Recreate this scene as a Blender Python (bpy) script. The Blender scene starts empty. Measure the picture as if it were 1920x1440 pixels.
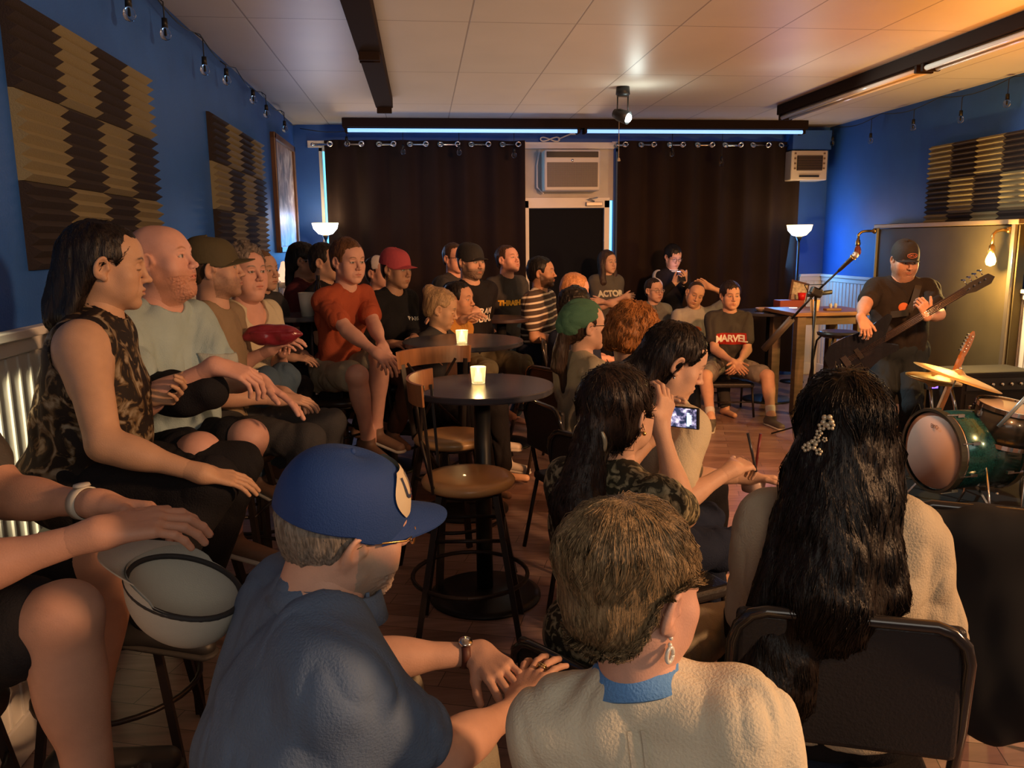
import bpy, bmesh, math, random
import numpy as np
import openvdb
from mathutils import Vector, Matrix
from mathutils.bvhtree import BVHTree

S = bpy.context.scene
COL = S.collection
PI = math.pi
# ------------------------------------------------------------------ camera
F = 1500.0
CAM_Z = 1.63
def _n(v):
    v = np.asarray(v, float); return v / np.linalg.norm(v)
def _ray(px, py):
    return np.array([(px - 960) / F, -(py - 720) / F, -1.0])
_Y = _n(_ray(790, 455))                      # room's long axis as seen by the camera
_X = _n(np.cross(_Y, np.cross(_ray(563, 235), _ray(1560, 240))))
if _X[0] < 0: _X = -_X
_Z = _n(np.cross(_X, _Y))
WM = np.array([_X, _Y, _Z])                  # camera space -> world space
cam_data = bpy.data.cameras.new('camera')
cam = bpy.data.objects.new('camera', cam_data)
COL.objects.link(cam)
cam_data.sensor_width = 36.0
cam_data.lens = F / 1920 * 36.0
cam_data.clip_start = 0.05
_m = Matrix.Identity(4)
for i in range(3):
    for j in range(3): _m[i][j] = WM[i][j]
_m[2][3] = CAM_Z
cam.matrix_world = _m
S.camera = cam

def P(px, py, Y):
    """world point at depth Y seen at photo pixel (px, py)"""
    d = WM @ _ray(px, py)
    d = d * (Y / d[1])
    return np.array([d[0], d[1], d[2] + CAM_Z])
def PZ(px, py, z):
    d = WM @ _ray(px, py)
    d = d * ((z - CAM_Z) / d[2])
    return np.array([d[0], d[1], z])

# ------------------------------------------------------------------ colour management
S.view_settings.view_transform = 'Standard'
S.view_settings.look = 'None'
S.view_settings.exposure = 0.0
S.view_settings.gamma = 1.0
S.view_settings.use_curve_mapping = False
S.cycles.use_denoising = True
S.cycles.max_bounces = 6
S.cycles.diffuse_bounces = 3
S.cycles.glossy_bounces = 3
S.cycles.transmission_bounces = 4
S.cycles.transparent_max_bounces = 6
S.cycles.sample_clamp_indirect = 4.0
S.cycles.caustics_reflective = False
S.cycles.caustics_refractive = False

# ------------------------------------------------------------------ world and room size
XL, XR, YB, YF, ZC = -1.34, 4.76, 9.2, -1.6, 2.90
world = bpy.data.worlds.new('world'); S.world = world
world.use_nodes = True
world.node_tree.nodes['Background'].inputs[0].default_value = (0.012, 0.011, 0.014, 1)
world.node_tree.nodes['Background'].inputs[1].default_value = 1.0

def light(name, kind, loc, power, color, size=0.1, target=None, spot=None, blend=0.5, sizey=None):
    d = bpy.data.lights.new(name, kind)
    d.energy = power; d.color = color
    if kind == 'AREA':
        d.size = size
        if sizey: d.shape = 'RECTANGLE'; d.size_y = sizey
    else:
        d.shadow_soft_size = size
    if kind == 'SPOT':
        d.spot_size = math.radians(spot); d.spot_blend = blend
    o = bpy.data.objects.new(name, d); COL.objects.link(o); o.location = loc
    if target is not None:
        o.rotation_euler = (Vector(target) - Vector(loc)).to_track_quat('-Z', 'Y').to_euler()
    return o
# warm stage wash from the right, plus uplight and fill added without fixtures
light('stage_wash', 'SPOT', (4.3, -0.5, 2.65), 900, (1.0, .53, .25), .22, (-0.8, 4.0, 1.1), 84, .7)
light('stage_wash_far', 'SPOT', (2.7, 1.6, 2.75), 1000, (1.0, .40, .14), .18, (2.0, 6.6, .5), 56, .7)
light('ceiling_glow_orange', 'AREA', (3.9, 3.2, 1.95), 92, (1.0, .30, .0), 1.2, (3.9, 3.4, 3.0), sizey=3.6)
light('ceiling_glow', 'AREA', (0.5, 5.6, 2.2), 16, (1.0, .70, .50), 2.6, (0.5, 5.4, 3.0), sizey=5.6)  # added uplight that brightens the ceiling, no fixture hangs there
light('house_fill', 'AREA', (0.6, -1.3, 2.5), 44, (1.0, .90, .76), 2.6, (0.9, 3.0, .9))  # added soft fill for the backs turned to the viewer
light('wall_fill_spot', 'SPOT', (-1.02, 0.9, 2.45), 560, (1.0, .82, .48), .05, (-1.34, 2.62, 1.05), 15, .5)  # added narrow spot to brighten the left wainscot, no lamp stands here
light('window_glow', 'AREA', (0.2, 8.3, 2.7), 5, (.25, .5, 1.0), 2.0, (0.2, 9.2, 2.7))
light('window_spill_left', 'AREA', (-1.0, 8.9, 1.7), 8, (.12, .42, 1.0), .5, (-1.4, 7.4, 1.5))
light('window_spill_right', 'AREA', (4.15, 9.0, 1.5), 12, (.12, .42, 1.0), .4, (4.7, 8.2, 1.4))

# ------------------------------------------------------------------ material helpers
MATS = {}
def mat(name, col, rough=0.6, metal=0.0, emit=None, estr=1.0, bump=0.0, bscale=60.0, spec=0.5, vary=0.0, vscale=6.0,
        trans=0.0, ior=1.45, coat=0.0, stretch=(1, 1, 1), alpha=None, attr=None, sheen=0.0):
    if name in MATS: return MATS[name]
    m = bpy.data.materials.new(name); m.use_nodes = True
    nt = m.node_tree; b = nt.nodes['Principled BSDF']
    b.inputs['Base Color'].default_value = (*col, 1)
    b.inputs['Roughness'].default_value = rough
    b.inputs['Metallic'].default_value = metal
    b.inputs['Specular IOR Level'].default_value = spec
    b.inputs['Transmission Weight'].default_value = trans
    b.inputs['IOR'].default_value = ior
    b.inputs['Coat Weight'].default_value = coat
    b.inputs['Sheen Weight'].default_value = sheen
    if emit:
        b.inputs['Emission Color'].default_value = (*emit, 1)
        b.inputs['Emission Strength'].default_value = estr
    tc = None
    if bump or vary or attr:
        tc = nt.nodes.new('ShaderNodeTexCoord')
        mp = nt.nodes.new('ShaderNodeMapping'); mp.inputs['Scale'].default_value = stretch
        nt.links.new(tc.outputs['Object'], mp.inputs['Vector'])
    src = None
    if attr:
        a = nt.nodes.new('ShaderNodeAttribute'); a.attribute_name = attr; src = a.outputs['Color']
    if vary:
        n = nt.nodes.new('ShaderNodeTexNoise'); n.inputs['Scale'].default_value = vscale; n.inputs['Detail'].default_value = 5
        nt.links.new(mp.outputs['Vector'], n.inputs['Vector'])
        mr = nt.nodes.new('ShaderNodeMapRange')
        mr.inputs['From Min'].default_value = 0.3; mr.inputs['From Max'].default_value = 0.7
        mr.inputs['To Min'].default_value = 1 - vary; mr.inputs['To Max'].default_value = 1 + vary
        nt.links.new(n.outputs['Fac'], mr.inputs['Value'])
        mx = nt.nodes.new('ShaderNodeVectorMath'); mx.operation = 'SCALE'
        if src: nt.links.new(src, mx.inputs[0])
        else: mx.inputs[0].default_value = col
        nt.links.new(mr.outputs['Result'], mx.inputs['Scale'])
        src = mx.outputs['Vector']
    if src: nt.links.new(src, b.inputs['Base Color'])
    if bump:
        n2 = nt.nodes.new('ShaderNodeTexNoise'); n2.inputs['Scale'].default_value = bscale; n2.inputs['Detail'].default_value = 4
        nt.links.new(mp.outputs['Vector'], n2.inputs['Vector'])
        bp = nt.nodes.new('ShaderNodeBump'); bp.inputs['Strength'].default_value = bump; bp.inputs['Distance'].default_value = 0.01
        nt.links.new(n2.outputs['Fac'], bp.inputs['Height']); nt.links.new(bp.outputs['Normal'], b.inputs['Normal'])
    MATS[name] = m
    return m
def cloth(name, col, rough=0.85, bump=0.35, bscale=220, vary=0.08):
    return mat(name, col, rough, bump=bump, bscale=bscale, vary=vary, vscale=9, spec=0.15)

# ------------------------------------------------------------------ object helpers
def tag(o, label=None, cat=None, group=None, kind=None):
    if label: o['label'] = label
    if cat: o['category'] = cat
    if group: o['group'] = group
    if kind: o['kind'] = kind
    return o
def empty(name, loc, label=None, cat=None, group=None, rz=0.0):
    o = bpy.data.objects.new(name, None); COL.objects.link(o)
    o.location = tuple(float(v) for v in loc); o.rotation_euler = (0, 0, rz); o.empty_display_size = 0.1
    return tag(o, label, cat, group)
def link(name, me, m, parent=None, world_space=False):
    o = bpy.data.objects.new(name, me); COL.objects.link(o)
    if m is not None:
        for mm in (m if isinstance(m, (list, tuple)) else [m]): me.materials.append(mm)
    if parent is not None:
        o.parent = parent
        if world_space:
            if parent.type == 'EMPTY' and parent.parent is None:
                L, rz = parent.location, parent.rotation_euler[2]
            else:
                L, rz = Vector((0, 0, 0)), 0.0
            o.matrix_parent_inverse = (Matrix.Translation(L) @ Matrix.Rotation(rz, 4, 'Z')).inverted() if (parent.type == 'EMPTY') else Matrix.Identity(4)
    return o
def np_mesh(name, V, Q, smooth=True, cols=None):
    me = bpy.data.meshes.new(name)
    V = np.ascontiguousarray(V, np.float32); Q = np.ascontiguousarray(Q, np.int32)
    k = Q.shape[1]
    me.vertices.add(len(V)); me.vertices.foreach_set('co', V.ravel())
    me.loops.add(Q.size); me.loops.foreach_set('vertex_index', Q.ravel())
    me.polygons.add(len(Q))
    me.polygons.foreach_set('loop_start', np.arange(0, Q.size, k, dtype=np.int32))
    me.polygons.foreach_set('use_smooth', np.full(len(Q), smooth))
    me.update(calc_edges=True)
    if cols is not None:
        a = me.color_attributes.new('Col', 'FLOAT_COLOR', 'POINT')
        c = np.ones((len(V), 4), np.float32); c[:, :3] = cols
        a.data.foreach_set('color', c.ravel())
    return me
class MB:
    """collects simple shapes into one bmesh and links them as ONE mesh object"""
    def __init__(s): s.bm = bmesh.new()
    def _x(s, geom, M, bev=0.0, seg=2):
        vs = [g for g in geom if isinstance(g, bmesh.types.BMVert)]
        bmesh.ops.transform(s.bm, matrix=M, verts=vs)
        if bev > 0:
            es = list({e for v in vs for e in v.link_edges})
            bmesh.ops.bevel(s.bm, geom=es, offset=bev, segments=seg, affect='EDGES', profile=0.5)
        return s
    def box(s, c, size, rot=(0, 0, 0), bev=0.0, seg=2):
        from mathutils import Euler
        g = bmesh.ops.create_cube(s.bm, size=1.0)['verts']
        M = Matrix.Translation(tuple(c)) @ Euler(rot).to_matrix().to_4x4() @ Matrix.Diagonal((*size, 1))
        return s._x(g, M, bev, seg)
    def bar(s, a, b, w, d=None, bev=0.0, up=(0, 0, 1)):
        a = Vector(tuple(a)); b = Vector(tuple(b)); d = d or w
        z = (b - a); L = z.length; z.normalize(); u = Vector(up)
        if abs(z.dot(u)) > 0.98: u = Vector((0, 1, 0))
        x = u.cross(z).normalized(); y = z.cross(x)
        M = Matrix((x, y, z)).transposed().to_4x4()
        M = Matrix.Translation((a + b) / 2) @ M @ Matrix.Diagonal((w, d, L, 1))
        g = bmesh.ops.create_cube(s.bm, size=1.0)['verts']
        return s._x(g, M, bev)
    def tube(s, pts, r, n=10, caps=True):
        pts = [Vector(tuple(p)) for p in pts]; rs = r if isinstance(r, (list, tuple)) else [r] * len(pts)
        rings = []; px = None
        for i, p in enumerate(pts):
            t = (pts[min(i + 1, len(pts) - 1)] - pts[max(i - 1, 0)]).normalized()
            if px is None:
                u = Vector((0, 0, 1)) if abs(t.z) < 0.95 else Vector((1, 0, 0))
                px = u.cross(t).normalized()
            px = (px - t * px.dot(t)).normalized(); py = t.cross(px)
            rings.append([s.bm.verts.new(p + (px * math.cos(a) + py * math.sin(a)) * rs[i]) for a in [2 * PI * k / n for k in range(n)]])
        for A, B in zip(rings, rings[1:]):
            for k in range(n):
                f = s.bm.faces.new((A[k], A[(k + 1) % n], B[(k + 1) % n], B[k])); f.smooth = True
        if caps:
            s.bm.faces.new(rings[0][::-1]); s.bm.faces.new(rings[-1])
        return s
    def lathe(s, prof, c=(0, 0, 0), n=32, M=None, smooth=True):
        """profile of (r, z) pairs round the z axis"""
        M = M or Matrix.Translation(tuple(c)); rings = []
        for r, z in prof:
            if r < 1e-5: rings.append([s.bm.verts.new(M @ Vector((0, 0, z)))])
            else: rings.append([s.bm.verts.new(M @ Vector((r * math.cos(a), r * math.sin(a), z))) for a in [2 * PI * k / n for k in range(n)]])
        for A, B in zip(rings, rings[1:]):
            for k in range(n):
                k2 = (k + 1) % n
                vs = ([A[0]] if len(A) == 1 else [A[k], A[k2]]) + ([B[0]] if len(B) == 1 else [B[k2], B[k]])
                if len(vs) > 2:
                    f = s.bm.faces.new(vs); f.smooth = smooth
        return s
    def sphere(s, c, r, seg=16, scale=(1, 1, 1), M=None):
        g = bmesh.ops.create_uvsphere(s.bm, u_segments=seg, v_segments=max(6, seg // 2), radius=r)['verts']
        for v in g:
            for f in v.link_faces: f.smooth = True
        MM = Matrix.Translation(tuple(c)) @ (M or Matrix.Identity(4)) @ Matrix.Diagonal((*scale, 1))
        return s._x(g, MM)
    def grid(s, fn, nu, nv, smooth=True):
        vs = [[s.bm.verts.new(tuple(fn(i / nu, j / nv))) for j in range(nv + 1)] for i in range(nu + 1)]
        for i in range(nu):
            for j in range(nv):
                f = s.bm.faces.new((vs[i][j], vs[i + 1][j], vs[i + 1][j + 1], vs[i][j + 1])); f.smooth = smooth
        return s
    def prism(s, pts, c0, ux, uy, un, depth):
        """polygon pts (2D) on plane c0, ux, uy, extruded by depth along un"""
        c0, ux, uy, un = map(Vector, (tuple(c0), tuple(ux), tuple(uy), tuple(un)))
        A = [s.bm.verts.new(c0 + ux * x + uy * y) for x, y in pts]
        B = [s.bm.verts.new(c0 + ux * x + uy * y + un * depth) for x, y in pts]
        n = len(pts)
        s.bm.faces.new(A[::-1]); s.bm.faces.new(B)
        for k in range(n): s.bm.faces.new((A[k], A[(k + 1) % n], B[(k + 1) % n], B[k]))
        return s
    def build(s, name, m, parent=None, ws=True, recalc=True):
        if recalc: bmesh.ops.recalc_face_normals(s.bm, faces=s.bm.faces)
        me = bpy.data.meshes.new(name); s.bm.to_mesh(me); s.bm.free()
        return link(name, me, m, parent, world_space=ws)
def struct(o): o['kind'] = 'structure'; return o
def text_obj(name, body, loc, xdir, updir, size, m, parent=None, depth=0.002, align='CENTER', shear=0.0, spacing=1.0, bold=0.0):
    """raised lettering as a mesh; xdir = reading direction, updir = letter up"""
    cu = bpy.data.curves.new(name, 'FONT'); cu.body = body; cu.size = size; cu.extrude = depth
    cu.align_x = align; cu.align_y = 'CENTER'; cu.shear = shear; cu.space_character = spacing; cu.offset = bold
    cu.space_line = 0.85; cu.resolution_u = 3
    t = bpy.data.objects.new(name, cu); COL.objects.link(t)
    bpy.context.view_layer.update()
    me = bpy.data.meshes.new_from_object(t.evaluated_get(bpy.context.evaluated_depsgraph_get()))
    bpy.data.objects.remove(t)
    x = Vector(tuple(xdir)).normalized(); u = Vector(tuple(updir)); z = x.cross(u).normalized(); u = z.cross(x)
    M = Matrix.Translation(tuple(loc)) @ Matrix((x, u, z)).transposed().to_4x4()
    me.transform(M); me.materials.clear()
    return link(name, me, m, parent, world_space=True)

# ------------------------------------------------------------------ implicit surfaces: smooth unions meshed on a grid
_T = np.random.RandomState(7).rand(32, 32, 32).astype(np.float32)
def vnoise(p):
    q = np.floor(p).astype(np.int64); f = (p - q).astype(np.float32); f = f * f * (3 - 2 * f); q &= 31; r = (q + 1) & 31
    x, y, z = q.T; X, Y, Z = r.T; a, b, c = f.T
    def L(u, v, t): return u + (v - u) * t
    return L(L(L(_T[x, y, z], _T[X, y, z], a), L(_T[x, Y, z], _T[X, Y, z], a), b),
             L(L(_T[x, y, Z], _T[X, y, Z], a), L(_T[x, Y, Z], _T[X, Y, Z], a), b), c) * 2 - 1
def A3(v): return np.asarray(v, np.float64)
def C(a, b, ra, rb=None, k=0.02, fl=None, sub=False):
    return ('c', A3(a), A3(b), ra, ra if rb is None else rb, k, fl, sub)
def E(c, r, R=None, k=0.02, sub=False):
    return ('e', A3(c), A3(r), np.eye(3) if R is None else np.asarray(R), k, sub)
def FN(f): return ('f', f)
def prim_box(p):
    if p[0] == 'c':
        m = max(p[3], p[4]); return np.minimum(p[1], p[2]) - m, np.maximum(p[1], p[2]) + m
    m = np.abs(p[3]) @ p[2]           # columns of R are the ellipsoid's axes
    return p[1] - m, p[1] + m
def sdf_mesh(prims, vox):
    lo = np.full(3, 1e9); hi = -lo
    for p in prims:
        if p[0] == 'f' or p[-1]: continue
        a, b = prim_box(p); lo = np.minimum(lo, a); hi = np.maximum(hi, b)
    lo -= 3.5 * vox; hi += 3.5 * vox
    n = np.ceil((hi - lo) / vox).astype(int) + 1
    G = np.full(n, 0.3, np.float32)
    ax = [(lo[i] + vox * np.arange(n[i])).astype(np.float32) for i in range(3)]
    for p in prims:
        if p[0] == 'f':
            X, Y, Z = np.meshgrid(*ax, indexing='ij')
            G = np.maximum(G, p[1](X, Y, Z).astype(np.float32)); continue
        k = p[5] if p[0] == 'c' else p[4]; sub = p[-1]
        a, b = prim_box(p)
        mg = k + 3 * vox
        i0 = np.clip(np.floor((a - mg - lo) / vox).astype(int), 0, n); i1 = np.clip(np.ceil((b + mg - lo) / vox).astype(int) + 1, 0, n)
        if np.any(i1 <= i0): continue
        sl = tuple(slice(i0[i], i1[i]) for i in range(3))
        X = ax[0][sl[0]][:, None, None]; Y = ax[1][sl[1]][None, :, None]; Z = ax[2][sl[2]][None, None, :]
        if p[0] == 'c':
            A, B, ra, rb, fl = p[1], p[2], p[3], p[4], p[6]
            ba = B - A; L2 = max(float(ba @ ba), 1e-9)
            dx, dy, dz = X - A[0], Y - A[1], Z - A[2]
            t = np.clip((dx * ba[0] + dy * ba[1] + dz * ba[2]) / L2, 0, 1)
            dx = dx - t * ba[0]; dy = dy - t * ba[1]; dz = dz - t * ba[2]
            if fl is not None:
                u, s = fl; u = A3(u); w = (dx * u[0] + dy * u[1] + dz * u[2]) * (1 / s - 1)
                dx = dx + u[0] * w; dy = dy + u[1] * w; dz = dz + u[2] * w
            d = np.sqrt(dx * dx + dy * dy + dz * dz) - (ra + (rb - ra) * t)
            if fl is not None: d = d * (0.5 + 0.5 * s)
        else:
            c, r, R = p[1], p[2], p[3]
            dx, dy, dz = X - c[0], Y - c[1], Z - c[2]
            q = [(dx * R[0, j] + dy * R[1, j] + dz * R[2, j]) / r[j] for j in range(3)]
            k0 = np.sqrt(q[0] ** 2 + q[1] ** 2 + q[2] ** 2)
            k1 = np.sqrt((q[0] / r[0]) ** 2 + (q[1] / r[1]) ** 2 + (q[2] / r[2]) ** 2) + 1e-9
            d = k0 * (k0 - 1) / k1
        g = G[sl]
        if sub:
            d = -d
            h = np.maximum(k - np.abs(g - d), 0) / k
            G[sl] = np.maximum(g, d) + h * h * k * 0.25
        else:
            h = np.maximum(k - np.abs(g - d), 0) / k
            G[sl] = np.minimum(g, d) - h * h * k * 0.25
    G[0] = G[-1] = 0.3; G[:, 0] = G[:, -1] = 0.3; G[:, :, 0] = G[:, :, -1] = 0.3
    g = openvdb.FloatGrid(0.3); g.copyFromArray(G)
    V, Q = g.convertToQuads(0.0)
    return np.asarray(V, np.float64) * vox + lo, np.asarray(Q)[:, ::-1].copy()
def vnormals(V, Q):
    n = np.cross(V[Q[:, 2]] - V[Q[:, 0]], V[Q[:, 3]] - V[Q[:, 1]])
    N = np.zeros_like(V)
    for j in range(4): np.add.at(N, Q[:, j], n)
    return N / (np.linalg.norm(N, axis=1, keepdims=True) + 1e-12)
def merge(parts):
    Vs, Qs, Cs, o = [], [], [], 0
    for V, Q, c in parts:
        Vs.append(V); Qs.append(Q + o); Cs.append(np.broadcast_to(c, (len(V), 3))); o += len(V)
    return np.vstack(Vs), np.vstack(Qs), np.vstack(Cs)

# ------------------------------------------------------------------ people
def U_(v): v = A3(v); return v / (np.linalg.norm(v) + 1e-12)
def rotv(v, axis, deg):
    a = math.radians(deg); k = U_(axis); v = A3(v)
    return v * math.cos(a) + np.cross(k, v) * math.sin(a) + k * (k @ v) * (1 - math.cos(a))
def frame(yaw, pitch=0, roll=0):
    """columns: right, forward, up. yaw 0 looks along +y, 90 along +x; pitch>0 looks down; roll>0 tilts to own right"""
    y = math.radians(yaw)
    f = np.array([math.sin(y), math.cos(y), 0]); r = np.array([math.cos(y), -math.sin(y), 0]); u = np.array([0, 0, 1.])
    f = rotv(f, r, -pitch); u = rotv(u, r, -pitch)
    r2 = rotv(r, f, roll); u = rotv(u, f, roll)
    return np.column_stack([r2, f, u])
def ik(a, t, l1, l2, pole):
    d = t - a; L = np.linalg.norm(d); L2 = min(L, (l1 + l2) * 0.995); u = d / L
    if L > L2: t = a + u * L2
    x = (l1 * l1 - l2 * l2 + L2 * L2) / (2 * L2); h = math.sqrt(max(l1 * l1 - x * x, 0))
    p = A3(pole) - u * (A3(pole) @ u); p = U_(p)
    return a + u * x + p * h, t
def hand_prims(W, D, N, side, curl=25, spread=6, s=1.0, thumb=35, curls=None, back=None):
    """W wrist, D direction of the fingers, N palm normal, side +1 right hand / -1 left hand"""
    D = U_(D); N = U_(A3(N) - D * (A3(N) @ D)); T = np.cross(D, N) * side
    pr = []
    ks = 0.007 * s
    off = [0.029, 0.010, -0.010, -0.028]; kl = [0.090, 0.094, 0.088, 0.080]
    ln = [(.042, .026, .021), (.047, .030, .022), (.043, .028, .022), (.033, .021, .019)]
    pr.append(C(W - (D if back is None else back) * .035 * s, W, .0200 * s, .0235 * s, k=.02))
    pr.append(C(W, W + D * .02 * s, .0235 * s, .028 * s, k=.02, fl=(N, .86)))
    for i in range(4):
        pr.append(C(W + D * .012 * s + T * off[i] * .55 * s, W + D * kl[i] * s + T * off[i] * s, .0135 * s, .0108 * s, k=.012 * s))
    pr.append(E(W + D * .035 * s + T * .024 * s + N * .006 * s, (.016 * s, .03 * s, .013 * s), np.column_stack([T, D, N]), k=.012 * s))
    for i in range(4):
        p = W + D * kl[i] * s + T * off[i] * s
        c = curl if curls is None else curls[i]
        d = rotv(D, N, -side * spread * [1.2, .4, -.4, -1.3][i])
        Ti = np.cross(d, N) * side
        r = [.0092, .0092, .0088, .0078][i] * s
        for j in range(3):
            ang = c * [0.8, 1.0, 0.7][j]
            ax = np.cross(d, N); d = rotv(d, ax, ang); N_ = rotv(N, ax, ang)
            q = p + d * ln[i][j] * s
            pr.append(C(p, q, r * (1 - .07 * j), r * (1 - .07 * (j + 1)), k=.0035 * s)); p = q
            N = N_ if j < 2 else N
        # restore palm normal for the next finger
        N = U_(np.cross(T * side, D)) if True else N
    p = W + D * .028 * s + T * .026 * s
    d = U_(D * math.cos(math.radians(thumb)) + T * math.sin(math.radians(thumb)) + N * .25)
    pr.append(C(p, p + d * .040 * s, .0135 * s, .0112 * s, k=.012 * s)); p = p + d * .040 * s
    d = U_(d * .9 + D * .35 + N * .12)
    pr.append(C(p, p + d * .032 * s, .0110 * s, .0098 * s, k=.004)); p = p + d * .032 * s
    d = U_(d * .9 + D * .3 + N * .1)
    pr.append(C(p, p + d * .024 * s, .0098 * s, .0082 * s, k=.004))
    return pr
def head_prims(H, R, s=1.0, fem=0.0, fat=0.0, neck=None, closed=False, nose=1.0, jawf=1.0, earless=False):
    T = lambda x, y, z: H + R @ (A3([x, y, z]) * s)
    def e(c, r, k=.012, sub=False, rx=0, ry=0, rz=0):
        RR = np.array(Matrix.Rotation(math.radians(rz), 3, 'Z') @ Matrix.Rotation(math.radians(ry), 3, 'Y') @ Matrix.Rotation(math.radians(rx), 3, 'X'))
        return E(T(*c), A3(r) * s, R @ RR, k=k * s, sub=sub)
    def c(a, b, ra, rb=None, k=.012, sub=False): return C(T(*a), T(*b), ra * s, (rb if rb is not None else ra) * s, k=k * s, sub=sub)
    jw = (1 - .10 * fem + .16 * fat) * jawf
    L = [e((0, -.020, .034), (.076, .096, .086), k=.02),
         e((0, .018, -.022), (.060 + .007 * fat, .067, .088), k=.03)]
    for sx in (-1, 1):
        L += [c((sx * .054 * jw, .0, -.050), (sx * .020 * jw, .062, -.094), .021 + .006 * fat, .017, k=.03),
              e((sx * .046, .052, -.022), (.024 + .005 * fat, .024, .026 + .006 * fat), k=.03),
              e((sx * .038, .050, -.062), (.020 + .012 * fat, .026, .024 + .006 * fat), k=.03)]
    L += [e((0, .071, -.100), (.021 * jw, .017, .016), k=.022),
          c((-.032, .073, .026), (.032, .073, .026), .0135 - .004 * fem, k=.022),
          e((0, .036, .048), (.063, .050, .050), k=.03)]
    if fat > .3: L += [e((0, .035, -.118), (.045, .045, .022), k=.03)]
    for sx in (-1, 1):
        L += [e((sx * .032, .094, .006), (.020, .017, .0115), k=.014, sub=True),
              e((sx * .0315, .0715, .004), (.0150, .0150, .0138), k=.003)]
        if closed: L += [e((sx * .0315, .0735, .0035), (.0158, .0145, .0120), k=.003)]
        else: L += [c((sx * .019, .0835, .0125), (sx * .045, .0775, .0105), .0042, k=.004),
                    c((sx * .020, .0815, -.0045), (sx * .044, .0765, -.0035), .0028, k=.004)]
    n = nose
    L += [c((0, .083, .018), (0, .083 + .022 * n, -.024), .0085, .0095 * n, k=.013),
          e((0, .083 + .026 * n, -.030), (.0115 * n, .0120, .0100), k=.007),
          e((-.0125 * n, .083 + .013 * n, -.033), (.0075, .0105, .0075), k=.006),
          e((.0125 * n, .083 + .013 * n, -.033), (.0075, .0105, .0075), k=.006),
          e((-.0058, .083 + .018 * n, -.0405), (.0035, .0050, .0035), k=.002, sub=True),
          e((.0058, .083 + .018 * n, -.0405), (.0035, .0050, .0035), k=.002, sub=True)]
    L += [e((0, .082, -.064), (.027, .013, .020), k=.016),
          c((-.017, .0885, -.0602), (.0, .0945, -.0582), .0036, .0050, k=.004), c((.017, .0885, -.0602), (.0, .0945, -.0582), .0036, .0050, k=.004),
          c((-.015, .0880, -.0705), (.0, .0930, -.0715), .0042, .0062, k=.004), c((.015, .0880, -.0705), (.0, .0930, -.0715), .0042, .0062, k=.004),
          c((-.024, .0850, -.0650), (0, .1005, -.0648), .0012, .0016, k=.0025, sub=True), c((.024, .0850, -.0650), (0, .1005, -.0648), .0012, .0016, k=.0025, sub=True),
          e((0, .098, -.084), (.018, .0085, .0055), k=.008, sub=True)]
    if not earless:
        for sx in (-1, 1):
            L += [e((sx * .0825, -.012, -.002), (.0085, .0210, .0335), k=.005, ry=sx * 12, rz=sx * 24, rx=-8),
                  e((sx * .0900, -.008, .003), (.0080, .0120, .0205), k=.004, sub=True, ry=sx * 12, rz=sx * 24, rx=-8),
                  e((sx * .0775, .006, -.004), (.0060, .0050, .0070), k=.004),
                  e((sx * .0785, -.004, -.031), (.0060, .0090, .0090), k=.006)]
    if neck is not None:
        NB, rn = neck
        L.append(C(T(0, -.022, -.035), NB, rn, rn * 1.06, k=.035 * s))
    return L
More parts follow.
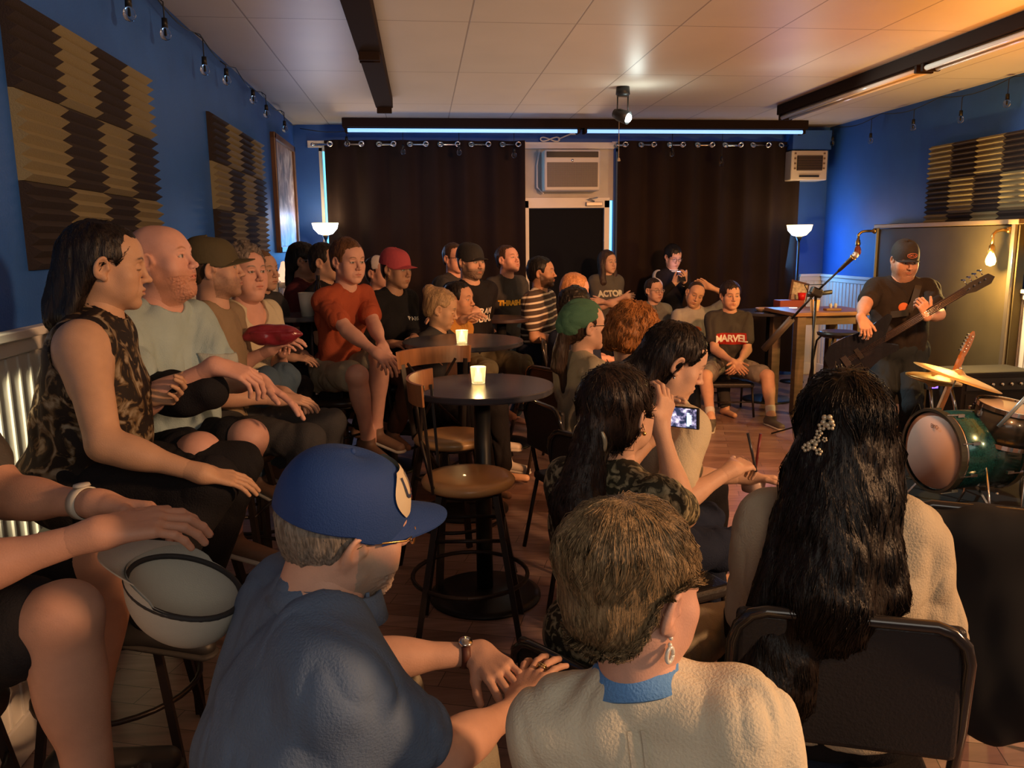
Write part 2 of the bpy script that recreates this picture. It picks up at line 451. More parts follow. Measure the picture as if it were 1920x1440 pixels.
def head_cols(V, H, R, s, skin, brow=(.05, .03, .02), lip=None, beard=None, stubble=0.0, closed=False, iris=(.10, .06, .035), flush=.12):
    q = ((V - H) @ R) / s; x, y, z = q.T
    c = np.tile(A3(skin), (len(V), 1)); ax = np.abs(x)
    def mix(w, col):
        nonlocal c
        w = np.clip(w, 0, 1)[:, None]; c = c * (1 - w) + A3(col) * w
    fl = np.exp(-((ax - .045) / .022) ** 2 - ((z + .03) / .028) ** 2) * (y > .02) + np.exp(-(x / .014) ** 2 - ((z + .03) / .016) ** 2) * (y > .09) + np.exp(-((ax - .08) / .02) ** 2 - (z / .04) ** 2 - ((y + .005) / .03) ** 2) * .8
    mix(fl * flush, A3(skin) * [1.05, .62, .55])
    def beardmask(z0):
        edge = np.where(y > .055, -.040 - .0 * y, -.040 + (.055 - y) * .8)
        m = 1 / (1 + np.exp((z - edge) / .0035)) * (y > -.005) * (z > -.150)
        mu = np.exp(-((ax / .030) ** 6)) * (np.abs(z + .050) < .0065) * (y > .07)
        return np.clip(np.maximum(m, mu), 0, 1)
    nz = vnoise(q * 260) * .5 + .5
    if beard is not None: mix(beardmask(0) * (.80 + .2 * nz) * (.9), beard)
    elif stubble > 0: mix(beardmask(0) * stubble * (.6 + .5 * nz), A3(brow) * 1.5 + .01)
    lipc = lip if lip is not None else A3(skin) * [.88, .60, .56]
    mix(1.1 * (1 - ((ax / .0245) ** 2 + ((z + .0648) / .0098) ** 2)) * (y > .07), lipc)
    mix((np.abs(z + .0650) < .0012) * (ax < .022) * (y > .07), A3(skin) * [.30, .15, .13])
    bz = .027 + .0055 * np.clip(1 - ((ax - .034) / .018) ** 2, -1, 1)
    mix(np.exp(-((z - bz) / .0032) ** 4) * np.exp(-((ax - .032) / .0185) ** 6) * (y > .04) * (.75 + .3 * nz), brow)
    ez, ex = z - .0040, ax - .0315
    if closed:
        mix(np.exp(-((ez + .0045 + 12 * ex ** 2) / .0013) ** 2) * (np.abs(ex) < .015) * (y > .06), A3(brow) * .6)
    else:
        al = (ex / .0140) ** 2 + (ez / (.0054)) ** 2
        f = (y > .06)
        mix((al < 1.25) * f * 1.0, A3(skin) * .22)
        mix((al < .85) * f * 1.0, (.45, .42, .40))
        mix((((x - np.sign(x) * .0315) ** 2 + ez ** 2) < .0058 ** 2) * (al < .9) * f * 1.0, iris)
        mix((((x - np.sign(x) * .0315) ** 2 + ez ** 2) < .0026 ** 2) * (al < .9) * f * 1.0, (.005, .005, .005))
    return c
HL = {  # hairline: lowest hair height as a function of y (front to back)
    'man': [(-.2, -.062), (-.10, -.062), (-.06, -.055), (-.035, -.03), (-.02, .0), (-.005, .032), (.010, .034), (.018, .0), (.030, .002), (.036, .030), (.050, .052), (.062, .064), (.072, .085), (.080, .3), (.2, .3)],
    'woman': [(-.2, -.09), (-.10, -.085), (-.05, -.08), (-.03, -.05), (-.012, -.02), (.0, .018), (.014, .02), (.024, -.01), (.034, .0), (.042, .030), (.054, .055), (.064, .068), (.073, .090), (.080, .3), (.2, .3)],
    'swept': [(-.2, -.075), (-.10, -.072), (-.05, -.065), (-.025, -.02), (-.01, .020), (.005, .036), (.020, .024), (.036, .028), (.048, .048), (.060, .062), (.072, .088), (.080, .3), (.2, .3)],
    'fringe': [(-.2, -.075), (-.10, -.07), (-.05, -.062), (-.025, -.01), (-.01, .020), (.005, .028), (.020, -.005), (.036, .005), (.050, .026), (.070, .034), (.085, .036), (.2, .036)],
}
def hair_mat(name, col, rough=0.42, tip=None):
    if name in MATS: return MATS[name]
    m = mat(name, col, rough, spec=0.28)
    nt = m.node_tree; b = nt.nodes['Principled BSDF']
    at = nt.nodes.new('ShaderNodeAttribute'); at.attribute_name = 'Col'
    tc = nt.nodes.new('ShaderNodeTexCoord'); mp = nt.nodes.new('ShaderNodeMapping'); mp.inputs['Scale'].default_value = (1, 1, .12)
    n = nt.nodes.new('ShaderNodeTexNoise'); n.inputs['Scale'].default_value = 260; n.inputs['Detail'].default_value = 3
    nt.links.new(tc.outputs['Object'], mp.inputs['Vector']); nt.links.new(mp.outputs['Vector'], n.inputs['Vector'])
    mr = nt.nodes.new('ShaderNodeMapRange'); mr.inputs['From Min'].default_value = .35; mr.inputs['From Max'].default_value = .65
    mr.inputs['To Min'].default_value = .55; mr.inputs['To Max'].default_value = 1.35
    nt.links.new(n.outputs['Fac'], mr.inputs['Value'])
    v = nt.nodes.new('ShaderNodeVectorMath'); v.operation = 'SCALE'
    nt.links.new(at.outputs['Color'], v.inputs[0]); nt.links.new(mr.outputs['Result'], v.inputs['Scale'])
    nt.links.new(v.outputs['Vector'], b.inputs['Base Color'])
    bp = nt.nodes.new('ShaderNodeBump'); bp.inputs['Strength'].default_value = .5; bp.inputs['Distance'].default_value = .004
    nt.links.new(n.outputs['Fac'], bp.inputs['Height']); nt.links.new(bp.outputs['Normal'], b.inputs['Normal'])
    return m
def under_cap(V, H, R, s, k):
    q = ((V - H) @ R) / s; f = 1 - k * np.clip((q[:, 2] - .024) / .018, 0, 1)
    q[:, 0] *= f; q[:, 1] = -.018 + (q[:, 1] + .018) * f
    return H + (q * s) @ R.T
def make_hair(name, H, R, s, style, col, root, near, extra=None, vol=.0, curl=0.0, strands=0, hl=None, seed=1, capped=None, crown=(0, -.05, .12), slen=.09, tipcol=None, down=.6, sr=.0007):
    T = lambda x, y, z: H + R @ (A3([x, y, z]) * s)
    if not isinstance(hl, list): hl = HL[hl or {'short': 'man', 'buzz': 'man', 'fringe': 'fringe', 'swept': 'swept'}.get(style, 'woman')]
    hy = np.array([a for a, b in hl]); hz = np.array([b for a, b in hl])
    o = {'buzz': .003}.get(style, .009) + vol
    if capped is not None: o = .004 + vol * .5
    pr = [E(T(0, -.022, .036 + vol * .3), A3([.077 + o, .097 + o, .087 + o * 1.15]) * s, R, k=.02), E(T(0, -.035, -.02), A3([.064 + o, .072 + o, .070]) * s, R, k=.03)]
    def cut(X, Y, Z):
        q = [(X - H[0]) * R[0, j] + (Y - H[1]) * R[1, j] + (Z - H[2]) * R[2, j] for j in range(3)]
        y = q[1] / s; z = q[2] / s
        d = (np.interp(y, hy, hz) - z) * s * .8
        return d if capped is None else np.maximum(d, (z - .07) * s)
    pr.append(FN(cut))
    for e in (extra or []):
        if e[0] == 'c': pr.append(C(T(*e[1]), T(*e[2]), e[3] * s, e[4] * s, k=.03 * s, fl=(R @ A3([0, 1, 0]), e[5]) if len(e) > 5 else None))
        elif e[0] == 'w': pr.append(C(e[1], e[2], e[3], e[4], k=.03, fl=(e[5], e[6]) if len(e) > 5 else None))
        else: pr.append(E(T(*e[1]), A3(e[2]) * s, R, k=.025 * s))
    vox = .0035 if near == 2 else (.005 if near else .007)
    V, Q = sdf_mesh(pr, vox)
    N = vnormals(V, Q); q = ((V - H) @ R) / s
    flow = np.stack([q[:, 0], q[:, 1], q[:, 2] * .18], 1)
    amp = .0035 if strands < 10000 else .0018
    d = vnoise(flow * 70 + seed * 3.3) * amp * .8 + vnoise(flow * 150 + seed) * amp * .5 + vnoise(q * 18 + seed) * (.004 + vol * .12)
    if curl: d = d + vnoise(q * (42 - 10 * curl) + seed) * .009 * curl + vnoise(q * 75) * .005 * curl
    if style == 'buzz': d = d * .15
    V = V + N * d[:, None]
    if capped is not None: V = under_cap(V, H, R, s, .07)
    c = A3(col) * (1 + .25 * vnoise(flow * 60 + 5)[:, None])
    if tipcol is not None:
        w = np.clip((q[:, 1] + .02) / .08, 0, 1)[:, None]; c = c * (1 - w) + A3(tipcol) * w
    parts_ = [(V, Q, np.clip(c, 0, 1))]
    if strands:
        bvh = BVHTree.FromPolygons(V.tolist(), Q.tolist())
        rs = np.random.RandomState(seed); idx = rs.randint(0, len(V), strands)
        cr = T(*crown); up = R[:, 2]
        P0 = V[idx]; nst = 7; paths = [P0.copy()]; cur = P0.copy(); step = slen * s / nst * (0.6 + .8 * rs.rand(strands))
        ph = rs.rand(strands) * .8 - .4
        for k in range(nst):
            nn = np.empty_like(cur); hit = np.empty_like(cur)
            for i in range(strands):
                r = bvh.find_nearest(cur[i]); hit[i] = r[0]; nn[i] = r[1]
            t = (hit - cr); t = t / (np.linalg.norm(t, axis=1, keepdims=True) + 1e-9)
            low = np.clip(-(((hit - H) @ R)[:, 2] / s - .06) / .10, 0, 1)[:, None]
            t = t * (1 - low * down) - A3([0, 0, 1]) * low * down
            sw = vnoise(((hit - H) @ R) / s * 22 + seed)[:, None] * (.5 + curl)
            side = np.cross(nn, t); t = t + side * (sw + ph[:, None] * .35)
            t = t - nn * (t * nn).sum(1)[:, None]; t /= np.linalg.norm(t, axis=1, keepdims=True) + 1e-9
            lift = .0015 + (.0045 if strands < 10000 else .0022) * math.sin(PI * (k + 1) / nst) * (1 + curl) * rs.rand(strands)[:, None]
            cur = hit + t * step[:, None] + nn * lift
            paths.append(cur.copy())
        Pth = np.stack(paths, 1); tn = np.gradient(Pth, axis=1); tn /= np.linalg.norm(tn, axis=2, keepdims=True) + 1e-9
        ref = U_([.3, .2, .9]); b1 = np.cross(tn, ref); b1 /= np.linalg.norm(b1, axis=2, keepdims=True) + 1e-9; b2 = np.cross(tn, b1)
        rad = sr * (0.5 + rs.rand(strands))[:, None] * np.linspace(1.3, .35, nst + 1)[None, :]
        ql = ((Pth - H) @ R) / s; okm = np.cumprod(ql[..., 2] > np.interp(ql[..., 1], hy, hz) - .010, axis=1)
        rad = rad * okm; Pth = np.where(okm[..., None] > 0, Pth, H)
        ring = [Pth + (b1 * math.cos(a) + b2 * math.sin(a)) * rad[..., None] for a in (0, 2.1, 4.2)]
        SV = np.stack(ring, 2).reshape(-1, 3)          # strand, step, 3
        base = (np.arange(strands)[:, None] * (nst + 1) + np.arange(nst)[None, :]) * 3
        SQ = np.stack([np.stack([base + a, base + (a + 1) % 3, base + 3 + (a + 1) % 3, base + 3 + a], -1) for a in range(3)], 2).reshape(-1, 4)
        sc = np.repeat(np.clip(c[idx] * (.7 + .9 * rs.rand(strands))[:, None], 0, 1), (nst + 1) * 3, 0)
        parts_.append((SV, SQ, sc))
    V, Q, c = merge(parts_)
    me = np_mesh(name, V, Q, cols=c)
    return link(name, me, hair_mat('hair_fibre', (.1, .1, .1)), root, True)
def cap_part(H, R, s, root, m, brimlen=.075, tilt=0, band=.030, name='cap', back=False, size=1.0, mbrim=None):
    """baseball cap: panelled dome and a curved bill with thickness"""
    RR = R @ np.array(Matrix.Rotation(math.radians(tilt), 3, 'X'))
    if back: RR = RR @ np.array(Matrix.Rotation(PI, 3, 'Z'))
    T = lambda x, y, z: H + RR @ (A3([x, y, z]) * s * size)
    b = MB(); a, c_, h = .0905, .1150, .112; z0 = band; y0 = -.018
    def dome(off):
        def f(u, v):
            th = 2 * PI * u; ph = v * PI / 2
            k = 1 + .006 * abs(math.sin(3 * th)) - .004
            rr = math.cos(ph) ** .62 if v < 1 else 0
            zz = z0 - .006 * math.cos(th - PI / 2) + (h - z0 * .2) * math.sin(ph) ** 1.0
            if math.sin(th) > 0: zz -= 3.6 * (a * math.cos(th)) ** 2 * math.sin(th) ** .5 * (1 - v) ** 4
            return T((a + off) * rr * k * math.cos(th), y0 + (c_ + off) * rr * k * math.sin(th), zz + off)
        return f
    b.grid(dome(0), 60, 16); b.grid(dome(-.003), 60, 12)
    b.sphere(T(0, y0, z0 + h - z0 * .2 + .001), .006 * s, 10)
    o = b.build(name, m, root)
    bb = MB()
    def brim(off):
        def f(u, v):
            x = (u - .5) * 2 * .080
            yb = y0 + (c_ - .004) * math.sqrt(max(0, 1 - (x / a) ** 2)) * .99
            yo = yb + brimlen * max(0.0, 1 - abs(u * 2 - 1) ** 2.6)
            y = yb + (yo - yb) * v
            z = z0 + .006 - 4.6 * x * x - .10 * (y - yb) + off
            return T(x, y, z)
        return f
    bb.grid(brim(.0015), 24, 8); bb.grid(brim(-.0020), 24, 8)
    def rim(u, v):
        p = brim(.0015)(u, 1); q = brim(-.0020)(u, 1); return p + (q - p) * v
    bb.grid(rim, 24, 1)
    bb.build('cap_bill', mbrim or m, o)
    return o, T
def glasses_part(H, R, s, root, m, round_=False, lens=None):
    T = lambda x, y, z: H + R @ (A3([x, y, z]) * s)
    b = MB(); yy = .100
    for sx in (-1, 1):
        pts = []
        for k in range(21):
            a = 2 * PI * k / 20
            ww, hh = .024, .017
            ex = abs(math.cos(a)) ** (1 if round_ else .6) * math.copysign(1, math.cos(a)); ez = abs(math.sin(a)) ** (1 if round_ else .6) * math.copysign(1, math.sin(a))
            pts.append(T(sx * .033 + ww * ex, yy - .18 * abs(sx * .033 + ww * ex) ** 1.6, .002 + hh * ez))
        b.tube(pts, .0017 * s, 6, caps=False)
        b.tube([T(sx * .057, .097, .008), T(sx * .078, .075, .010), T(sx * .082, .0, .010), T(sx * .080, -.022, -.006)], .0018 * s, 6)
    b.tube([T(-.010, yy, .006), T(0, yy + .003, .009), T(.010, yy, .006)], .0017 * s, 6)
    o = b.build('glasses', m, root)
    g = MB(); lm = mat('lens_glass', (1, 1, 1), .05, alpha=.10)
    lm.node_tree.nodes['Principled BSDF'].inputs['Alpha'].default_value = .10
    for sx in (-1, 1):
        g.grid(lambda u, v: T(sx * .033 + .023 * (2 * u - 1), yy - .0015 - .003 * abs(2 * u - 1), .002 + .0155 * (2 * v - 1)), 6, 4)
    g.build('lens', lm, o)
    return o
SKIN = mat('skin', (.6, .35, .25), .52, attr='Col', vary=.05, vscale=30, bump=.12, bscale=300, spec=.4)
PEOPLE = {}
def person(key, hp, Y, yaw, label, hyaw=None, hpitch=0, hroll=0, pose='sit', lean=4, side=0, s=1.0, bulk=1.0, belly=0.0, fem=0.0, fat=0.0,
           skin=(.55, .30, .21), hair=None, hcol=(.03, .02, .015), top=None, bottom=None, shoes=None, wr=None, wl=None, handr={}, handl={},
           polr=None, poll=None, feet=None, legs=None, spread=9, closed=False, beard=None, stubble=0, cap=None, glasses=None, brow=None,
           sleeve='short', legwear='long', neckopen=0.0, near=None, nose=.88, footr=None, footl=None, sock=None, hargs={}, fold=None, jawf=1.0,
           kneer=None, kneel=None, neckl=.160, shirtlen=0.0, ntilt=.02, torso=.50, hands=True, collar=False):
    H = P(hp[0], hp[1], Y)
    hyaw = yaw if hyaw is None else hyaw
    R = frame(hyaw, hpitch, hroll); B = frame(yaw)
    rt, fw, up = B[:, 0], B[:, 1], B[:, 2]
    if near is None: near = 2 if Y < 3.3 else (1 if Y < 6.6 else 0)
    vb = (.007, .009, .012)[2 - near]; vh = (.0030, .0038, .0050)[2 - near]
    Ut = rotv(rotv(up, rt, -lean), fw, side)               # torso axis
    Uf = U_(fw - Ut * (fw @ Ut)); Ur = np.cross(Uf, Ut)
    NB = H - (Ut * .6 + up * .4) * neckl * s - R[:, 1] * ntilt
    HC = NB - Ut * torso * s
    b = bulk
    sh = {1: NB - Ut * .050 * s + Ur * .155 * s * (b * .5 + .5) * (.93 if fem else 1), -1: NB - Ut * .050 * s - Ur * .155 * s * (b * .5 + .5) * (.93 if fem else 1)}
    hj = {k: HC + rt * .088 * s * k for k in (1, -1)}
    # legs
    kn, an, ft = {}, {}, {}
    for k in (1, -1):
        if pose == 'stand':
            zf = 0 if feet is None else feet
            tgt = np.array([*(HC + rt * .10 * k * s)[:2], zf + .085])
            kn[k], an[k] = ik(hj[k], tgt, .44 * s, .42 * s, fw)
        else:
            kk = kneer if k == 1 else kneel
            if kk is not None: d = U_(A3(kk) - hj[k]) if not isinstance(kk, tuple) else U_(rt * kk[0] + fw * kk[1] + up * kk[2])
            else: d = U_(rotv(fw, up, -k * spread) * 1 + up * -.06)
            kn[k] = hj[k] + d * .45 * s
            ff = footr if k == 1 else footl
            zf = (0 if feet is None else feet)
            if ff is not None: an[k] = kn[k] + U_(rt * ff[0] + fw * ff[1] + up * ff[2]) * .42 * s
            else:
                dz = kn[k][2] - (zf + .085)
                dz = min(dz, .415 * s); h = math.sqrt(max((.42 * s) ** 2 - dz ** 2, 0)) * (-1 if feet else (1 if k == 1 else .6))
                an[k] = kn[k] + np.array([0, 0, -dz]) + fw * h
    # arms
    wt, el = {}, {}
    dflt = {'sit': {1: (.07, .30, .13), -1: (-.07, .27, .13)}, 'stand': {1: (.24, .06, .02), -1: (-.24, .06, .02)}}[pose]
    for k, w, pol in ((1, wr, polr), (-1, wl, poll)):
        if isinstance(w, np.ndarray): tgt = w
        else:
            w = w or dflt[k]; tgt = HC + rt * w[0] + fw * w[1] + up * w[2]
        pv = (rt * k * .5 - fw * .45 - up * .9) if pol is None else rt * pol[0] + fw * pol[1] + up * pol[2]
        el[k], wt[k] = ik(sh[k], tgt, .295 * s, .262 * s, pv)
    if fold is None: fold = (.009, .012, .016)[near]
    root = empty('person', (HC[0], HC[1], min(an[1][2], an[-1][2]) - .085), label, 'person')
    rn = .056 * s * (.88 if fem else 1) * (1 + .18 * fat) * (.7 + .3 * b)
    def torso_p(o, arm=None, hip=True, top=True, oh=None):
        oh = o if oh is None else oh
        L = [C(NB - Ut * .165 * s - Ur * .062 * s * b, NB - Ut * .165 * s + Ur * .062 * s * b, .112 * s * b + o, k=.05, fl=(Uf, .80)),
             C(sh[-1] + Ur * .02 - Ut * .01, sh[1] - Ur * .02 - Ut * .01, .056 * s * b + o, k=.06),
             E(HC + Ut * .21 * s + Uf * .01 * s, (.138 * s * b + o, .100 * s * b + o + .03 * belly, .15 * s), np.column_stack([Ur, Uf, Ut]), k=.06)]
        if fem: L += [E(NB - Ut * .215 * s + Uf * .075 * s + Ur * .07 * s * k * b, (.062 * s * b + o * .6, .055 * s * b + o * .6, .062 * s * b), np.column_stack([Ur, Uf, Ut]), k=.05) for k in (1, -1)]
        if belly: L += [E(HC + Ut * .15 * s + Uf * .055 * s * belly, (.145 * s * b + o, (.11 + .05 * belly) * s + o, .15 * s), np.column_stack([Ur, Uf, Ut]), k=.07)]
        L.append(C(NB - Ut * .038 * s + Uf * .014, NB - Ut * .15 * s + Uf * .005, .056 * s * b + o * 1.4, .098 * s * b + o, k=.05, fl=(Uf, .88)))
        if hip: L += [E(HC + Ut * .03 * s, (.160 * s * b + oh, .118 * s * b + oh, .125 * s), np.column_stack([Ur, Uf, Ut]), k=.05)]
        if top:
            for k in (1, -1): L.append(C(NB + Ut * .012 * s + Ur * .02 * k * s, sh[k] - Ur * .03 * k - Ut * .012, .036 * s * b + o * .7, .046 * s * b + o, k=.05))
        return L
    def arm_p(o, k, t=2.0, flare=0.0):
        """t: 0..1 upper arm, 1..2 forearm"""
        r0, r1, r2, r3 = .050 * s * b, .039 * s * (.5 + .5 * b), .037 * s * (.5 + .5 * b), .0228 * s
        a, e_, w = sh[k], el[k], wt[k]
        u = min(t, 1.0); L = [C(a, a + (e_ - a) * u, r0 + o, r0 + (r1 - r0) * u + o + (flare if t <= 1 else 0), k=.045)]
        if t > 1:
            v = t - 1; L.append(C(e_, e_ + (w - e_) * v, r2 + o, r2 + (r3 - r2) * v + o + flare, k=.02))
            if v > .3: L.append(E(e_ + (w - e_) * .25, (.036 * s * (.5 + .5 * b) + o, .036 * s * (.5 + .5 * b) + o, .08 * s), np.column_stack(_basis(w - e_)), k=.03))
        return L
    def leg_p(o, k, t=2.0, flare=0.0):
        bb = .6 + .4 * b; r0, r1, r2, r3 = .080 * s * b, .056 * s * bb, .053 * s * bb, .036 * s
        a, e_, w = hj[k], kn[k], an[k]; u = min(t, 1.0)
        L = [C(a, a + (e_ - a) * u, r0 + o, r0 + (r1 - r0) * u + o + (flare if t <= 1 else 0), k=.04)]
        if t > 1:
            v = t - 1; L.append(C(e_, e_ + (w - e_) * v, r2 + o, r2 + (r3 - r2) * v + o + flare, k=.025))
            if v > .4: L.append(E(e_ + (w - e_) * .30 - fw * .014 * s, (.048 * s * bb + o, .048 * s * bb + o, .10 * s), np.column_stack(_basis(w - e_)), k=.04))
        return L
    # body: one surface
    bp = torso_p(-.008) + [C(NB - Ut * .02, NB + (H - NB) * .5, rn * 1.0, rn, k=.035)]
    for k in (1, -1):
        bp += arm_p(0, k) + leg_p(0, k)
        fd = U_(fw * 1.0 + rt * k * .18) if feet is None or pose == 'stand' else U_(fw + rt * k * .15 - up * .25)
        if pose == 'sit' and an[k][2] < .12 and feet is None: fd = U_(fw + rt * k * .25)
        ft[k] = fd
        he = an[k] - up * .048 * s - fd * .03 * s; te = an[k] - up * .058 * s + fd * .155 * s
        bp += [C(an[k], he, .034 * s, .032 * s, k=.03), C(he, te, .030 * s, .024 * s, k=.03)]
    sk = A3(skin)
    parts = []
    V, Q = sdf_mesh(bp, vb); parts.append((V, Q, sk))
    bc = A3(brow) if brow is not None else np.minimum(A3(hcol), .12)
    V, Q = sdf_mesh(head_prims(H, R, s, fem, fat, (NB + Ut * .01, rn), closed, nose, jawf), vh)
    if cap: V = under_cap(V, H, R, s, .11)
    if beard is not None:
        q = ((V - H) @ R) / s; m = np.exp(-((q[:, 1] - .07) / .03) ** 2) * (q[:, 2] < -.06); V = V + vnormals(V, Q) * (m * .004 * (1 + vnoise(q * 300)))[:, None]
    parts.append((V, Q, head_cols(V, H, R, s, skin, bc, None, beard, stubble, closed)))
    hd = {}
    if hands:
        for k, hh in ((1, handr), (-1, handl)):
            D = U_(wt[k] - el[k]); 
            d_ = hh.get('d'); d_ = D if d_ is None else U_(rt * d_[0] + fw * d_[1] + up * d_[2]) if isinstance(d_, tuple) else d_
            n_ = hh.get('n', (-k * .35, 0, -1)); n_ = rt * n_[0] + fw * n_[1] + up * n_[2] if isinstance(n_, tuple) else n_
            hp_ = hand_prims(wt[k], d_, n_, k, hh.get('curl', 22), hh.get('spread', 5), s * .97 * (.93 if fem else 1.03), hh.get('thumb', 35), hh.get('curls'), back=D)
            hp_.append(C(wt[k] - D * .05 * s, wt[k], .0225 * s, .0230 * s, k=.02))
            V, Q = sdf_mesh(hp_, vh if near else .0042); parts.append((V, Q, sk)); hd[k] = (wt[k], d_, n_)
    V, Q, c = merge(parts)
    body = link('body', np_mesh('body', V, Q, cols=c), SKIN, root, True)
    def garment(nm, pr, m, amp=fold, sd=1):
        V, Q = sdf_mesh(pr, vb * (.9 if near == 2 else 1)); N = vnormals(V, Q)
        w = V + .05 * np.stack([vnoise(V * 5 + 3), vnoise(V * 5 + 9), vnoise(V * 5 + 15)], 1)
        rg = lambda q: (1 - np.sqrt(vnoise(q) ** 2 + .006)) ** 3
        f = rg(w * [9, 9, 4.2] + sd) * 1.15 + rg(w * [19, 19, 10] + sd) * .45 - .55
        V = V + N * np.maximum(f * amp, -.0035)[:, None]
        return link(nm, np_mesh(nm, V, Q), m, root, True)
    def cutplane(p, n, k=0.0):
        n = U_(n); return FN(lambda X, Y_, Z: (X - p[0]) * n[0] + (Y_ - p[1]) * n[1] + (Z - p[2]) * n[2])
    pants = None
    if bottom is not None:
        tl = {'long': 1.93, 'short': .80, 'knee': 1.0, 'capri': 1.6}[legwear]
        pr = [E(HC + Ut * .03 * s, (.168 * s * b + .012, .124 * s * b + .012, .125 * s), np.column_stack([Ur, Uf, Ut]), k=.05)]
        if belly: pr.append(E(HC + Ut * .08 * s + Uf * .03 * s * belly, (.150 * s * b + .01, (.11 + .04 * belly) * s + .01, .09 * s), np.column_stack([Ur, Uf, Ut]), k=.06))
        for k in (1, -1): pr += leg_p(.013, k, tl, .012 if tl < 1.05 else .008)
        pants = garment('trousers' if tl > 1.05 else 'shorts', pr, bottom, sd=5)
    shirt = None
    if top is not None:
        hem = HC - Ut * (.01 + shirtlen) * s
        pr = torso_p(.010, hip=True, oh=.024)
        at = {'short': .66, 'half': .9, 'long': 1.93, 'none': 0, 'threeq': 1.45, 'cap': .35}[sleeve]
        if at:
            for k in (1, -1): pr += arm_p(.011, k, at, .010 if at < 1 else .004)
        pr.append(cutplane(hem, -Ut))
        if sleeve == 'none':
            for k in (1, -1): pr.append(E(sh[k] + Ur * k * .035, (.062, .075, .085), np.column_stack([Ur, Uf, Ut]), k=.012, sub=True))
        nr = rn * 1.10 + neckopen
        pr.append(C(NB + Ut * (.052 - neckopen * .5) + Uf * .020, NB + Ut * .20 + Uf * .03, nr, nr * 1.05, k=.008, sub=True))
        if neckopen > .015: pr.append(E(NB - Ut * .03 + Uf * .07, (nr * .8, .06, .045 + neckopen * .7), np.column_stack([Ur, Uf, Ut]), k=.01, sub=True))
        shirt = garment('shirt', pr, top, sd=11)
    if shoes is not None:
        for k in (1, -1):
            fd = ft[k]; he = an[k] - up * .046 * s - fd * .035 * s; te = an[k] - up * .056 * s + fd * .165 * s
            sp = [C(he, te, .040 * s, .033 * s, k=.03, fl=(up, .85)), C(an[k] - up * .0, he, .044 * s, .038 * s, k=.03)]
            sp.append(cutplane(an[k] + up * .012, up)); 
            zb = an[k][2] - .085 * s
            V, Q = sdf_mesh(sp, .006 if near else .008)
            sh_ = link('shoe', np_mesh('shoe', V, Q), shoes, root, True)
            V, Q = sdf_mesh([C(he - up * .028 * s, te - up * .020 * s, .043 * s, .040 * s, k=.02, fl=(up, .35))], .005 if near else .007)
            link('sole', np_mesh('sole', V, Q), mat('dark_sole', (.03, .026, .024), .7) if shoes is MATS.get('shoe_black') else mat('shoe_sole', (.45, .42, .38), .7), sh_, True)
            if sock is not None:
                V, Q = sdf_mesh([C(an[k] - up * .02, an[k] + (kn[k] - an[k]) * .22, .038 * s, .043 * s, k=.02)], .006)
                link('sock', np_mesh('sock', V, Q), sock, root, True)
    J = dict(H=H, R=R, NB=NB, HC=HC, sh=sh, el=el, wt=wt, kn=kn, an=an, B=B, root=root, Ut=Ut, Uf=Uf, Ur=Ur, s=s, b=b, body=body, hand=hd, shirt=shirt, belly=belly, rn=rn, pants=pants)
    if hair: J['hair'] = make_hair('hair', H, R, s, hair, hcol, root, near, capped=(1 if cap else None), **hargs)
    if cap: J['cap'], J['capT'] = cap_part(H, R, s, root, **cap)
    if glasses: J['glasses'] = glasses_part(H, R, s, root, **glasses)
    PEOPLE[key] = J
    return J
def _basis(d):
    z = U_(d); x = U_(np.cross(z, [.3, .9, .1])); y = np.cross(z, x); return [x, y, z]
def chest_text(J, body, size, m, drop=.20, dx=0.0, name='shirt_print', out=None, bold=.0, spacing=1.0, parent=None, depth=.0015):
    """lettering laid on the shirt front: letters are shrink-projected on to the cloth"""
    c = J['NB'] - J['Ut'] * drop + J['Uf'] * .30 + J['Ur'] * dx
    t = text_obj(name, body, c, -J['Ur'], J['Ut'], size, m, parent or J['shirt'], depth=0.0, bold=bold, spacing=spacing)
    drape(t, J, -J['Uf'])
    return t
def drape(t, J, d, off=.003, target=None):
    sh = target or J['shirt']; me = sh.data
    V = np.empty(len(me.vertices) * 3, np.float32); me.vertices.foreach_get('co', V); V = V.reshape(-1, 3)
    Q = np.empty(len(me.loops), np.int32); me.loops.foreach_get('vertex_index', Q); Q = Q.reshape(-1, 4)
    bvh = BVHTree.FromPolygons(V.tolist(), Q.tolist()); d = Vector(tuple(U_(d)))
    bm = bmesh.new(); bm.from_mesh(t.data)
    bmesh.ops.triangulate(bm, faces=bm.faces)
    for _ in range(6):
        es = [e for e in bm.edges if e.calc_length() > .012]
        if es: bmesh.ops.subdivide_edges(bm, edges=es, cuts=1); bmesh.ops.triangulate(bm, faces=bm.faces)
    for v in bm.verts:
        h = bvh.ray_cast(v.co, d, 1.0)
        if h[0] is not None: v.co = h[0] - d * off
    bm.to_mesh(t.data); bm.free()

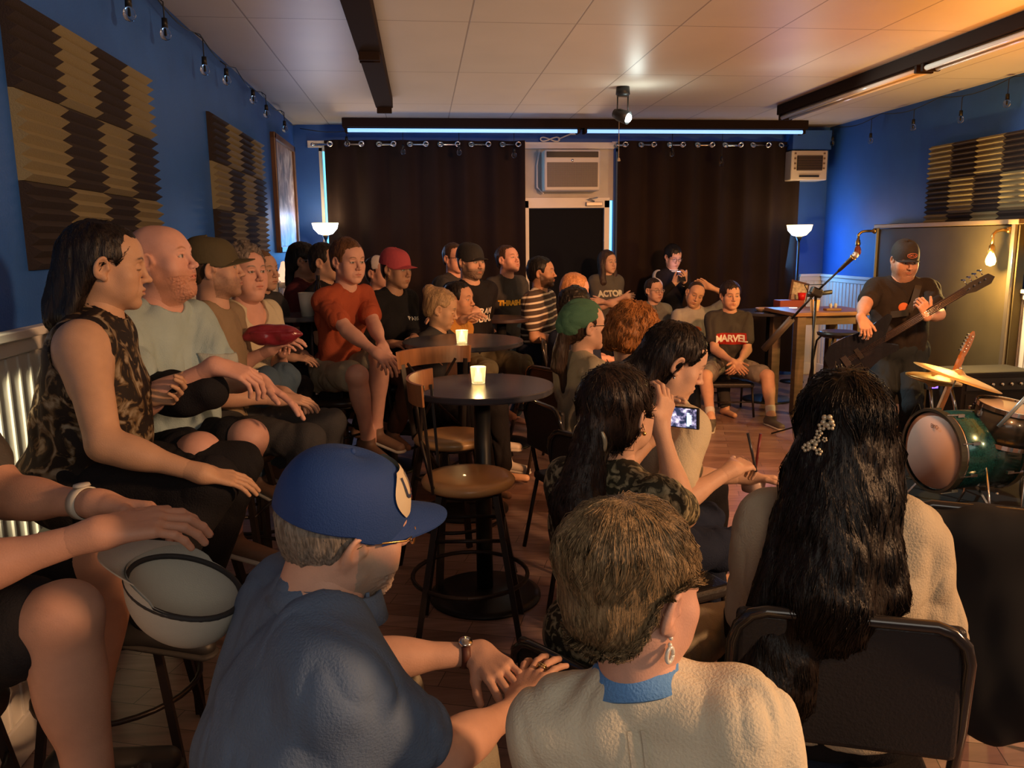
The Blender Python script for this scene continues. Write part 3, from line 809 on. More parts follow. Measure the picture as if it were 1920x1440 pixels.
def print_mat(name, base, c2, c3, scale=26, rough=.7):
    """cloth with an irregular printed pattern in two extra colours"""
    m = bpy.data.materials.new(name); m.use_nodes = True; MATS[name] = m; nt = m.node_tree; b = nt.nodes['Principled BSDF']
    tc = nt.nodes.new('ShaderNodeTexCoord'); n = nt.nodes.new('ShaderNodeTexNoise'); n.inputs['Scale'].default_value = scale; n.inputs['Detail'].default_value = 6; n.inputs['Distortion'].default_value = 1.5
    cr = nt.nodes.new('ShaderNodeValToRGB'); cr.color_ramp.elements[0].position = .44; cr.color_ramp.elements[0].color = (*base, 1); cr.color_ramp.elements[1].position = .66; cr.color_ramp.elements[1].color = (*c3, 1)
    e = cr.color_ramp.elements.new(.54); e.color = (*c2, 1); e = cr.color_ramp.elements.new(.50); e.color = (*base, 1)
    nt.links.new(tc.outputs['Object'], n.inputs['Vector']); nt.links.new(n.outputs['Fac'], cr.inputs['Fac']); nt.links.new(cr.outputs['Color'], b.inputs['Base Color'])
    b.inputs['Roughness'].default_value = rough; b.inputs['Specular IOR Level'].default_value = .2
    return m
def collar_band(J, name, m, r0, r1, z0, z1, fwd=.012, tilt=14):
    """a folded collar standing round the neck"""
    Ut, Uf, Ur = J['Ut'], J['Uf'], J['Ur']; c = J['NB'] + Ut * z0 + Uf * fwd
    ax = rotv(Ut, Ur, -tilt); f2 = U_(Uf - ax * (Uf @ ax)); r2 = np.cross(f2, ax)
    M = Matrix.Translation(tuple(c)) @ Matrix(np.column_stack([r2, f2, ax]).tolist()).to_4x4() @ Matrix.Diagonal((1, 1.02, 1, 1))
    h = z1 - z0
    MB().lathe([(r1 - .003, h - .002), (r1, h + .001), (r1 + .004, h), (r0 + .010, .0), (r0 + .004, -.004), (r0, .0), (r1 - .003, h - .002)], M=M, n=48).build(name, m, J['root'])

# ------------------------------------------------------------------ the room
def nodes_mat(name):
    m = bpy.data.materials.new(name); m.use_nodes = True; MATS[name] = m
    return m, m.node_tree, m.node_tree.nodes['Principled BSDF']
def plank_floor():
    m, nt, b = nodes_mat('wood_floor')
    tc = nt.nodes.new('ShaderNodeTexCoord'); mp = nt.nodes.new('ShaderNodeMapping'); mp.inputs['Rotation'].default_value = (0, 0, math.radians(18))
    br = nt.nodes.new('ShaderNodeTexBrick'); br.inputs['Scale'].default_value = 1.0
    br.inputs['Brick Width'].default_value = .42; br.inputs['Row Height'].default_value = .105; br.inputs['Mortar Size'].default_value = .0016
    br.inputs['Color1'].default_value = (.20, .115, .098, 1); br.inputs['Color2'].default_value = (.34, .22, .185, 1); br.inputs['Mortar'].default_value = (.03, .015, .01, 1)
    n = nt.nodes.new('ShaderNodeTexNoise'); n.inputs['Scale'].default_value = 3; n.inputs['Detail'].default_value = 8
    mp2 = nt.nodes.new('ShaderNodeMapping'); mp2.inputs['Scale'].default_value = (1, 12, 1); mp2.inputs['Rotation'].default_value = (0, 0, math.radians(18))
    nt.links.new(tc.outputs['Object'], mp.inputs['Vector']); nt.links.new(mp.outputs['Vector'], br.inputs['Vector'])
    nt.links.new(tc.outputs['Object'], mp2.inputs['Vector']); nt.links.new(mp2.outputs['Vector'], n.inputs['Vector'])
    mr = nt.nodes.new('ShaderNodeMapRange'); mr.inputs['To Min'].default_value = .45; mr.inputs['To Max'].default_value = 1.5
    nt.links.new(n.outputs['Fac'], mr.inputs['Value'])
    v = nt.nodes.new('ShaderNodeVectorMath'); v.operation = 'SCALE'
    nt.links.new(br.outputs['Color'], v.inputs[0]); nt.links.new(mr.outputs['Result'], v.inputs['Scale']); nt.links.new(v.outputs['Vector'], b.inputs['Base Color'])
    b.inputs['Roughness'].default_value = .30; b.inputs['Specular IOR Level'].default_value = .5
    bp = nt.nodes.new('ShaderNodeBump'); bp.inputs['Strength'].default_value = .25; bp.inputs['Distance'].default_value = .003
    nt.links.new(br.outputs['Fac'], bp.inputs['Height']); bp.invert = True; nt.links.new(bp.outputs['Normal'], b.inputs['Normal'])
    return m
def ceiling_mat():
    m, nt, b = nodes_mat('ceiling_board')
    tc = nt.nodes.new('ShaderNodeTexCoord'); mp = nt.nodes.new('ShaderNodeMapping')
    mp.inputs['Rotation'].default_value = (0, 0, PI / 2); mp.inputs['Location'].default_value = (.72, -.318, 0)
    br = nt.nodes.new('ShaderNodeTexBrick'); br.inputs['Scale'].default_value = 1.0; br.offset = 0.0
    br.inputs['Brick Width'].default_value = 1.42; br.inputs['Row Height'].default_value = .636; br.inputs['Mortar Size'].default_value = .006; br.inputs['Mortar Smooth'].default_value = .4
    br.inputs['Color1'].default_value = (.62, .54, .46, 1); br.inputs['Color2'].default_value = (.57, .51, .44, 1); br.inputs['Mortar'].default_value = (.30, .24, .19, 1)
    nt.links.new(tc.outputs['Object'], mp.inputs['Vector']); nt.links.new(mp.outputs['Vector'], br.inputs['Vector'])
    n = nt.nodes.new('ShaderNodeTexNoise'); n.inputs['Scale'].default_value = 1.6; n.inputs['Detail'].default_value = 6
    nt.links.new(tc.outputs['Object'], n.inputs['Vector'])
    mr = nt.nodes.new('ShaderNodeMapRange'); mr.inputs['To Min'].default_value = .86; mr.inputs['To Max'].default_value = 1.12
    nt.links.new(n.outputs['Fac'], mr.inputs['Value'])
    v = nt.nodes.new('ShaderNodeVectorMath'); v.operation = 'SCALE'
    nt.links.new(br.outputs['Color'], v.inputs[0]); nt.links.new(mr.outputs['Result'], v.inputs['Scale']); nt.links.new(v.outputs['Vector'], b.inputs['Base Color'])
    b.inputs['Roughness'].default_value = .42; b.inputs['Specular IOR Level'].default_value = .35
    bp = nt.nodes.new('ShaderNodeBump'); bp.inputs['Strength'].default_value = .4; bp.inputs['Distance'].default_value = .006; bp.invert = True
    nt.links.new(br.outputs['Fac'], bp.inputs['Height']); nt.links.new(bp.outputs['Normal'], b.inputs['Normal'])
    return m
BLUE = mat('blue_wall_paint', (.018, .090, .37), .55, bump=.15, bscale=120, vary=.10, vscale=3)
WHITE = mat('white_paint', (.78, .75, .70), .5, vary=.05, vscale=4)
WOODD = mat('dark_wood', (.055, .026, .014), .45, vary=.3, vscale=5, stretch=(1, 1, 8))
BLACK = mat('black_metal', (.012, .012, .013), .42, metal=.3, spec=.5)
DKPL = mat('black_plastic', (.015, .014, .015), .5)
CHROME = mat('chrome', (.75, .73, .70), .18, metal=1.0)
BRASS = mat('brass', (.62, .40, .14), .28, metal=1.0)
CEIL = ceiling_mat()
T = .12
struct(MB().box(((XL + XR) / 2, (YB + YF) / 2, -.05), (XR - XL + .24, YB - YF + .24, .1)).build('floor', plank_floor()))
struct(MB().box(((XL + XR) / 2, (YB + YF) / 2, ZC + .05), (XR - XL + .24, YB - YF + .24, .1)).build('ceiling', CEIL))
struct(MB().box((XL - T / 2, (YB + YF) / 2, ZC / 2), (T, YB - YF + .24, ZC)).build('wall_left', BLUE))
struct(MB().box((XR + T / 2, (YB + YF) / 2, ZC / 2), (T, YB - YF + .24, ZC)).build('wall_right', BLUE))
struct(MB().box(((XL + XR) / 2, YF - T / 2, ZC / 2), (XR - XL, T, ZC)).build('wall_front', BLUE))
# back wall with two window openings and a doorway
def wx(px): return P(px, 455, YB)[0]
zt = P(900, 268, YB)[2]
w1a, w1b, dra, drb, w2a, w2b = wx(606), wx(978), wx(984), wx(1149), wx(1153), wx(1492)
ztop = P(1060, 277, YB)[2]
b = MB()
def wallrect(x0, x1, z0, z1): b.box(((x0 + x1) / 2, YB + T / 2, (z0 + z1) / 2), (x1 - x0, T, z1 - z0))
wallrect(XL, XR, ztop, ZC); wallrect(XL, w1a, 0, ztop); wallrect(w2b, XR, 0, ztop)
wallrect(w1a, w1b, 0, .62); wallrect(w2a, w2b, 0, .62)
wallrect(w1b, dra, 0, ztop); wallrect(drb, w2a, 0, ztop)
struct(b.build('wall_back', BLUE))
CYAN = mat('daylight_pane', (.2, .5, .7), .3, emit=(.16, .62, 1.0), estr=1.7)
for n, (x0, x1) in enumerate(((w1a, w1b), (w2a, w2b))):
    r = empty('window_%d' % (n + 1), ((x0 + x1) / 2, YB + .06, .62)); struct(r)
    f = MB()
    for xx in (x0 + .018, x1 - .018, (x0 + x1) / 2): f.box((xx, YB + .05, (ztop + .62) / 2), (.035, .07, ztop - .62))
    for zz in (.64, ztop - .02): f.box(((x0 + x1) / 2, YB + .05, zz), (x1 - x0, .07, .04))
    fo = f.build('window_frame', WHITE, r)
    MB().box(((x0 + x1) / 2, YB + .09, (ztop + .62) / 2), (x1 - x0, .01, ztop - .64)).build('pane', CYAN, r)
# wainscot, cap rail, baseboard
def wains(name, a, b_, n, side):
    a = Vector(a); b_ = Vector(b_); L = (b_ - a).length; d = (b_ - a) / L; nn = Vector(n); m = MB(); h = 1.34 if name == 'left' else 1.19
    c = (a + b_) / 2 + nn * .008
    m.bar((c.x, c.y, .0), (c.x, c.y, h), L if abs(d.x) > .5 else .016, .016 if abs(d.x) > .5 else L, up=(0, 1, 0))
    k = int(L / .075)
    for i in range(k + 1):
        p = a + d * (i * L / k) + nn * .018
        m.bar((p.x, p.y, .14), (p.x, p.y, h - .06), .010, .010, up=(0, 1, 0))
    struct(m.build('trim_' + name, WHITE))
    m = MB(); p = (a + b_) / 2
    for z, hh, dd in ((h + .01, .03, .05), (h - .03, .05, .03)):
        m.box(tuple(Vector((p.x, p.y, z)) + nn * dd / 2), (L if abs(d.x) > .5 else dd, dd if abs(d.x) > .5 else L, hh), bev=.004)
    struct(m.build('trim_cap_' + name, WHITE))
    m = MB(); m.box(tuple(Vector((p.x, p.y, .07)) + nn * .014), (L if abs(d.x) > .5 else .028, .028 if abs(d.x) > .5 else L, .14), bev=.006)
    struct(m.build('baseboard_' + name, WHITE))
wains('left', (XL, YF, 0), (XL, YB, 0), (1, 0, 0), 1)
wains('right', (XR, YF, 0), (XR, YB, 0), (-1, 0, 0), 1)
wains('back_corner', (w2b + .06, YB, 0), (XR, YB, 0), (0, -1, 0), 1)
wains('back_left', (XL, YB, 0), (w1a - .04, YB, 0), (0, -1, 0), 1)
# window casing (white frames peeping round the curtains)
b = MB()
for (x0, x1) in ((w1a - .06, w1b), (w2a, w2b + .04)):
    b.box(((x0 + x1) / 2, YB - .015, ztop + .03), (x1 - x0 + .1, .03, .07))
struct(b.build('trim_windows', WHITE))
# doorway: transom board with the air conditioner, door frame and a covered glass door
yd = YB + .02
def dp(px, py): return P(px, py, YB)
zL = dp(1060, 376)[2]; zD = dp(1060, 392)[2]
b = MB(); PLY = mat('painted_board', (.52, .50, .47), .55, vary=.10, vscale=5)
b.box(((dra + drb) / 2, YB + .03, (ztop + zL) / 2), (drb - dra, .03, ztop - zL))
d = struct(b.build('trim_transom', PLY))
b = MB(); xs0, xs1 = wx(984), wx(1148)
for x0, x1 in ((xs0, xs0 + .045), (wx(1131), wx(1141))): b.box(((x0 + x1) / 2, YB - .01, zL / 2), (x1 - x0, .06, zL), bev=.004)
b.box(((xs0 + wx(1141)) / 2, YB - .01, (zL + zD) / 2 + .02), (wx(1141) - xs0, .06, zL - zD + .02), bev=.004)
b.box(((xs0 + xs1) / 2, YB - .02, ztop + .02), (xs1 - xs0, .06, .07), bev=.004)
struct(b.build('trim_door', WHITE))
MB().box(((wx(1141) + drb) / 2, YB + .06, ztop / 2), (drb - wx(1141), .01, ztop)).build('window_3', CYAN)['kind'] = 'structure'
b = MB(); b.box(((xs0 + .045 + wx(1131)) / 2, YB + .03, zD / 2), (wx(1131) - xs0 - .045, .04, zD))
dd = struct(b.build('door_1', mat('covered_glass', (.008, .009, .013), .75, spec=.08)))
b = MB(); q = dp(1112, 383); b.box(tuple(q + [0, -.06, 0]), (.19, .05, .045), bev=.006); b.tube([q + [0, -.07, .03], q + [-.07, -.12, .055], q + [.03, -.10, .07]], .008, 6)
b.build('door_closer', mat('grey_metal', (.35, .33, .32), .4, metal=.6), dd)
# air conditioner
ac0, ac1 = dp(1014, 285), dp(1116, 360)
r = empty('air_conditioner', ((ac0[0] + ac1[0]) / 2, YB, ac1[2]), 'white window air conditioner mounted above the dark door', 'air conditioner')
acx, acz, aw, ah = (ac0[0] + ac1[0]) / 2, (ac0[2] + ac1[2]) / 2, ac1[0] - ac0[0], ac0[2] - ac1[2]
PLA = mat('beige_plastic', (.60, .57, .53), .45)
b = MB(); b.box((acx, YB - .12, acz), (aw, .28, ah), bev=.018, seg=3); b.build('housing', PLA, r)
b = MB(); b.box((acx, YB - .265, acz + ah * .38), (aw * .92, .012, ah * .14), bev=.004); b.build('air_outlet', DKPL, r)
b = MB()
for i in range(26):
    b.box((acx, YB - .266, acz - ah * .40 + i * ah * .58 / 25), (aw * .90, .008, ah * .012))
for i in range(40):
    b.box((acx - aw * .45 + i * aw * .9 / 39, YB - .264, acz - ah * .11), (.003, .006, ah * .58))
b.build('grille', mat('grille_grey', (.22, .20, .19), .5), r)
b = MB(); b.box((acx, YB - .262, acz - ah * .11), (aw * .90, .003, ah * .60)); b.build('grille_back', mat('grille_dark', (.08, .07, .07), .7), r)
b = MB(); b.lathe([(0, .006), (.014, .006), (.014, 0), (0, 0)], M=Matrix.Translation((acx, YB - .262, acz + ah * .235)) @ Matrix.Rotation(PI / 2, 4, 'X'), n=20); b.build('badge', CHROME, r)
b = MB(); b.tube([(ac0[0] - .02, YB - .05, ac0[2] + .02), (ac0[0] - .05, YB - .04, ac0[2] - .15), (ac0[0] - .05, YB - .05, ac1[2] + .05), (ac0[0] + .02, YB - .07, ac1[2] - .02)], .009, 6)
b.build('power_cord', WHITE, r)
b = MB(); q = dp(1045, 262)
b.tube([q + [-.09 + .09 * math.cos(t) * 1.2, -.04 - .01 * math.sin(t), .022 * math.sin(2 * t)] for t in np.linspace(0, 2 * PI, 30)], .008, 6)
b.tube([q + [.0, -.04, 0], q + [.10, -.05, .04], q + [.15, -.03, .06]], .008, 6)
b.box(tuple(q + [.17, -.03, .075]), (.075, .05, .05), bev=.008)
tag(b.build('power_cord', WHITE), 'coiled white power cord and plug above the air conditioner', 'cord')
# bracket over AC
# curtains with grommets
def curtain(x0, x1, ng, lab, sd):
    zt_ = zt + .01; r = empty('curtain', ((x0 + x1) / 2, YB - .14, .06), lab, 'curtain', None)
    b = MB(); L = x1 - x0; nu = 240
    def f(u, v):
        x = x0 + L * u; z = .06 + (zt_ - .06) * v
        w = math.cos(2 * PI * ng / 2 * u)
        a = .035 * (.6 + .4 * v); extra = .018 * math.sin(u * 31 + sd + 1.5 * v) * (1 - v)
        return (x + .010 * math.sin(u * 47 + v * 2), YB - .13 + a * w + extra, z)
    b.grid(f, nu, 14)
    b.build('drape', mat('curtain_cloth', (.016, .0085, .0065), .8, bump=.2, bscale=250, vary=.15, vscale=3, spec=.2), r)
    for i in range(ng):
        u = (i + .5) / ng; p = Vector(f(u, 1)); g = MB()
        g.lathe([(.018, -.004), (.032, -.004), (.034, 0), (.032, .004), (.018, .004), (.018, -.004)], M=Matrix.Translation((p.x, YB - .175, zt_ - .045)) @ Matrix.Rotation(PI / 2, 4, 'X') @ Matrix.Rotation(.5 * (-1) ** i, 4, 'X'), n=16)
        g.build('grommet', CHROME, r)
    return r
curtain(wx(617), wx(984), 13, 'dark brown grommet curtain left of the door', 1)
curtain(wx(1151), wx(1483), 13, 'dark brown grommet curtain right of the door', 4)
for x0, x1, l in ((wx(598), wx(982), 'curtain rod above the left curtain'), (wx(1150), wx(1490), 'curtain rod above the right curtain')):
    b = MB(); b.tube([(x0, YB - .13, zt - .035), (x1, YB - .13, zt - .035)], .011, 8); b.sphere((x0, YB - .13, zt - .035), .02, 10)
    for xx in (x0 + .03, x1 - .03): b.bar((xx, YB, zt - .03), (xx, YB - .13, zt - .035), .014)
    tag(b.build('curtain_rod', CHROME), 'chrome ' + l, 'curtain rod')
# wall heater / speaker box in the right back corner
h0, h1 = P(1485, 282, 8.95), P(1550, 338, 8.95)
r = empty('wall_heater', ((h0[0] + h1[0]) / 2, 8.95, h1[2]), 'beige boxed wall unit with dark grille near the right back corner', 'heater')
hx, hz, hw, hh = (h0[0] + h1[0]) / 2, (h0[2] + h1[2]) / 2, h1[0] - h0[0], h0[2] - h1[2]
MB().box((hx, 9.08, hz), (hw, .26, hh), bev=.012).build('housing', mat('beige_enamel', (.62, .52, .40), .45), r)
MB().box((hx, 8.945, hz + hh * .08), (hw * .70, .02, hh * .50), bev=.004).build('screen', DKPL, r)
b = MB()
for i in range(9): b.box((hx, 8.932, hz - hh * .14 + i * hh * .055), (hw * .68, .006, .006))
b.build('grille', mat('bronze_grille', (.16, .10, .06), .4, metal=.5), r)
for sx in (-1, 1):
    for i in range(4): MB().box((hx + sx * hw * .40, 8.945, hz - hh * .1 + i * .055), (.02, .01, .02)).build('vent_slot', mat('brown_slot', (.20, .12, .07), .5), r)
MB().box((hx, 8.945, hz - hh * .36), (hw * .55, .012, hh * .07), bev=.003).build('vent', DKPL, r)
# boxed duct above it
b = MB(); q0, q1 = P(1485, 245, 9.0), P(1555, 281, 9.0); b.box(((q0[0] + q1[0]) / 2, 9.08, (q0[2] + q1[2]) / 2), (q1[0] - q0[0], .24, q0[2] - q1[2]))
struct(b.build('trim_duct', BLUE))
# dark pipe down the right corner
qx = P(1582, 300, 8.95)
b = MB(); b.tube([(qx[0], 9.1, 2.42), (qx[0], 9.1, 0)], .028, 10); struct(b.build('trim_pipe', BLACK))
# fluorescent fixtures
def fixture(p0, p1, lab, tubes, seg, mt):
    p0 = Vector(p0); p1 = Vector(p1); d = (p1 - p0).normalized(); n = Vector((0, 0, 1)).cross(d)
    c = (p0 + p1) / 2
    r = empty('light_fixture', c, lab, 'light fixture')
    b = MB(); b.bar(p0, p1, .13, .085, up=(0, 0, 1)) if False else None
    if abs(d.x) > .5: b.box(c, ((p1 - p0).length, .15, .09), bev=.006)
    else: b.box(c, (.15, (p1 - p0).length, .09), bev=.006)
    b.build('housing', mat('fixture_brown', (.022, .013, .010), .85, spec=.1), r)
    L = (p1 - p0).length
    for k in range(seg):
        a = p0 + d * (L * k / seg + .05); e = p0 + d * (L * (k + 1) / seg - .05)
        for sgn in tubes:
            t = MB(); t.tube([a + n * .04 * sgn + Vector((0, 0, -.075)), e + n * .04 * sgn + Vector((0, 0, -.075))], .019, 12)
            t.build('tube', mt, r)
        for q in (a, e):
            t = MB(); t.box(q + Vector((0, 0, -.065)) - d * (.012 if q is a else -.012), (.13, .03, .06) if abs(d.y) > .5 else (.03, .13, .06), bev=.004)
            t.build('lamp_holder', MATS['fixture_brown'], r)
    return r
TUBE_ON = mat('blue_tube', (.4, .55, .8), .3, emit=(.22, .48, 1.0), estr=1.5)
TUBE_OFF = mat('tube_glass', (.75, .66, .58), .15, spec=.7)
fb0, fb1 = P(642, 229, 8.75), P(1510, 240, 8.75)
fixture((fb0[0], 8.75, ZC - .046), (fb1[0], 8.75, ZC - .046), 'long dark ceiling batten with glowing blue tubes above the curtains', (-1,), 2, TUBE_ON)
fixture((-.29, 1.2, ZC - .046), (-.29, 7.5, ZC - .046), 'dark empty ceiling batten running toward the left curtain', (), 3, TUBE_OFF)
fixture((3.53, 1.0, ZC - .046), (3.53, 7.75, ZC - .046), 'dark ceiling batten with unlit tubes on the stage side', (-1, 1), 3, TUBE_OFF)
# ceiling spot lamp
q = P(1168, 166, 6.9)
r = empty('spot_lamp', (q[0], 6.9, ZC - .28), 'black swivel spot lamp shining from the middle of the ceiling', 'spot lamp')
MB().lathe([(0, 0), (.055, 0), (.06, -.06), (.045, -.075), (0, -.075)], c=(q[0], 6.9, ZC)).build('base', BLACK, r)
b = MB()
for sx in (-1, 1): b.tube([(q[0] + sx * .045, 6.9, ZC - .07), (q[0] + sx * .045, 6.9, ZC - .22)], .006, 8)
b.box((q[0], 6.9, ZC - .075), (.10, .02, .012))
b.build('bracket', BLACK, r)
sd_ = Vector((.72, -.62, -.38)).normalized(); mm = sd_.to_track_quat('Z', 'Y').to_matrix().to_4x4()
hc = Vector((q[0], 6.9, ZC - .235))
MB().lathe([(0, -.09), (.035, -.085), (.05, -.04), (.055, .06), (.05, .06), (.045, .0), (0, -.01)], M=Matrix.Translation(hc) @ mm, n=24).build('lamp_head', BLACK, r)
MB().sphere(hc + sd_ * .05, .036, 16).build('bulb', mat('spot_bulb', (1, 1, 1), .3, emit=(.85, 1.0, .95), estr=30), r)
light('ceiling_spot', 'SPOT', tuple(hc + sd_ * .10), 220, (.9, 1.0, .92), .04, tuple(hc + sd_ * 5), 75, .6)
light('spot_spill', 'POINT', tuple(hc + sd_ * .14 + Vector((0, 0, .03))), 3.5, (.85, 1.0, .92), .05)
# pull cord
b = MB(); q_ = P(1160, 296, 8.5); b.tube([(q_[0], q_[1], ZC), q_], .004, 5); b.lathe([(0, .04), (.012, .03), (.02, 0), (0, -.005)], c=P(1160, 302, 8.5), n=10)
tag(b.build('pull_cord', mat('cord_beige', (.5, .42, .32), .7)), 'beige pull cord hanging beside the air conditioner', 'pull cord')
# foam acoustic tiles
FD = mat('foam_charcoal', (.030, .020, .018), .9, bump=.3, bscale=200); FL = mat('foam_tan', (.25, .21, .115), .9, bump=.3, bscale=200)
def foam(xw, sgn, y0, z0, tw, th, rows, cols, first_dark, group, where):
    for r_ in range(rows):
        for c in range(cols):
            dark = ((r_ + c) % 2 == 0) == first_dark
            ya = y0 + c * tw; zb = z0 - r_ * th; nw = 7; b = MB()
            prof = [(0, 0)]
            for i in range(nw): prof += [(i * th / nw + .001, .018), ((i + .5) * th / nw, .052)]
            prof += [(th - .001, .018), (th, 0)]
            b.prism([(a, -h) if False else (a, h) for a, h in prof], (xw, ya + .002, zb), (0, 0, -1), (sgn, 0, 0), (0, 1, 0), tw - .004)
            vert = ['top', 'middle', 'bottom'][r_] if rows == 3 else ['top', 'lower'][min(r_, 1)]
            pos = ['nearest', 'second nearest', 'third nearest', 'fourth nearest', 'farthest'][c]
            o = b.build('foam_tile', FD if dark else FL)
            tag(o, '%s wedge foam tile in the %s row, %s, %s' % ('charcoal' if dark else 'tan', vert, pos, where), 'acoustic tile', group)
foam(XL, 1, 2.93, 2.45, .345, .300, 3, 4, True, 'foam tiles in the near panel of the left wall', 'near left panel')
foam(XL, 1, 5.50, 2.47, .42, .305, 3, 4, True, 'foam tiles in the far panel of the left wall', 'far left panel')
foam(XR, -1, 5.60, 2.46, .325, .31, 3, 5, False, 'foam tiles on the right wall', 'right wall')
# framed picture on the left wall
ya, yb = 7.75, 8.95; zt2, zb2 = 2.64, 1.55
r = empty('framed_picture', (XL, (ya + yb) / 2, zb2), 'tall framed picture in a brown frame on the left wall beside the window', 'picture')
b = MB()
for y in (ya + .03, yb - .03): b.box((XL + .02, y, (zt2 + zb2) / 2), (.05, .06, zt2 - zb2), bev=.008)
for z in (zb2 + .03, zt2 - .03): b.box((XL + .02, (ya + yb) / 2, z), (.05, yb - ya, .06), bev=.008)
b.build('frame', mat('walnut_frame', (.12, .055, .025), .4, vary=.2), r)
m, nt, bb = nodes_mat('picture_print')
n = nt.nodes.new('ShaderNodeTexNoise'); n.inputs['Scale'].default_value = 5; n.inputs['Detail'].default_value = 8; n.inputs['Distortion'].default_value = 1.2
cr = nt.nodes.new('ShaderNodeValToRGB'); cr.color_ramp.elements[0].color = (.10, .08, .09, 1); cr.color_ramp.elements[1].color = (.55, .48, .42, 1); cr.color_ramp.elements[0].position = .35; cr.color_ramp.elements[1].position = .65
e = cr.color_ramp.elements.new(.5); e.color = (.30, .22, .20, 1)
tc = nt.nodes.new('ShaderNodeTexCoord'); nt.links.new(tc.outputs['Object'], n.inputs['Vector']); nt.links.new(n.outputs['Fac'], cr.inputs['Fac']); nt.links.new(cr.outputs['Color'], bb.inputs['Base Color']); bb.inputs['Roughness'].default_value = .45
MB().box((XL + .012, (ya + yb) / 2, (zt2 + zb2) / 2), (.012, yb - ya - .1, zt2 - zb2 - .1)).build('print', m, r)
# festoon lights
GLASS = mat('bulb_glass', (.95, .95, .95), .03, trans=1.0, ior=1.3)
def festoon(pts, bulbs, lab, grp, wherelab):
    b = MB(); pts = [Vector(tuple(p)) for p in pts]; w = []
    for A, B in zip(pts, pts[1:]):
        for i in range(8):
            t = i / 8; q = A.lerp(B, t); q.z -= .05 * math.sin(PI * t); w.append(q)
    w.append(pts[-1]); b.tube(w, .004, 5)
    tag(b.build('festoon_cable', BLACK), lab, 'cable')
    for i, q in enumerate(bulbs):
        q = Vector(tuple(q)); r = empty('festoon_bulb', q, wherelab(i), 'bulb', grp)
        n_ = min(w, key=lambda a: (a - q).length + abs((a - q).to_2d().length) * 3)
        b = MB(); b.tube([q + Vector((0, 0, .06)), (q.x, q.y, max(n_.z - .02, q.z + .07)), n_], .0035, 5); b.build('drop_cord', BLACK, r)
        b = MB(); b.lathe([(0, .065), (.014, .065), (.016, .02), (0, .02)], c=q, n=10); b.build('socket', BLACK, r)
        b = MB(); b.lathe([(.010, .022), (.024, .004), (.028, -.016), (.018, -.036), (0, -.042)], c=q, n=14); b.build('glass_bulb', GLASS, r)
        b = MB(); b.lathe([(0, .015), (.004, .01), (.006, -.015), (0, -.02)], c=q, n=6); b.build('filament', mat('filament_tan', (.7, .6, .45), .3), r)
XB = XL + .09
Lb = [(242, 22), (310, 60), (384, 128), (425, 148), (475, 185), (500, 212), (534, 240), (566, 252)]
def onwall(px, py, x):
    d = WM @ _ray(px, py); d = d * (x / d[0]); return np.array([x, d[1], d[2] + CAM_Z])
wl_ = [onwall(px, py, XB) for px, py in Lb[:7]]
ords = ['nearest', 'second', 'third', 'fourth', 'fifth', 'sixth', 'seventh', 'eighth', 'ninth']
festoon([(XL + .06, y, ZC - .03) for y in np.linspace(1.5, 9.0, 9)], wl_, 'black festoon cable along the top of the left wall', 'festoon bulbs on the left wall', lambda i: 'clear festoon bulb on the left wall, %s from the viewer' % ords[i])
rb = [onwall(px, py, XR - .09) for px, py in ((1888, 192), (1801, 222), (1712, 237), (1632, 262), (1561, 267))]
festoon([(XR - .05, y, ZC - .02) for y in np.linspace(1.5, 9.0, 9)], rb, 'black festoon cable along the top of the right wall', 'festoon bulbs on the right wall', lambda i: 'clear festoon bulb on the right wall, %s from the viewer' % ords[i])
cb = [P(px, py, 8.88) for px, py in ((650, 268), (756, 283), (861, 284), (964, 289), (1260, 287), (1353, 305))]
festoon([(x, 9.0, zt + .12 + .03 * (i % 2)) for i, x in enumerate(np.linspace(XL + .1, XR - .1, 9))], cb, 'black festoon cable strung over the curtains', 'festoon bulbs hanging over the curtains', lambda i: 'clear festoon bulb before the %s curtain, %s from its left end' % (('left', ords[i].replace('nearest', 'first')) if i < 4 else ('right', ['first', 'second'][i - 4])))
# torchiere lamps
OPAL = mat('opal_glass', (.9, .75, .5), .3, emit=(1.0, .72, .34), estr=3.2)
def torchiere(px, py, Y, lab, w):
    q = P(px, py, Y); r = empty('floor_lamp', (q[0], Y, 0), lab, 'floor lamp')
    MB().lathe([(.02, -.075), (.075, -.06), (.125, -.005), (.14, .055), (.134, .055), (.118, .0), (.07, -.05), (0, -.06)], c=q).build('lamp_shade', OPAL, r)
    MB().lathe([(0, -.12), (.02, -.12), (.035, -.075), (0, -.07)], c=q).build('cup', BLACK, r)
    MB().tube([(q[0], Y, .02), (q[0], Y, q[2] - .1)], .012, 10).build('pole', BLACK, r)
    MB().lathe([(0, .035), (.03, .03), (.13, .015), (.135, 0), (0, 0)], c=(q[0], Y, 0)).build('base', BLACK, r)
    light('torchiere_light', 'POINT', (q[0], Y, q[2] + .09), w, (1.0, .72, .40), .06)
torchiere(610, 428, 8.85, 'lit torchiere floor lamp with a bowl shade in the left back corner', 6)
torchiere(1499, 431, 8.7, 'lit torchiere floor lamp with a bowl shade beside the right curtain', 6)
# small glowing lamp low on left
q = P(532, 510, 7.6)
r = empty('table_lamp', (q[0], 7.6, q[2] - .2), 'small pale lamp glowing against the left wall behind the seated row', 'lamp')
MB().lathe([(0, .10), (.02, .09), (.03, .05), (.055, -.01), (.05, -.06), (.03, -.09), (0, -.095)], c=q).build('lamp_shade', mat('salt_glow', (.8, .6, .5), .5, emit=(1.0, .62, .40), estr=1.0), r)
MB().lathe([(0, -.09), (.05, -.095), (.06, -.14), (0, -.15)], c=q).build('base', WHITE, r)

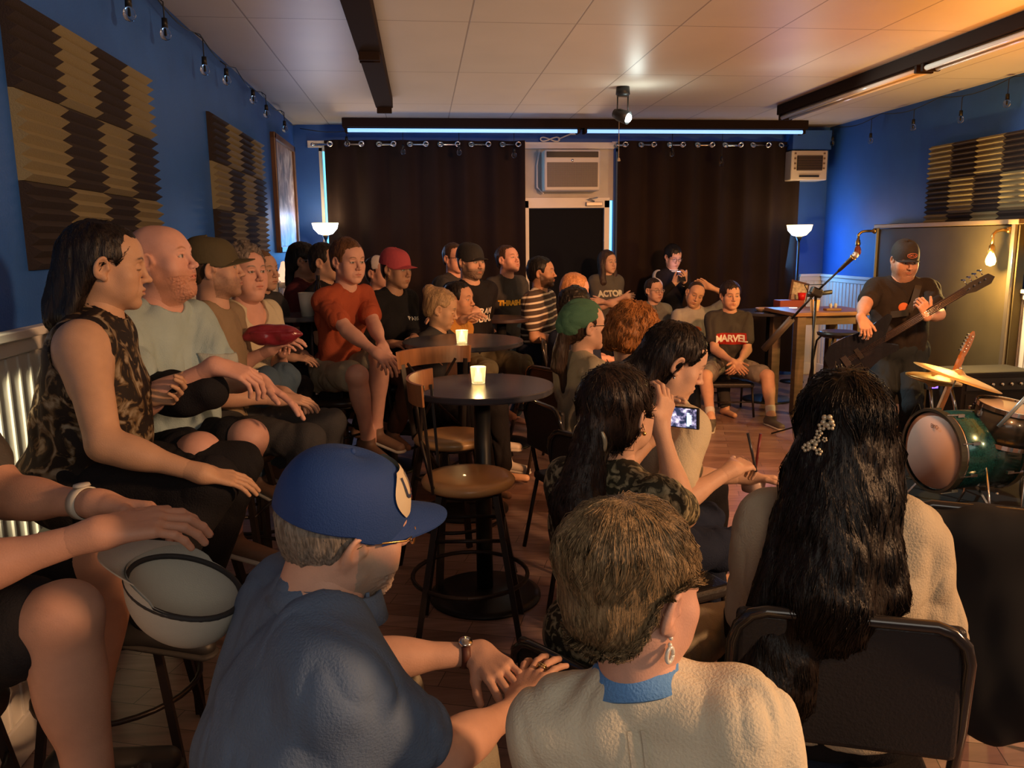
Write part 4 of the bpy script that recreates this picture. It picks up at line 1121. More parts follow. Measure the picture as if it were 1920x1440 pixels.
# ------------------------------------------------------------------ stage end of the room
WARMWOOD = mat('oak_wood', (.30, .15, .065), .45, vary=.3, vscale=4, stretch=(1, 1, 6))
def q2(px, py, Y): return P(px, py, Y)
# tall board against the right wall
r = empty('backing_board', (XR - .05, 6.9, 0), 'tall dark olive backing board against the right wall behind the bass player', 'board')
MB().box((XR - .06, 6.9, .86), (.07, 2.0, 1.72), bev=.004).build('panel', mat('olive_board', (.105, .080, .036), .6, spec=.2, vary=.12, vscale=3), r)
MB().box((XR - .07, 6.9, 1.745), (.12, 2.04, .04), bev=.006).build('top_rail', mat('board_rail', (.32, .22, .12), .45), r)
MB().box((XR - .10, 5.94, .87), (.05, .04, 1.74), bev=.004).build('end_post', mat('brushed_post', (.34, .28, .20), .35, metal=.7), r)
MB().box((XR - .10, 7.89, .87), (.03, .02, 1.74), bev=.003).build('edge_strip', mat('board_edge', (.30, .26, .18), .5), r)
# two pipe sconces
AMBER = mat('amber_bulb', (1, .8, .4), .2, emit=(1.0, .62, .16), estr=14)
def sconce(p_wall, p_out, p_bulb, lit, lab):
    p_wall, p_out, p_bulb = [Vector(tuple(p)) for p in (p_wall, p_out, p_bulb)]
    r = empty('pipe_sconce', p_wall, lab, 'wall lamp')
    c = Vector((p_bulb.x, p_bulb.y, p_out.z)); dd = (c - p_wall).normalized()
    pts = [p_wall, c - dd * .07, c - dd * .03 - Vector((0, 0, .008)), c - Vector((0, 0, .035)), Vector((c.x, c.y, p_bulb.z + .10))]
    MB().tube(pts, .013, 12).build('pipe', BRASS, r)
    MB().lathe([(0, .10), (.02, .10), (.026, .055), (.022, .04), (0, .04)], c=p_bulb, n=16).build('socket', BRASS, r)
    bb = MB().lathe([(.014, .045), (.022, .03), (.034, .0), (.038, -.025), (.030, -.052), (0, -.066)], c=p_bulb, n=20).build('bulb', AMBER if lit else mat('red_clear_bulb', (.55, .12, .06), .1, trans=.5), r)
    MB().sphere(p_wall, .03, 12).build('flange', BRASS, r)
    if lit:
        light('filament_light', 'POINT', tuple(p_bulb + Vector((-.06, -.02, -.02))), 75, (1.0, .60, .18), .03)
px_ = XR - .11
w1 = onwall(1643, 436, px_); b1 = P(1608, 468, w1[1] + .05)
sconce((px_, 7.93, 1.70), (b1[0], b1[1], 1.70), b1, False, 'unlit pipe sconce with a red bulb at the far end of the board')
b2 = P(1858, 484, 6.0)
sconce((px_, 6.0, b2[2] + .22), (b2[0], 6.0, b2[2] + .22), b2, True, 'brass pipe sconce with a glowing filament bulb above the drum kit')
# platform rug under the drums
MB().box((3.55, 4.3, .006), (1.9, 2.0, .012), bev=.004).build('drum_rug', mat('black_rug', (.018, .016, .015), .95, bump=.4, bscale=300))
tag(bpy.data.objects['drum_rug'], 'black rug lying under the drum kit', 'rug')
# ---- bass drum
dc = P(1745, 903, 4.35); ax_ = Vector((1, .10, 0)).normalized(); R0 = .235; L = .42
cz = R0 + .075
dcv = Vector((dc[0], dc[1], cz + .06))
r = empty('bass_drum', (dcv.x, dcv.y, 0), 'teal sparkle bass drum with chrome hoops and a pinkish head', 'bass drum')
Mx = Matrix.Translation(dcv) @ ax_.to_track_quat('Z', 'Y').to_matrix().to_4x4()
TEAL = mat('teal_sparkle', (.012, .085, .095), .22, metal=.4, vary=.5, vscale=120, spec=.7, coat=.6)
MB().lathe([(R0 - .006, .0), (R0, .0), (R0, L), (R0 - .006, L)], M=Mx, n=56).build('shell', TEAL, r)
HD = mat('drum_head', (.50, .38, .33), .55)
MB().lathe([(0, -.012), (R0 - .01, -.012), (R0 - .004, .0)], M=Mx, n=56).build('front_head', HD, r)
MB().lathe([(0, L + .012), (R0 - .01, L + .012), (R0 - .004, L)], M=Mx, n=56).build('batter_head', HD, r)
for zz in (0, L):
    MB().lathe([(R0 + .002, zz - .022), (R0 + .018, zz - .022), (R0 + .018, zz + .018), (R0 + .002, zz + .018)], M=Mx, n=56, smooth=False).build('hoop', mat('hoop_black', (.03, .035, .03), .25, coat=.5) if zz == 0 else CHROME, r)
MB().lathe([(R0 + .003, .018), (R0 + .012, .020), (R0 + .012, .034), (R0 + .003, .036)], M=Mx, n=56).build('hoop_ring', CHROME, r)
for k in range(8):
    a = 2 * PI * (k + .5) / 8; u = Vector((math.cos(a), math.sin(a), 0))
    for zz in (.085, L - .085):
        b = MB(); p = Mx @ (u * (R0 + .012) + Vector((0, 0, zz))); b.bar(p - ax_ * .022, p + ax_ * .022, .016, .018)
        e = -.01 if zz < .2 else L + .01
        b.bar(Mx @ (u * (R0 + .018) + Vector((0, 0, zz))), Mx @ (u * (R0 + .022) + Vector((0, 0, e))), .007)
        b.build('tension_lug', CHROME, r)
text_obj('head_logo', 'LUDWIG' if False else 'REMO', Mx @ Vector((0, .0, -.014)) + Vector((0, 0, .15)), (0, -1, 0), (0, 0, 1), .035, mat('ink_brown', (.2, .13, .11), .6), r, depth=.0004)
for sg, pa in ((-1, (1812, 905)),):
    p = dcv + ax_ * .20 + Vector((0, -R0 * .9, -.03)); e = Vector((p.x - .05, p.y - .16, .01))
    b = MB(); b.tube([p, e], .008, 8); b.box(tuple(p), (.07, .03, .03), bev=.006); b.sphere(e, .012, 8); b.build('spur', CHROME, r)
    p = dcv + ax_ * .20 + Vector((0, R0 * .9, -.03)); e = Vector((p.x - .05, p.y + .16, .01))
    b = MB(); b.tube([p, e], .008, 8); b.box(tuple(p), (.07, .03, .03), bev=.006); b.sphere(e, .012, 8); b.build('spur', CHROME, r)
# ---- toms, snare and cymbals
def drum(c, R_, h, tilt, lab, name='tom_drum', legs=None, mt=None):
    r = empty(name, (c[0], c[1], 0 if legs else c[2] - h), lab, 'drum')
    M = Matrix.Translation(tuple(c)) @ Matrix.Rotation(math.radians(tilt[0]), 4, 'X') @ Matrix.Rotation(math.radians(tilt[1]), 4, 'Y')
    MB().lathe([(R_ - .005, 0), (R_, 0), (R_, -h), (R_ - .005, -h)], M=M, n=40).build('shell', mt or mat('dark_shell', (.035, .035, .03), .3, coat=.5), r)
    MB().lathe([(0, .006), (R_ - .008, .006), (R_ - .003, 0)], M=M, n=40).build('head', mat('coated_head', (.55, .50, .42), .6), r)
    for z in (.004, -h):
        MB().lathe([(R_ + .002, z - .012), (R_ + .010, z - .012), (R_ + .010, z + .014), (R_ + .002, z + .014)], M=M, n=40, smooth=False).build('hoop', CHROME, r)
    for k in range(8):
        a = 2 * PI * k / 8; u = Vector((math.cos(a), math.sin(a), 0)) * (R_ + .01)
        b = MB(); b.bar(M @ (u + Vector((0, 0, -.03))), M @ (u + Vector((0, 0, -.06))), .016, .018); b.bar(M @ (u + Vector((0, 0, .012))), M @ (u + Vector((0, 0, -.045))), .006); b.build('tension_lug', CHROME, r)
    if legs:
        for k in range(3):
            a = 2 * PI * k / 3 + .4; b = MB(); u = Vector((math.cos(a), math.sin(a), 0))
            p0 = Vector((c[0], c[1], 0))
            b.tube([p0 + u * (R_ + .015) + Vector((0, 0, c[2] - h * .5)), p0 + u * (R_ + .02) + Vector((0, 0, .10)), p0 + u * (R_ + .06) + Vector((0, 0, .012))], .008, 8)
            b.sphere(p0 + u * (R_ + .06) + Vector((0, 0, .012)), .012, 8); b.build('leg', CHROME, r)
    return r
tc_ = P(1895, 765, 4.25); drum((tc_[0], tc_[1], tc_[2]), .175, .20, (8, 6), 'dark floor tom with a coated head at the right edge', 'floor_tom', legs=True)
sc_ = P(1842, 812, 4.75); drum((sc_[0], sc_[1], sc_[2]), .16, .13, (3, -3), 'snare drum behind the bass drum under the crash cymbal', 'snare_drum', legs=True, mt=CHROME)
CYM = mat('cymbal_bronze', (.62, .43, .15), .42, metal=.55, bump=.15, bscale=90, stretch=(1, 1, 1))
def cymbal_on_stand(c, R_, tilt, lab, name='crash_cymbal', stand_xy=None, pair=False):
    M = Matrix.Translation(tuple(c)) @ Matrix.Rotation(math.radians(tilt[0]), 4, 'X') @ Matrix.Rotation(math.radians(tilt[1]), 4, 'Y')
    prof = [(.006, .030), (.020, .028), (.035, .016), (.045, .010), (R_ * .5, .002), (R_ * .8, -.008), (R_, -.020), (R_, -.0215), (R_ * .8, -.0095), (R_ * .5, .0005), (.045, .0085), (.006, .0285)]
    o = MB().lathe(prof, M=M, n=64).build(name, CYM); tag(o, lab, 'cymbal')
    if pair:
        o = MB().lathe(prof, M=M @ Matrix.Translation((0, 0, -.05)) @ Matrix.Rotation(PI, 4, 'X'), n=64).build(name, CYM); tag(o, 'lower hi-hat cymbal beneath its twin, left of the crash', 'cymbal')
    up = M.to_3x3() @ Vector((0, 0, 1)); s0 = Vector((c[0], c[1], 0)) if stand_xy is None else Vector((*stand_xy, 0))
    r = empty('cymbal_stand', s0, 'chrome stand holding the %s' % lab.split(' on ')[0].split(' with ')[0].replace('large ', '').replace('upper ', ''), 'stand')
    tp = Vector(tuple(c)) + up * .028
    b = MB(); b.tube([Vector(tuple(c)) - up * .10, tp + up * .02], .005, 8); b.lathe([(0, .02), (.010, .018), (.012, 0), (0, 0)], M=Matrix.Translation(tp) @ up.to_track_quat('Z', 'Y').to_matrix().to_4x4(), n=12); b.build('tilter', CHROME, r)
    e = Vector(tuple(c)) - up * .10
    b = MB(); b.tube([e, Vector((s0.x, s0.y, e.z - .12)), Vector((s0.x, s0.y, .20))], .010, 10); b.build('pole', CHROME, r)
    b = MB(); b.lathe([(0, .02), (.02, .02), (.02, -.02), (0, -.02)], c=(s0.x, s0.y, e.z - .25), n=12); b.box((s0.x + .02, s0.y, e.z - .25), (.03, .012, .016)); b.build('clamp', CHROME, r)
    for k in range(3):
        a = 2 * PI * k / 3 + .9; u = Vector((math.cos(a), math.sin(a), 0)); b = MB()
        b.bar(s0 + Vector((0, 0, .34)), s0 + u * .26 + Vector((0, 0, .02)), .020, .006); b.bar(s0 + Vector((0, 0, .16)), s0 + u * .14 + Vector((0, 0, .17)), .014, .005); b.sphere(s0 + u * .26 + Vector((0, 0, .02)), .014, 8); b.build('leg', CHROME, r)
    return r
c1 = P(1797, 702, 4.55); cymbal_on_stand(c1, .26, (7, 17), 'large bronze crash cymbal with a bright lamp glint')
c2 = P(1752, 704, 4.95); cymbal_on_stand(c2, .175, (3, 9), 'upper hi-hat cymbal half hidden by the crash', 'hi_hat_cymbal', pair=True)
# boom rod at the right edge, blue light put into its metal colour
a0, a1 = Vector(tuple(P(1872, 800, 4.05))), Vector(tuple(P(1945, 722, 3.95)))
b = MB(); b.tube([a0, a1], .011, 10); b.tube([a1, (a1.x, a1.y, .012)], .011, 10); b.lathe([(0, .03), (.03, .028), (.12, .012), (.12, 0), (0, 0)], c=(a1.x, a1.y, 0))
tag(b.build('boom_stand', mat('blue_lit_metal', (.45, .62, .72), .3, metal=.5)), 'boom stand rod coloured as if lit blue reaching over the drums at the right edge', 'stand')
# ---- electric guitar on a stand
h = Vector(tuple(P(1815, 640, 5.15))); e = Vector(tuple(P(1752, 790, 5.0))); dn = (h - e).normalized(); side = dn.cross(Vector((.45, -.85, .1))).normalized(); nrm = side.cross(dn).normalized()
if nrm.y > 0: nrm = -nrm; side = -side
r = empty('electric_guitar', (e.x, e.y, .25), 'electric guitar with an orange maple neck leaning behind the drums', 'guitar')
MAPLE = mat('maple_neck', (.50, .20, .055), .3, coat=.4, vary=.15, stretch=(1, 1, 5))
b = MB(); b.bar(e, h - dn * .12, .052, .022, up=tuple(nrm), bev=.004); b.build('neck', MAPLE, r)
b = MB(); hp = h - dn * .12
b.prism([(-.024, 0), (.024, 0), (.036, .05), (.044, .12), (.040, .19), (.015, .21), (-.010, .17), (-.022, .05)], hp - nrm * .007, side, dn, nrm, .014); b.build('headstock', MAPLE, r)
for k in range(6):
    b = MB(); p = hp + dn * (.03 + k * .026) - side * (.018 - .004 * k) ; b.tube([p, p + nrm * .022], .004, 6); b.box(tuple(p - side * .028), (.016, .012, .012)); b.build('tuning_peg', CHROME, r)
b = MB(); bc = e - dn * .20
out = []
for k in range(40):
    t = 2 * PI * k / 40; rr = .16 + .035 * math.cos(2 * t) - .02 * math.cos(t) ; out.append((rr * math.sin(t) * .98, -rr * 1.15 * math.cos(t)))
b.prism(out, bc - nrm * .022, side, dn, nrm, .044); b.build('guitar_body', mat('sunburst_dark', (.04, .02, .012), .2, coat=.8), r)
b = MB(); b.tube([bc - dn * .2 + nrm * .04, (bc.x, bc.y - .05, .05)], .01, 8)
for sx in (-1, 1): b.tube([(bc.x, bc.y + .1, .5), (bc.x + sx * .2, bc.y + .12, .012)], .01, 8); b.tube([(bc.x + sx * .12, bc.y + .1, .30), (bc.x + sx * .12, bc.y - .10, .27)], .01, 8)
tag(b.build('guitar_stand', BLACK), 'black stand holding the electric guitar', 'stand')
# amplifiers behind, nearly black
r = empty('guitar_amplifier', (4.25, 5.6, 0), 'black amplifier cabinet with a violet pilot light behind the drums', 'amplifier')
MB().box((4.25, 5.6, .33), (.60, .34, .62), bev=.015).build('cabinet', mat('black_tolex', (.014, .013, .014), .7, bump=.3, bscale=300), r)
MB().box((4.25, 5.425, .27), (.54, .012, .42)).build('speaker_cloth', mat('speaker_cloth', (.02, .02, .022), .9, bump=.4, bscale=500), r)
MB().box((4.25, 5.425, .55), (.54, .014, .09)).build('control_panel', mat('amp_panel', (.03, .03, .035), .3), r)
for k in range(6): MB().lathe([(0, .018), (.011, .018), (.013, 0), (0, 0)], M=Matrix.Translation((4.03 + k * .075, 5.418, .55)) @ Matrix.Rotation(PI / 2, 4, 'X'), n=14).build('knob', CHROME, r)
q = P(1748, 724, 5.35); 
r2 = empty('pedal_tuner', (q[0], q[1], 0), 'small rack stand with a violet display behind the hi-hat', 'rack')
MB().box((q[0], q[1], q[2] / 2), (.05, .05, q[2])).build('post', BLACK, r2)
MB().box((q[0], q[1], q[2]), (.10, .05, .05), bev=.006).build('case', DKPL, r2)
MB().box((q[0], q[1] - .028, q[2]), (.05, .004, .022)).build('display', mat('violet_led', (.1, .05, .5), .3, emit=(.20, .10, 1.0), estr=3.5), r2)
# ---- microphone on a boom stand
cl = Vector(tuple(P(1530, 548, 6.1))); mh = Vector(tuple(P(1602, 480, 5.85))); cw = Vector(tuple(P(1432, 655, 6.4)))
cl.x += 0
r = empty('microphone_stand', (cl.x, cl.y, 0), 'black boom microphone stand before the bar table', 'microphone stand')
MB().tube([(cl.x, cl.y, .05), (cl.x, cl.y, cl.z)], .011, 10).build('pole', BLACK, r)
b = MB(); b.tube([cl, cl + (mh - cl) * .70], .008, 10); b.tube([cl, cl + (cw - cl) * .45], .010, 10); b.build('boom', BLACK, r)
MB().tube([cl + (cw - cl) * .45, cw], .030, 12).build('counterweight', mat('grey_sleeve', (.08, .065, .05), .5), r)
b = MB(); b.box(tuple(cl), (.10, .06, .07), rot=(0, .4, 0), bev=.015); b.tube([cl - Vector((.07, 0, .02)), cl + Vector((.13, 0, .0))], .018, 10); b.build('clutch', DKPL, r)
for k in range(3):
    a = 2 * PI * k / 3 + .3; u = Vector((math.cos(a), math.sin(a), 0)); MB().bar((cl.x, cl.y, .14), Vector((cl.x, cl.y, .012)) + u * .30, .018, .012).build('leg', BLACK, r)
dm = (mh - cl).normalized(); dm = (dm + Vector((0, 0, .0))).normalized(); mq = dm.to_track_quat('Z', 'Y').to_matrix().to_4x4()
r = empty('microphone', mh, 'vocal microphone with a metal grille clipped on the boom stand', 'microphone')
MB().lathe([(0, -.17), (.011, -.17), (.013, -.15), (.018, -.03), (.020, -.02), (0, -.02)], M=Matrix.Translation(mh) @ mq, n=20).build('handle', mat('mic_bronze', (.10, .075, .045), .35, metal=.8), r)
MB().lathe([(.020, -.022), (.026, -.018), (.026, -.012), (.020, -.010)], M=Matrix.Translation(mh) @ mq, n=20).build('collar', BRASS, r)
MB().sphere(mh + dm * .010, .026, 20).build('grille', mat('mic_grille', (.55, .52, .48), .35, metal=1, bump=.6, bscale=400), r)
b = MB(); a = mh - dm * .17; b.tube([a, a - dm * .05, a + Vector((-.10, 0, -.10)), cl + Vector((-.10, .0, .06)), cl + Vector((-.02, .02, -.06)), Vector((cl.x + .015, cl.y, .6)), Vector((cl.x + .015, cl.y, .1)), Vector((cl.x + .2, cl.y - .3, .008)), Vector((cl.x + 1.0, cl.y - .5, .008))], .004, 6)
tag(b.build('microphone_cable', BLACK), 'black microphone cable looping down from the vocal microphone', 'cable')
# ---- bar table of square posts near the right back corner
tz = 1.09
f1 = PZ(1494, 748, 0); yb_ = 7.05
x0 = P(1495, 600, yb_)[0]; x1 = P(1590, 600, yb_)[0] + .16; zt_ = P(1540, 588, yb_)[2]
r = empty('bar_table', ((x0 + x1) / 2, yb_ + .25, 0), 'tall bar table on square wooden posts near the right corner', 'table')
MB().box(((x0 + x1) / 2, yb_ + .25, zt_), (x1 - x0 + .14, .66, .035), bev=.006).build('table_top', WARMWOOD, r)
POST = mat('weathered_post', (.16, .11, .07), .6, vary=.25, vscale=5, stretch=(1, 1, 6))
for xx in (x0 + .02, x1 - .05):
    for yy in (yb_ - .01, yb_ + .50): MB().box((xx, yy, zt_ / 2 - .01), (.085, .085, zt_ - .02), bev=.005).build('leg', POST, r)
for yy in (yb_ - .01, yb_ + .50): MB().box(((x0 + x1) / 2, yy, zt_ - .06), (x1 - x0 - .1, .04, .08)).build('apron', POST, r)
ztt = zt_ + .0175
def cup(c, r0, r1, h, lab, m, name='cup', cat='cup', liquid=None):
    r = empty(name, c, lab, cat)
    MB().lathe([(0, 0), (r0, 0), (r1, h), (r1 - .004, h), (r0 - .004, .006), (0, .006)], c=c, n=24).build('cup_wall', m, r)
    if liquid: MB().lathe([(0, h * .7), (r0 + (r1 - r0) * .7 - .005, h * .7)], c=c, n=24).build('drink', liquid, r)
    MB().lathe([(r1 - .003, h - .003), (r1 + .002, h), (r1 - .003, h + .002)], c=c, n=24).build('rim', m, r)
    return r
q = P(1527, 586, yb_ + .12); cup((q[0], q[1], ztt), .038, .045, .10, 'amber candle cup on the tall bar table', mat('amber_glass', (.70, .38, .14), .3, emit=(1.0, .5, .15), estr=.25))
q = P(1560, 590, yb_ + .10); b = MB(); b.box((q[0], q[1], ztt + .011), (.15, .07, .022), bev=.006); tag(b.build('wooden_tray', WARMWOOD), 'small wooden tray lying on the tall bar table', 'tray')
for i, (px, py) in enumerate(((1557, 578), (1566, 578))):
    q = P(px, py, yb_ + .25); b = MB(); b.lathe([(0, 0), (.014, 0), (.016, .04), (.010, .055), (0, .055)], c=(q[0], q[1], ztt), n=12); tag(b.build('shot_glass', mat('pale_glass', (.8, .75, .8), .15)), 'small pale glass on the bar table, %s one' % ('left' if i == 0 else 'right'), 'glass', 'small glasses on the bar table')
# round table behind with food and cups
rt_ = P(1445, 583, 7.75)
def round_table(c, rad, z, lab, mt, base=.25, name='round_table'):
    r = empty(name, (c[0], c[1], 0), lab, 'table')
    MB().lathe([(0, z - .028), (rad - .004, z - .028), (rad, z - .022), (rad, z - .004), (rad - .004, z), (0, z)], c=(c[0], c[1], 0), n=72, smooth=False).build('table_top', mt, r)
    MB().lathe([(0, z - .028), (.10, z - .028), (.10, z - .04), (0, z - .04)], c=(c[0], c[1], 0), n=24).build('top_plate', BLACK, r)
    MB().tube([(c[0], c[1], .03), (c[0], c[1], z - .035)], .038, 18).build('pedestal', BLACK, r)
    MB().lathe([(0, .045), (.05, .042), (base - .03, .022), (base, .010), (base, 0), (0, 0)], c=(c[0], c[1], 0), n=48).build('base', BLACK, r)
    return r
TOPM = mat('dark_table_top', (.055, .055, .070), .24, spec=.6, vary=.06, vscale=5)
zt3 = rt_[2]
round_table(rt_, .36, zt3, 'dark round table holding food trays beside the right curtain', TOPM)
b = MB(); b.lathe([(0, .004), (.10, .004), (.12, .03), (.125, .03), (.105, 0), (0, 0)], c=(*P(1440, 576, 7.75)[:2], zt3), n=28); tag(b.build('food_basket', mat('basket_tan', (.42, .28, .16), .6)), 'round tray of food on the table beside the right curtain', 'tray')
for i in range(9):
    pass
b = MB(); q = P(1479, 566, 7.85); b.box((q[0], q[1], zt3 + .05), (.26, .16, .10), bev=.006); tag(b.build('red_box', mat('brick_red_card', (.30, .06, .04), .6)), 'brick red cardboard box on the dark round table by the curtain', 'box')
q = P(1503, 562, 7.8); cup((q[0], q[1], zt3 + .101), .032, .042, .07, 'bright red cup standing on the red cardboard box', mat('red_plastic', (.65, .015, .015), .35))
q = P(1497, 548, 7.95)
r = empty('menu_frame', (q[0], q[1], zt3), 'framed menu card standing tilted behind the red cup', 'frame')
MB().box((q[0], q[1], zt3 + .145), (.20, .02, .28), rot=(-.25, .25, 0), bev=.005).build('frame', mat('frame_dark', (.10, .04, .03), .4), r)
MB().box((q[0] , q[1] - .012, zt3 + .145), (.16, .006, .24), rot=(-.25, .25, 0)).build('card', mat('menu_card', (.50, .42, .34), .5, vary=.35, vscale=45), r)
q = P(1487, 580, 7.5); 
r = empty('led_candle', (q[0], q[1], zt3), 'small glowing white candle at the edge of the food table', 'candle')
MB().lathe([(0, 0), (.035, 0), (.04, .05), (.036, .05), (0, .04)], c=(q[0], q[1], zt3), n=20).build('glass', mat('glow_white', (.9, .85, .8), .3, emit=(1, .85, .7), estr=2.0), r)
# saddle stool and black case beside the player
ss = P(1573, 628, 6.45)
r = empty('bar_stool', (ss[0], ss[1], 0), 'black saddle bar stool with thin legs left of the bass player', 'stool')
MB().lathe([(0, -.02), (.13, -.02), (.175, .0), (.18, .02), (.14, .035), (0, .02)], c=ss, n=36).build('seat', mat('black_seat', (.02, .017, .016), .35), r)
for sx in (-1, 1):
    for sy in (-1, 1):
        MB().tube([ss + [sx * .10, sy * .10, -.01], ss + [sx * .13, sy * .13, -.06], (ss[0] + sx * .20, ss[1] + sy * .20, .01)], .009, 8).build('leg', BLACK, r)
for z in (.25,):
    pts = [(ss[0] + math.cos(a) * .24, ss[1] + math.sin(a) * .24, z) for a in np.linspace(PI / 4, 2 * PI + PI / 4, 5)]
    MB().tube(pts, .008, 8).build('foot_rail', BLACK, r)
# low wooden chair by the food table
ch = P(1430, 650, 7.3)

# ------------------------------------------------------------------ seats and tables
SEATW = mat('honey_seat', (.60, .34, .14), .35, vary=.15, vscale=5, coat=.2)
FRAME = mat('bronze_black', (.028, .020, .018), .40, metal=.5)
def stool(c, z, yaw, lab, back=False, rad=.19, group=None, m=None, kind='bar_stool', legw=.013, cat='stool'):
    B = frame(yaw); rt, fw = Vector(B[:, 0]), Vector(B[:, 1]); c = Vector((c[0], c[1], 0)); up = Vector((0, 0, 1))
    r = empty(kind, c, lab, cat, group)
    MB().lathe([(0, z - .045), (rad - .03, z - .045), (rad - .004, z - .03), (rad, z - .015), (rad - .012, z), (rad - .05, z + .006), (0, z + .004)], c=c, n=44).build('seat', m or SEATW, r)
    MB().lathe([(0, z - .06), (rad * .75, z - .06), (rad * .75, z - .045), (0, z - .045)], c=c, n=28).build('seat_plate', FRAME, r)
    sp = rad * 1.12
    for sx in (-1, 1):
        for sy in (-1, 1):
            MB().bar(c + rt * sx * rad * .58 + fw * sy * rad * .58 + up * (z - .05), c + rt * sx * sp + fw * sy * sp, .030, .022, up=tuple(fw)).build('leg', FRAME, r)
    def ring(zz, r_):
        n = 32; return [c + rt * math.cos(2 * PI * k / n) * r_ + fw * math.sin(2 * PI * k / n) * r_ + up * zz for k in range(n + 1)]
    t = 1 - .28 / z; MB().tube(ring(.28, (rad * .58 + (sp - rad * .58) * t) * 1.38), .009, 8, caps=False).build('foot_ring', FRAME, r)
    t = 1 - (z * .68) / z; zz = z * .68; k = rad * .58 + (sp - rad * .58) * t
    MB().tube([c + rt * k + fw * k + up * zz, c - rt * k + fw * k + up * zz, c - rt * k - fw * k + up * zz, c + rt * k - fw * k + up * zz, c + rt * k + fw * k + up * zz], .008, 8).build('stretcher', FRAME, r)
    if back:
        zt_ = z + .40
        def arc(zz, R_, a0, a1, n=14): return [c + rt * math.sin(a) * R_ - fw * (math.cos(a) * R_ * .62 + .075) + up * zz for a in np.linspace(a0, a1, n)]
        b = MB(); A = math.radians(62)
        def f(u, v):
            a = -A + 2 * A * u; R_ = .215 + .010 * v
            return c + rt * math.sin(a) * R_ - fw * (math.cos(a) * R_ * .62 + .085) + up * (zt_ - .075 + .085 * v)
        def f2(u, v):
            a = -A + 2 * A * u; R_ = .233 + .010 * v
            return c + rt * math.sin(a) * R_ - fw * (math.cos(a) * R_ * .62 + .085) + up * (zt_ - .075 + .085 * v)
        n = 24; P1 = [[b.bm.verts.new(f(i / n, j)) for j in (0, 1)] for i in range(n + 1)]; P2 = [[b.bm.verts.new(f2(i / n, j)) for j in (0, 1)] for i in range(n + 1)]
        for i in range(n):
            for q in ((P1[i][0], P1[i + 1][0], P1[i + 1][1], P1[i][1]), (P2[i][0], P2[i][1], P2[i + 1][1], P2[i + 1][0]), (P1[i][1], P1[i + 1][1], P2[i + 1][1], P2[i][1]), (P1[i][0], P2[i][0], P2[i + 1][0], P1[i + 1][0])): b.bm.faces.new(q)
        for i in (0, n): b.bm.faces.new((P1[i][0], P1[i][1], P2[i][1], P2[i][0]))
        b.build('back_rail', mat('rail_wood', (.32, .13, .05), .38, vary=.2, stretch=(6, 6, 1)), r)
        L_, R_p = Vector(f(0.04, 0)), Vector(f(0.96, 0)); S1, S2 = c - rt * .14 - fw * .13 + up * (z - .03), c + rt * .14 - fw * .13 + up * (z - .03)
        for a, e in ((L_, S1), (R_p, S2)): MB().bar(a + up * .02, e, .024, .010, up=tuple(fw)).build('back_post', FRAME, r)
        c1, c2 = Vector(f(.18, 0)), Vector(f(.82, 0)); m_ = (c1 + c2) / 2 - fw * .03; m_.z = z + .16
        MB().tube([c1 + up * .02, c1.lerp(S2, .5) - fw * .03, S2 + up * .02], .007, 8).build('cross_bar', FRAME, r)
        MB().tube([c2 + up * .02, c2.lerp(S1, .5) - fw * .03, S1 + up * .02], .007, 8).build('cross_bar', FRAME, r)
    return r
def chair(c, z, yaw, lab, m=None, back=.40, pad=True, w=.42, frame_m=None, group=None, backw=None, rounded=False):
    B = frame(yaw); rt, fw = Vector(B[:, 0]), Vector(B[:, 1]); c = Vector((c[0], c[1], 0)); up = Vector((0, 0, 1))
    m = m or mat('black_vinyl', (.018, .016, .017), .42, bump=.2, bscale=150); fm = frame_m or FRAME
    r = empty('chair', c, lab, 'chair', group); ry = -math.radians(yaw)
    MB().box(c + up * (z - .022), (w, w * .98, .045), rot=(0, 0, ry), bev=.016, seg=3).build('seat', m, r)
    bh = z + back
    for sx in (-1, 1):
        MB().tube([c + rt * sx * w * .46 + fw * w * .42 + up * (z - .04), c + rt * sx * w * .50 + fw * w * .52 + up * .008], .011, 8).build('leg', fm, r)
        MB().tube([c + rt * sx * w * .47 - fw * w * .44 + up * (z - .04), c + rt * sx * w * .50 - fw * w * .62 + up * .008], .011, 8).build('leg', fm, r)
    pts = [c - rt * w * .47 - fw * w * .42 + up * (z - .05), c - rt * w * .48 - fw * (w * .46 + .03) + up * (z + back * .5), c - rt * w * .47 - fw * (w * .46 + .06) + up * (bh - .07)]
    for a in (150, 120, 95): pts.append(c + rt * (-w * .47 + .07 + .07 * math.cos(math.radians(a))) - fw * (w * .46 + .065) + up * (bh - .07 + .07 * math.sin(math.radians(a))))
    pts += [p - rt * 2 * (p - c).dot(rt) for p in pts[::-1]]
    MB().tube(pts, .013, 10).build('back_frame', mat('gloss_black_tube', (.02, .017, .016), .18, coat=.6), r)
    MB().tube([c - rt * w * .47 + fw * w * .46 + up * z * .45, c + rt * w * .47 + fw * w * .46 + up * z * .45], .007, 6).build('stretcher', fm, r)
    b = MB(); p = c - fw * (w * .46 + .045) + up * (z + back * .68)
    b.box(p, (w * .92, .030, back * .62), rot=(0, 0, ry), bev=.0145, seg=3); b.build('backrest', m, r)
    return r
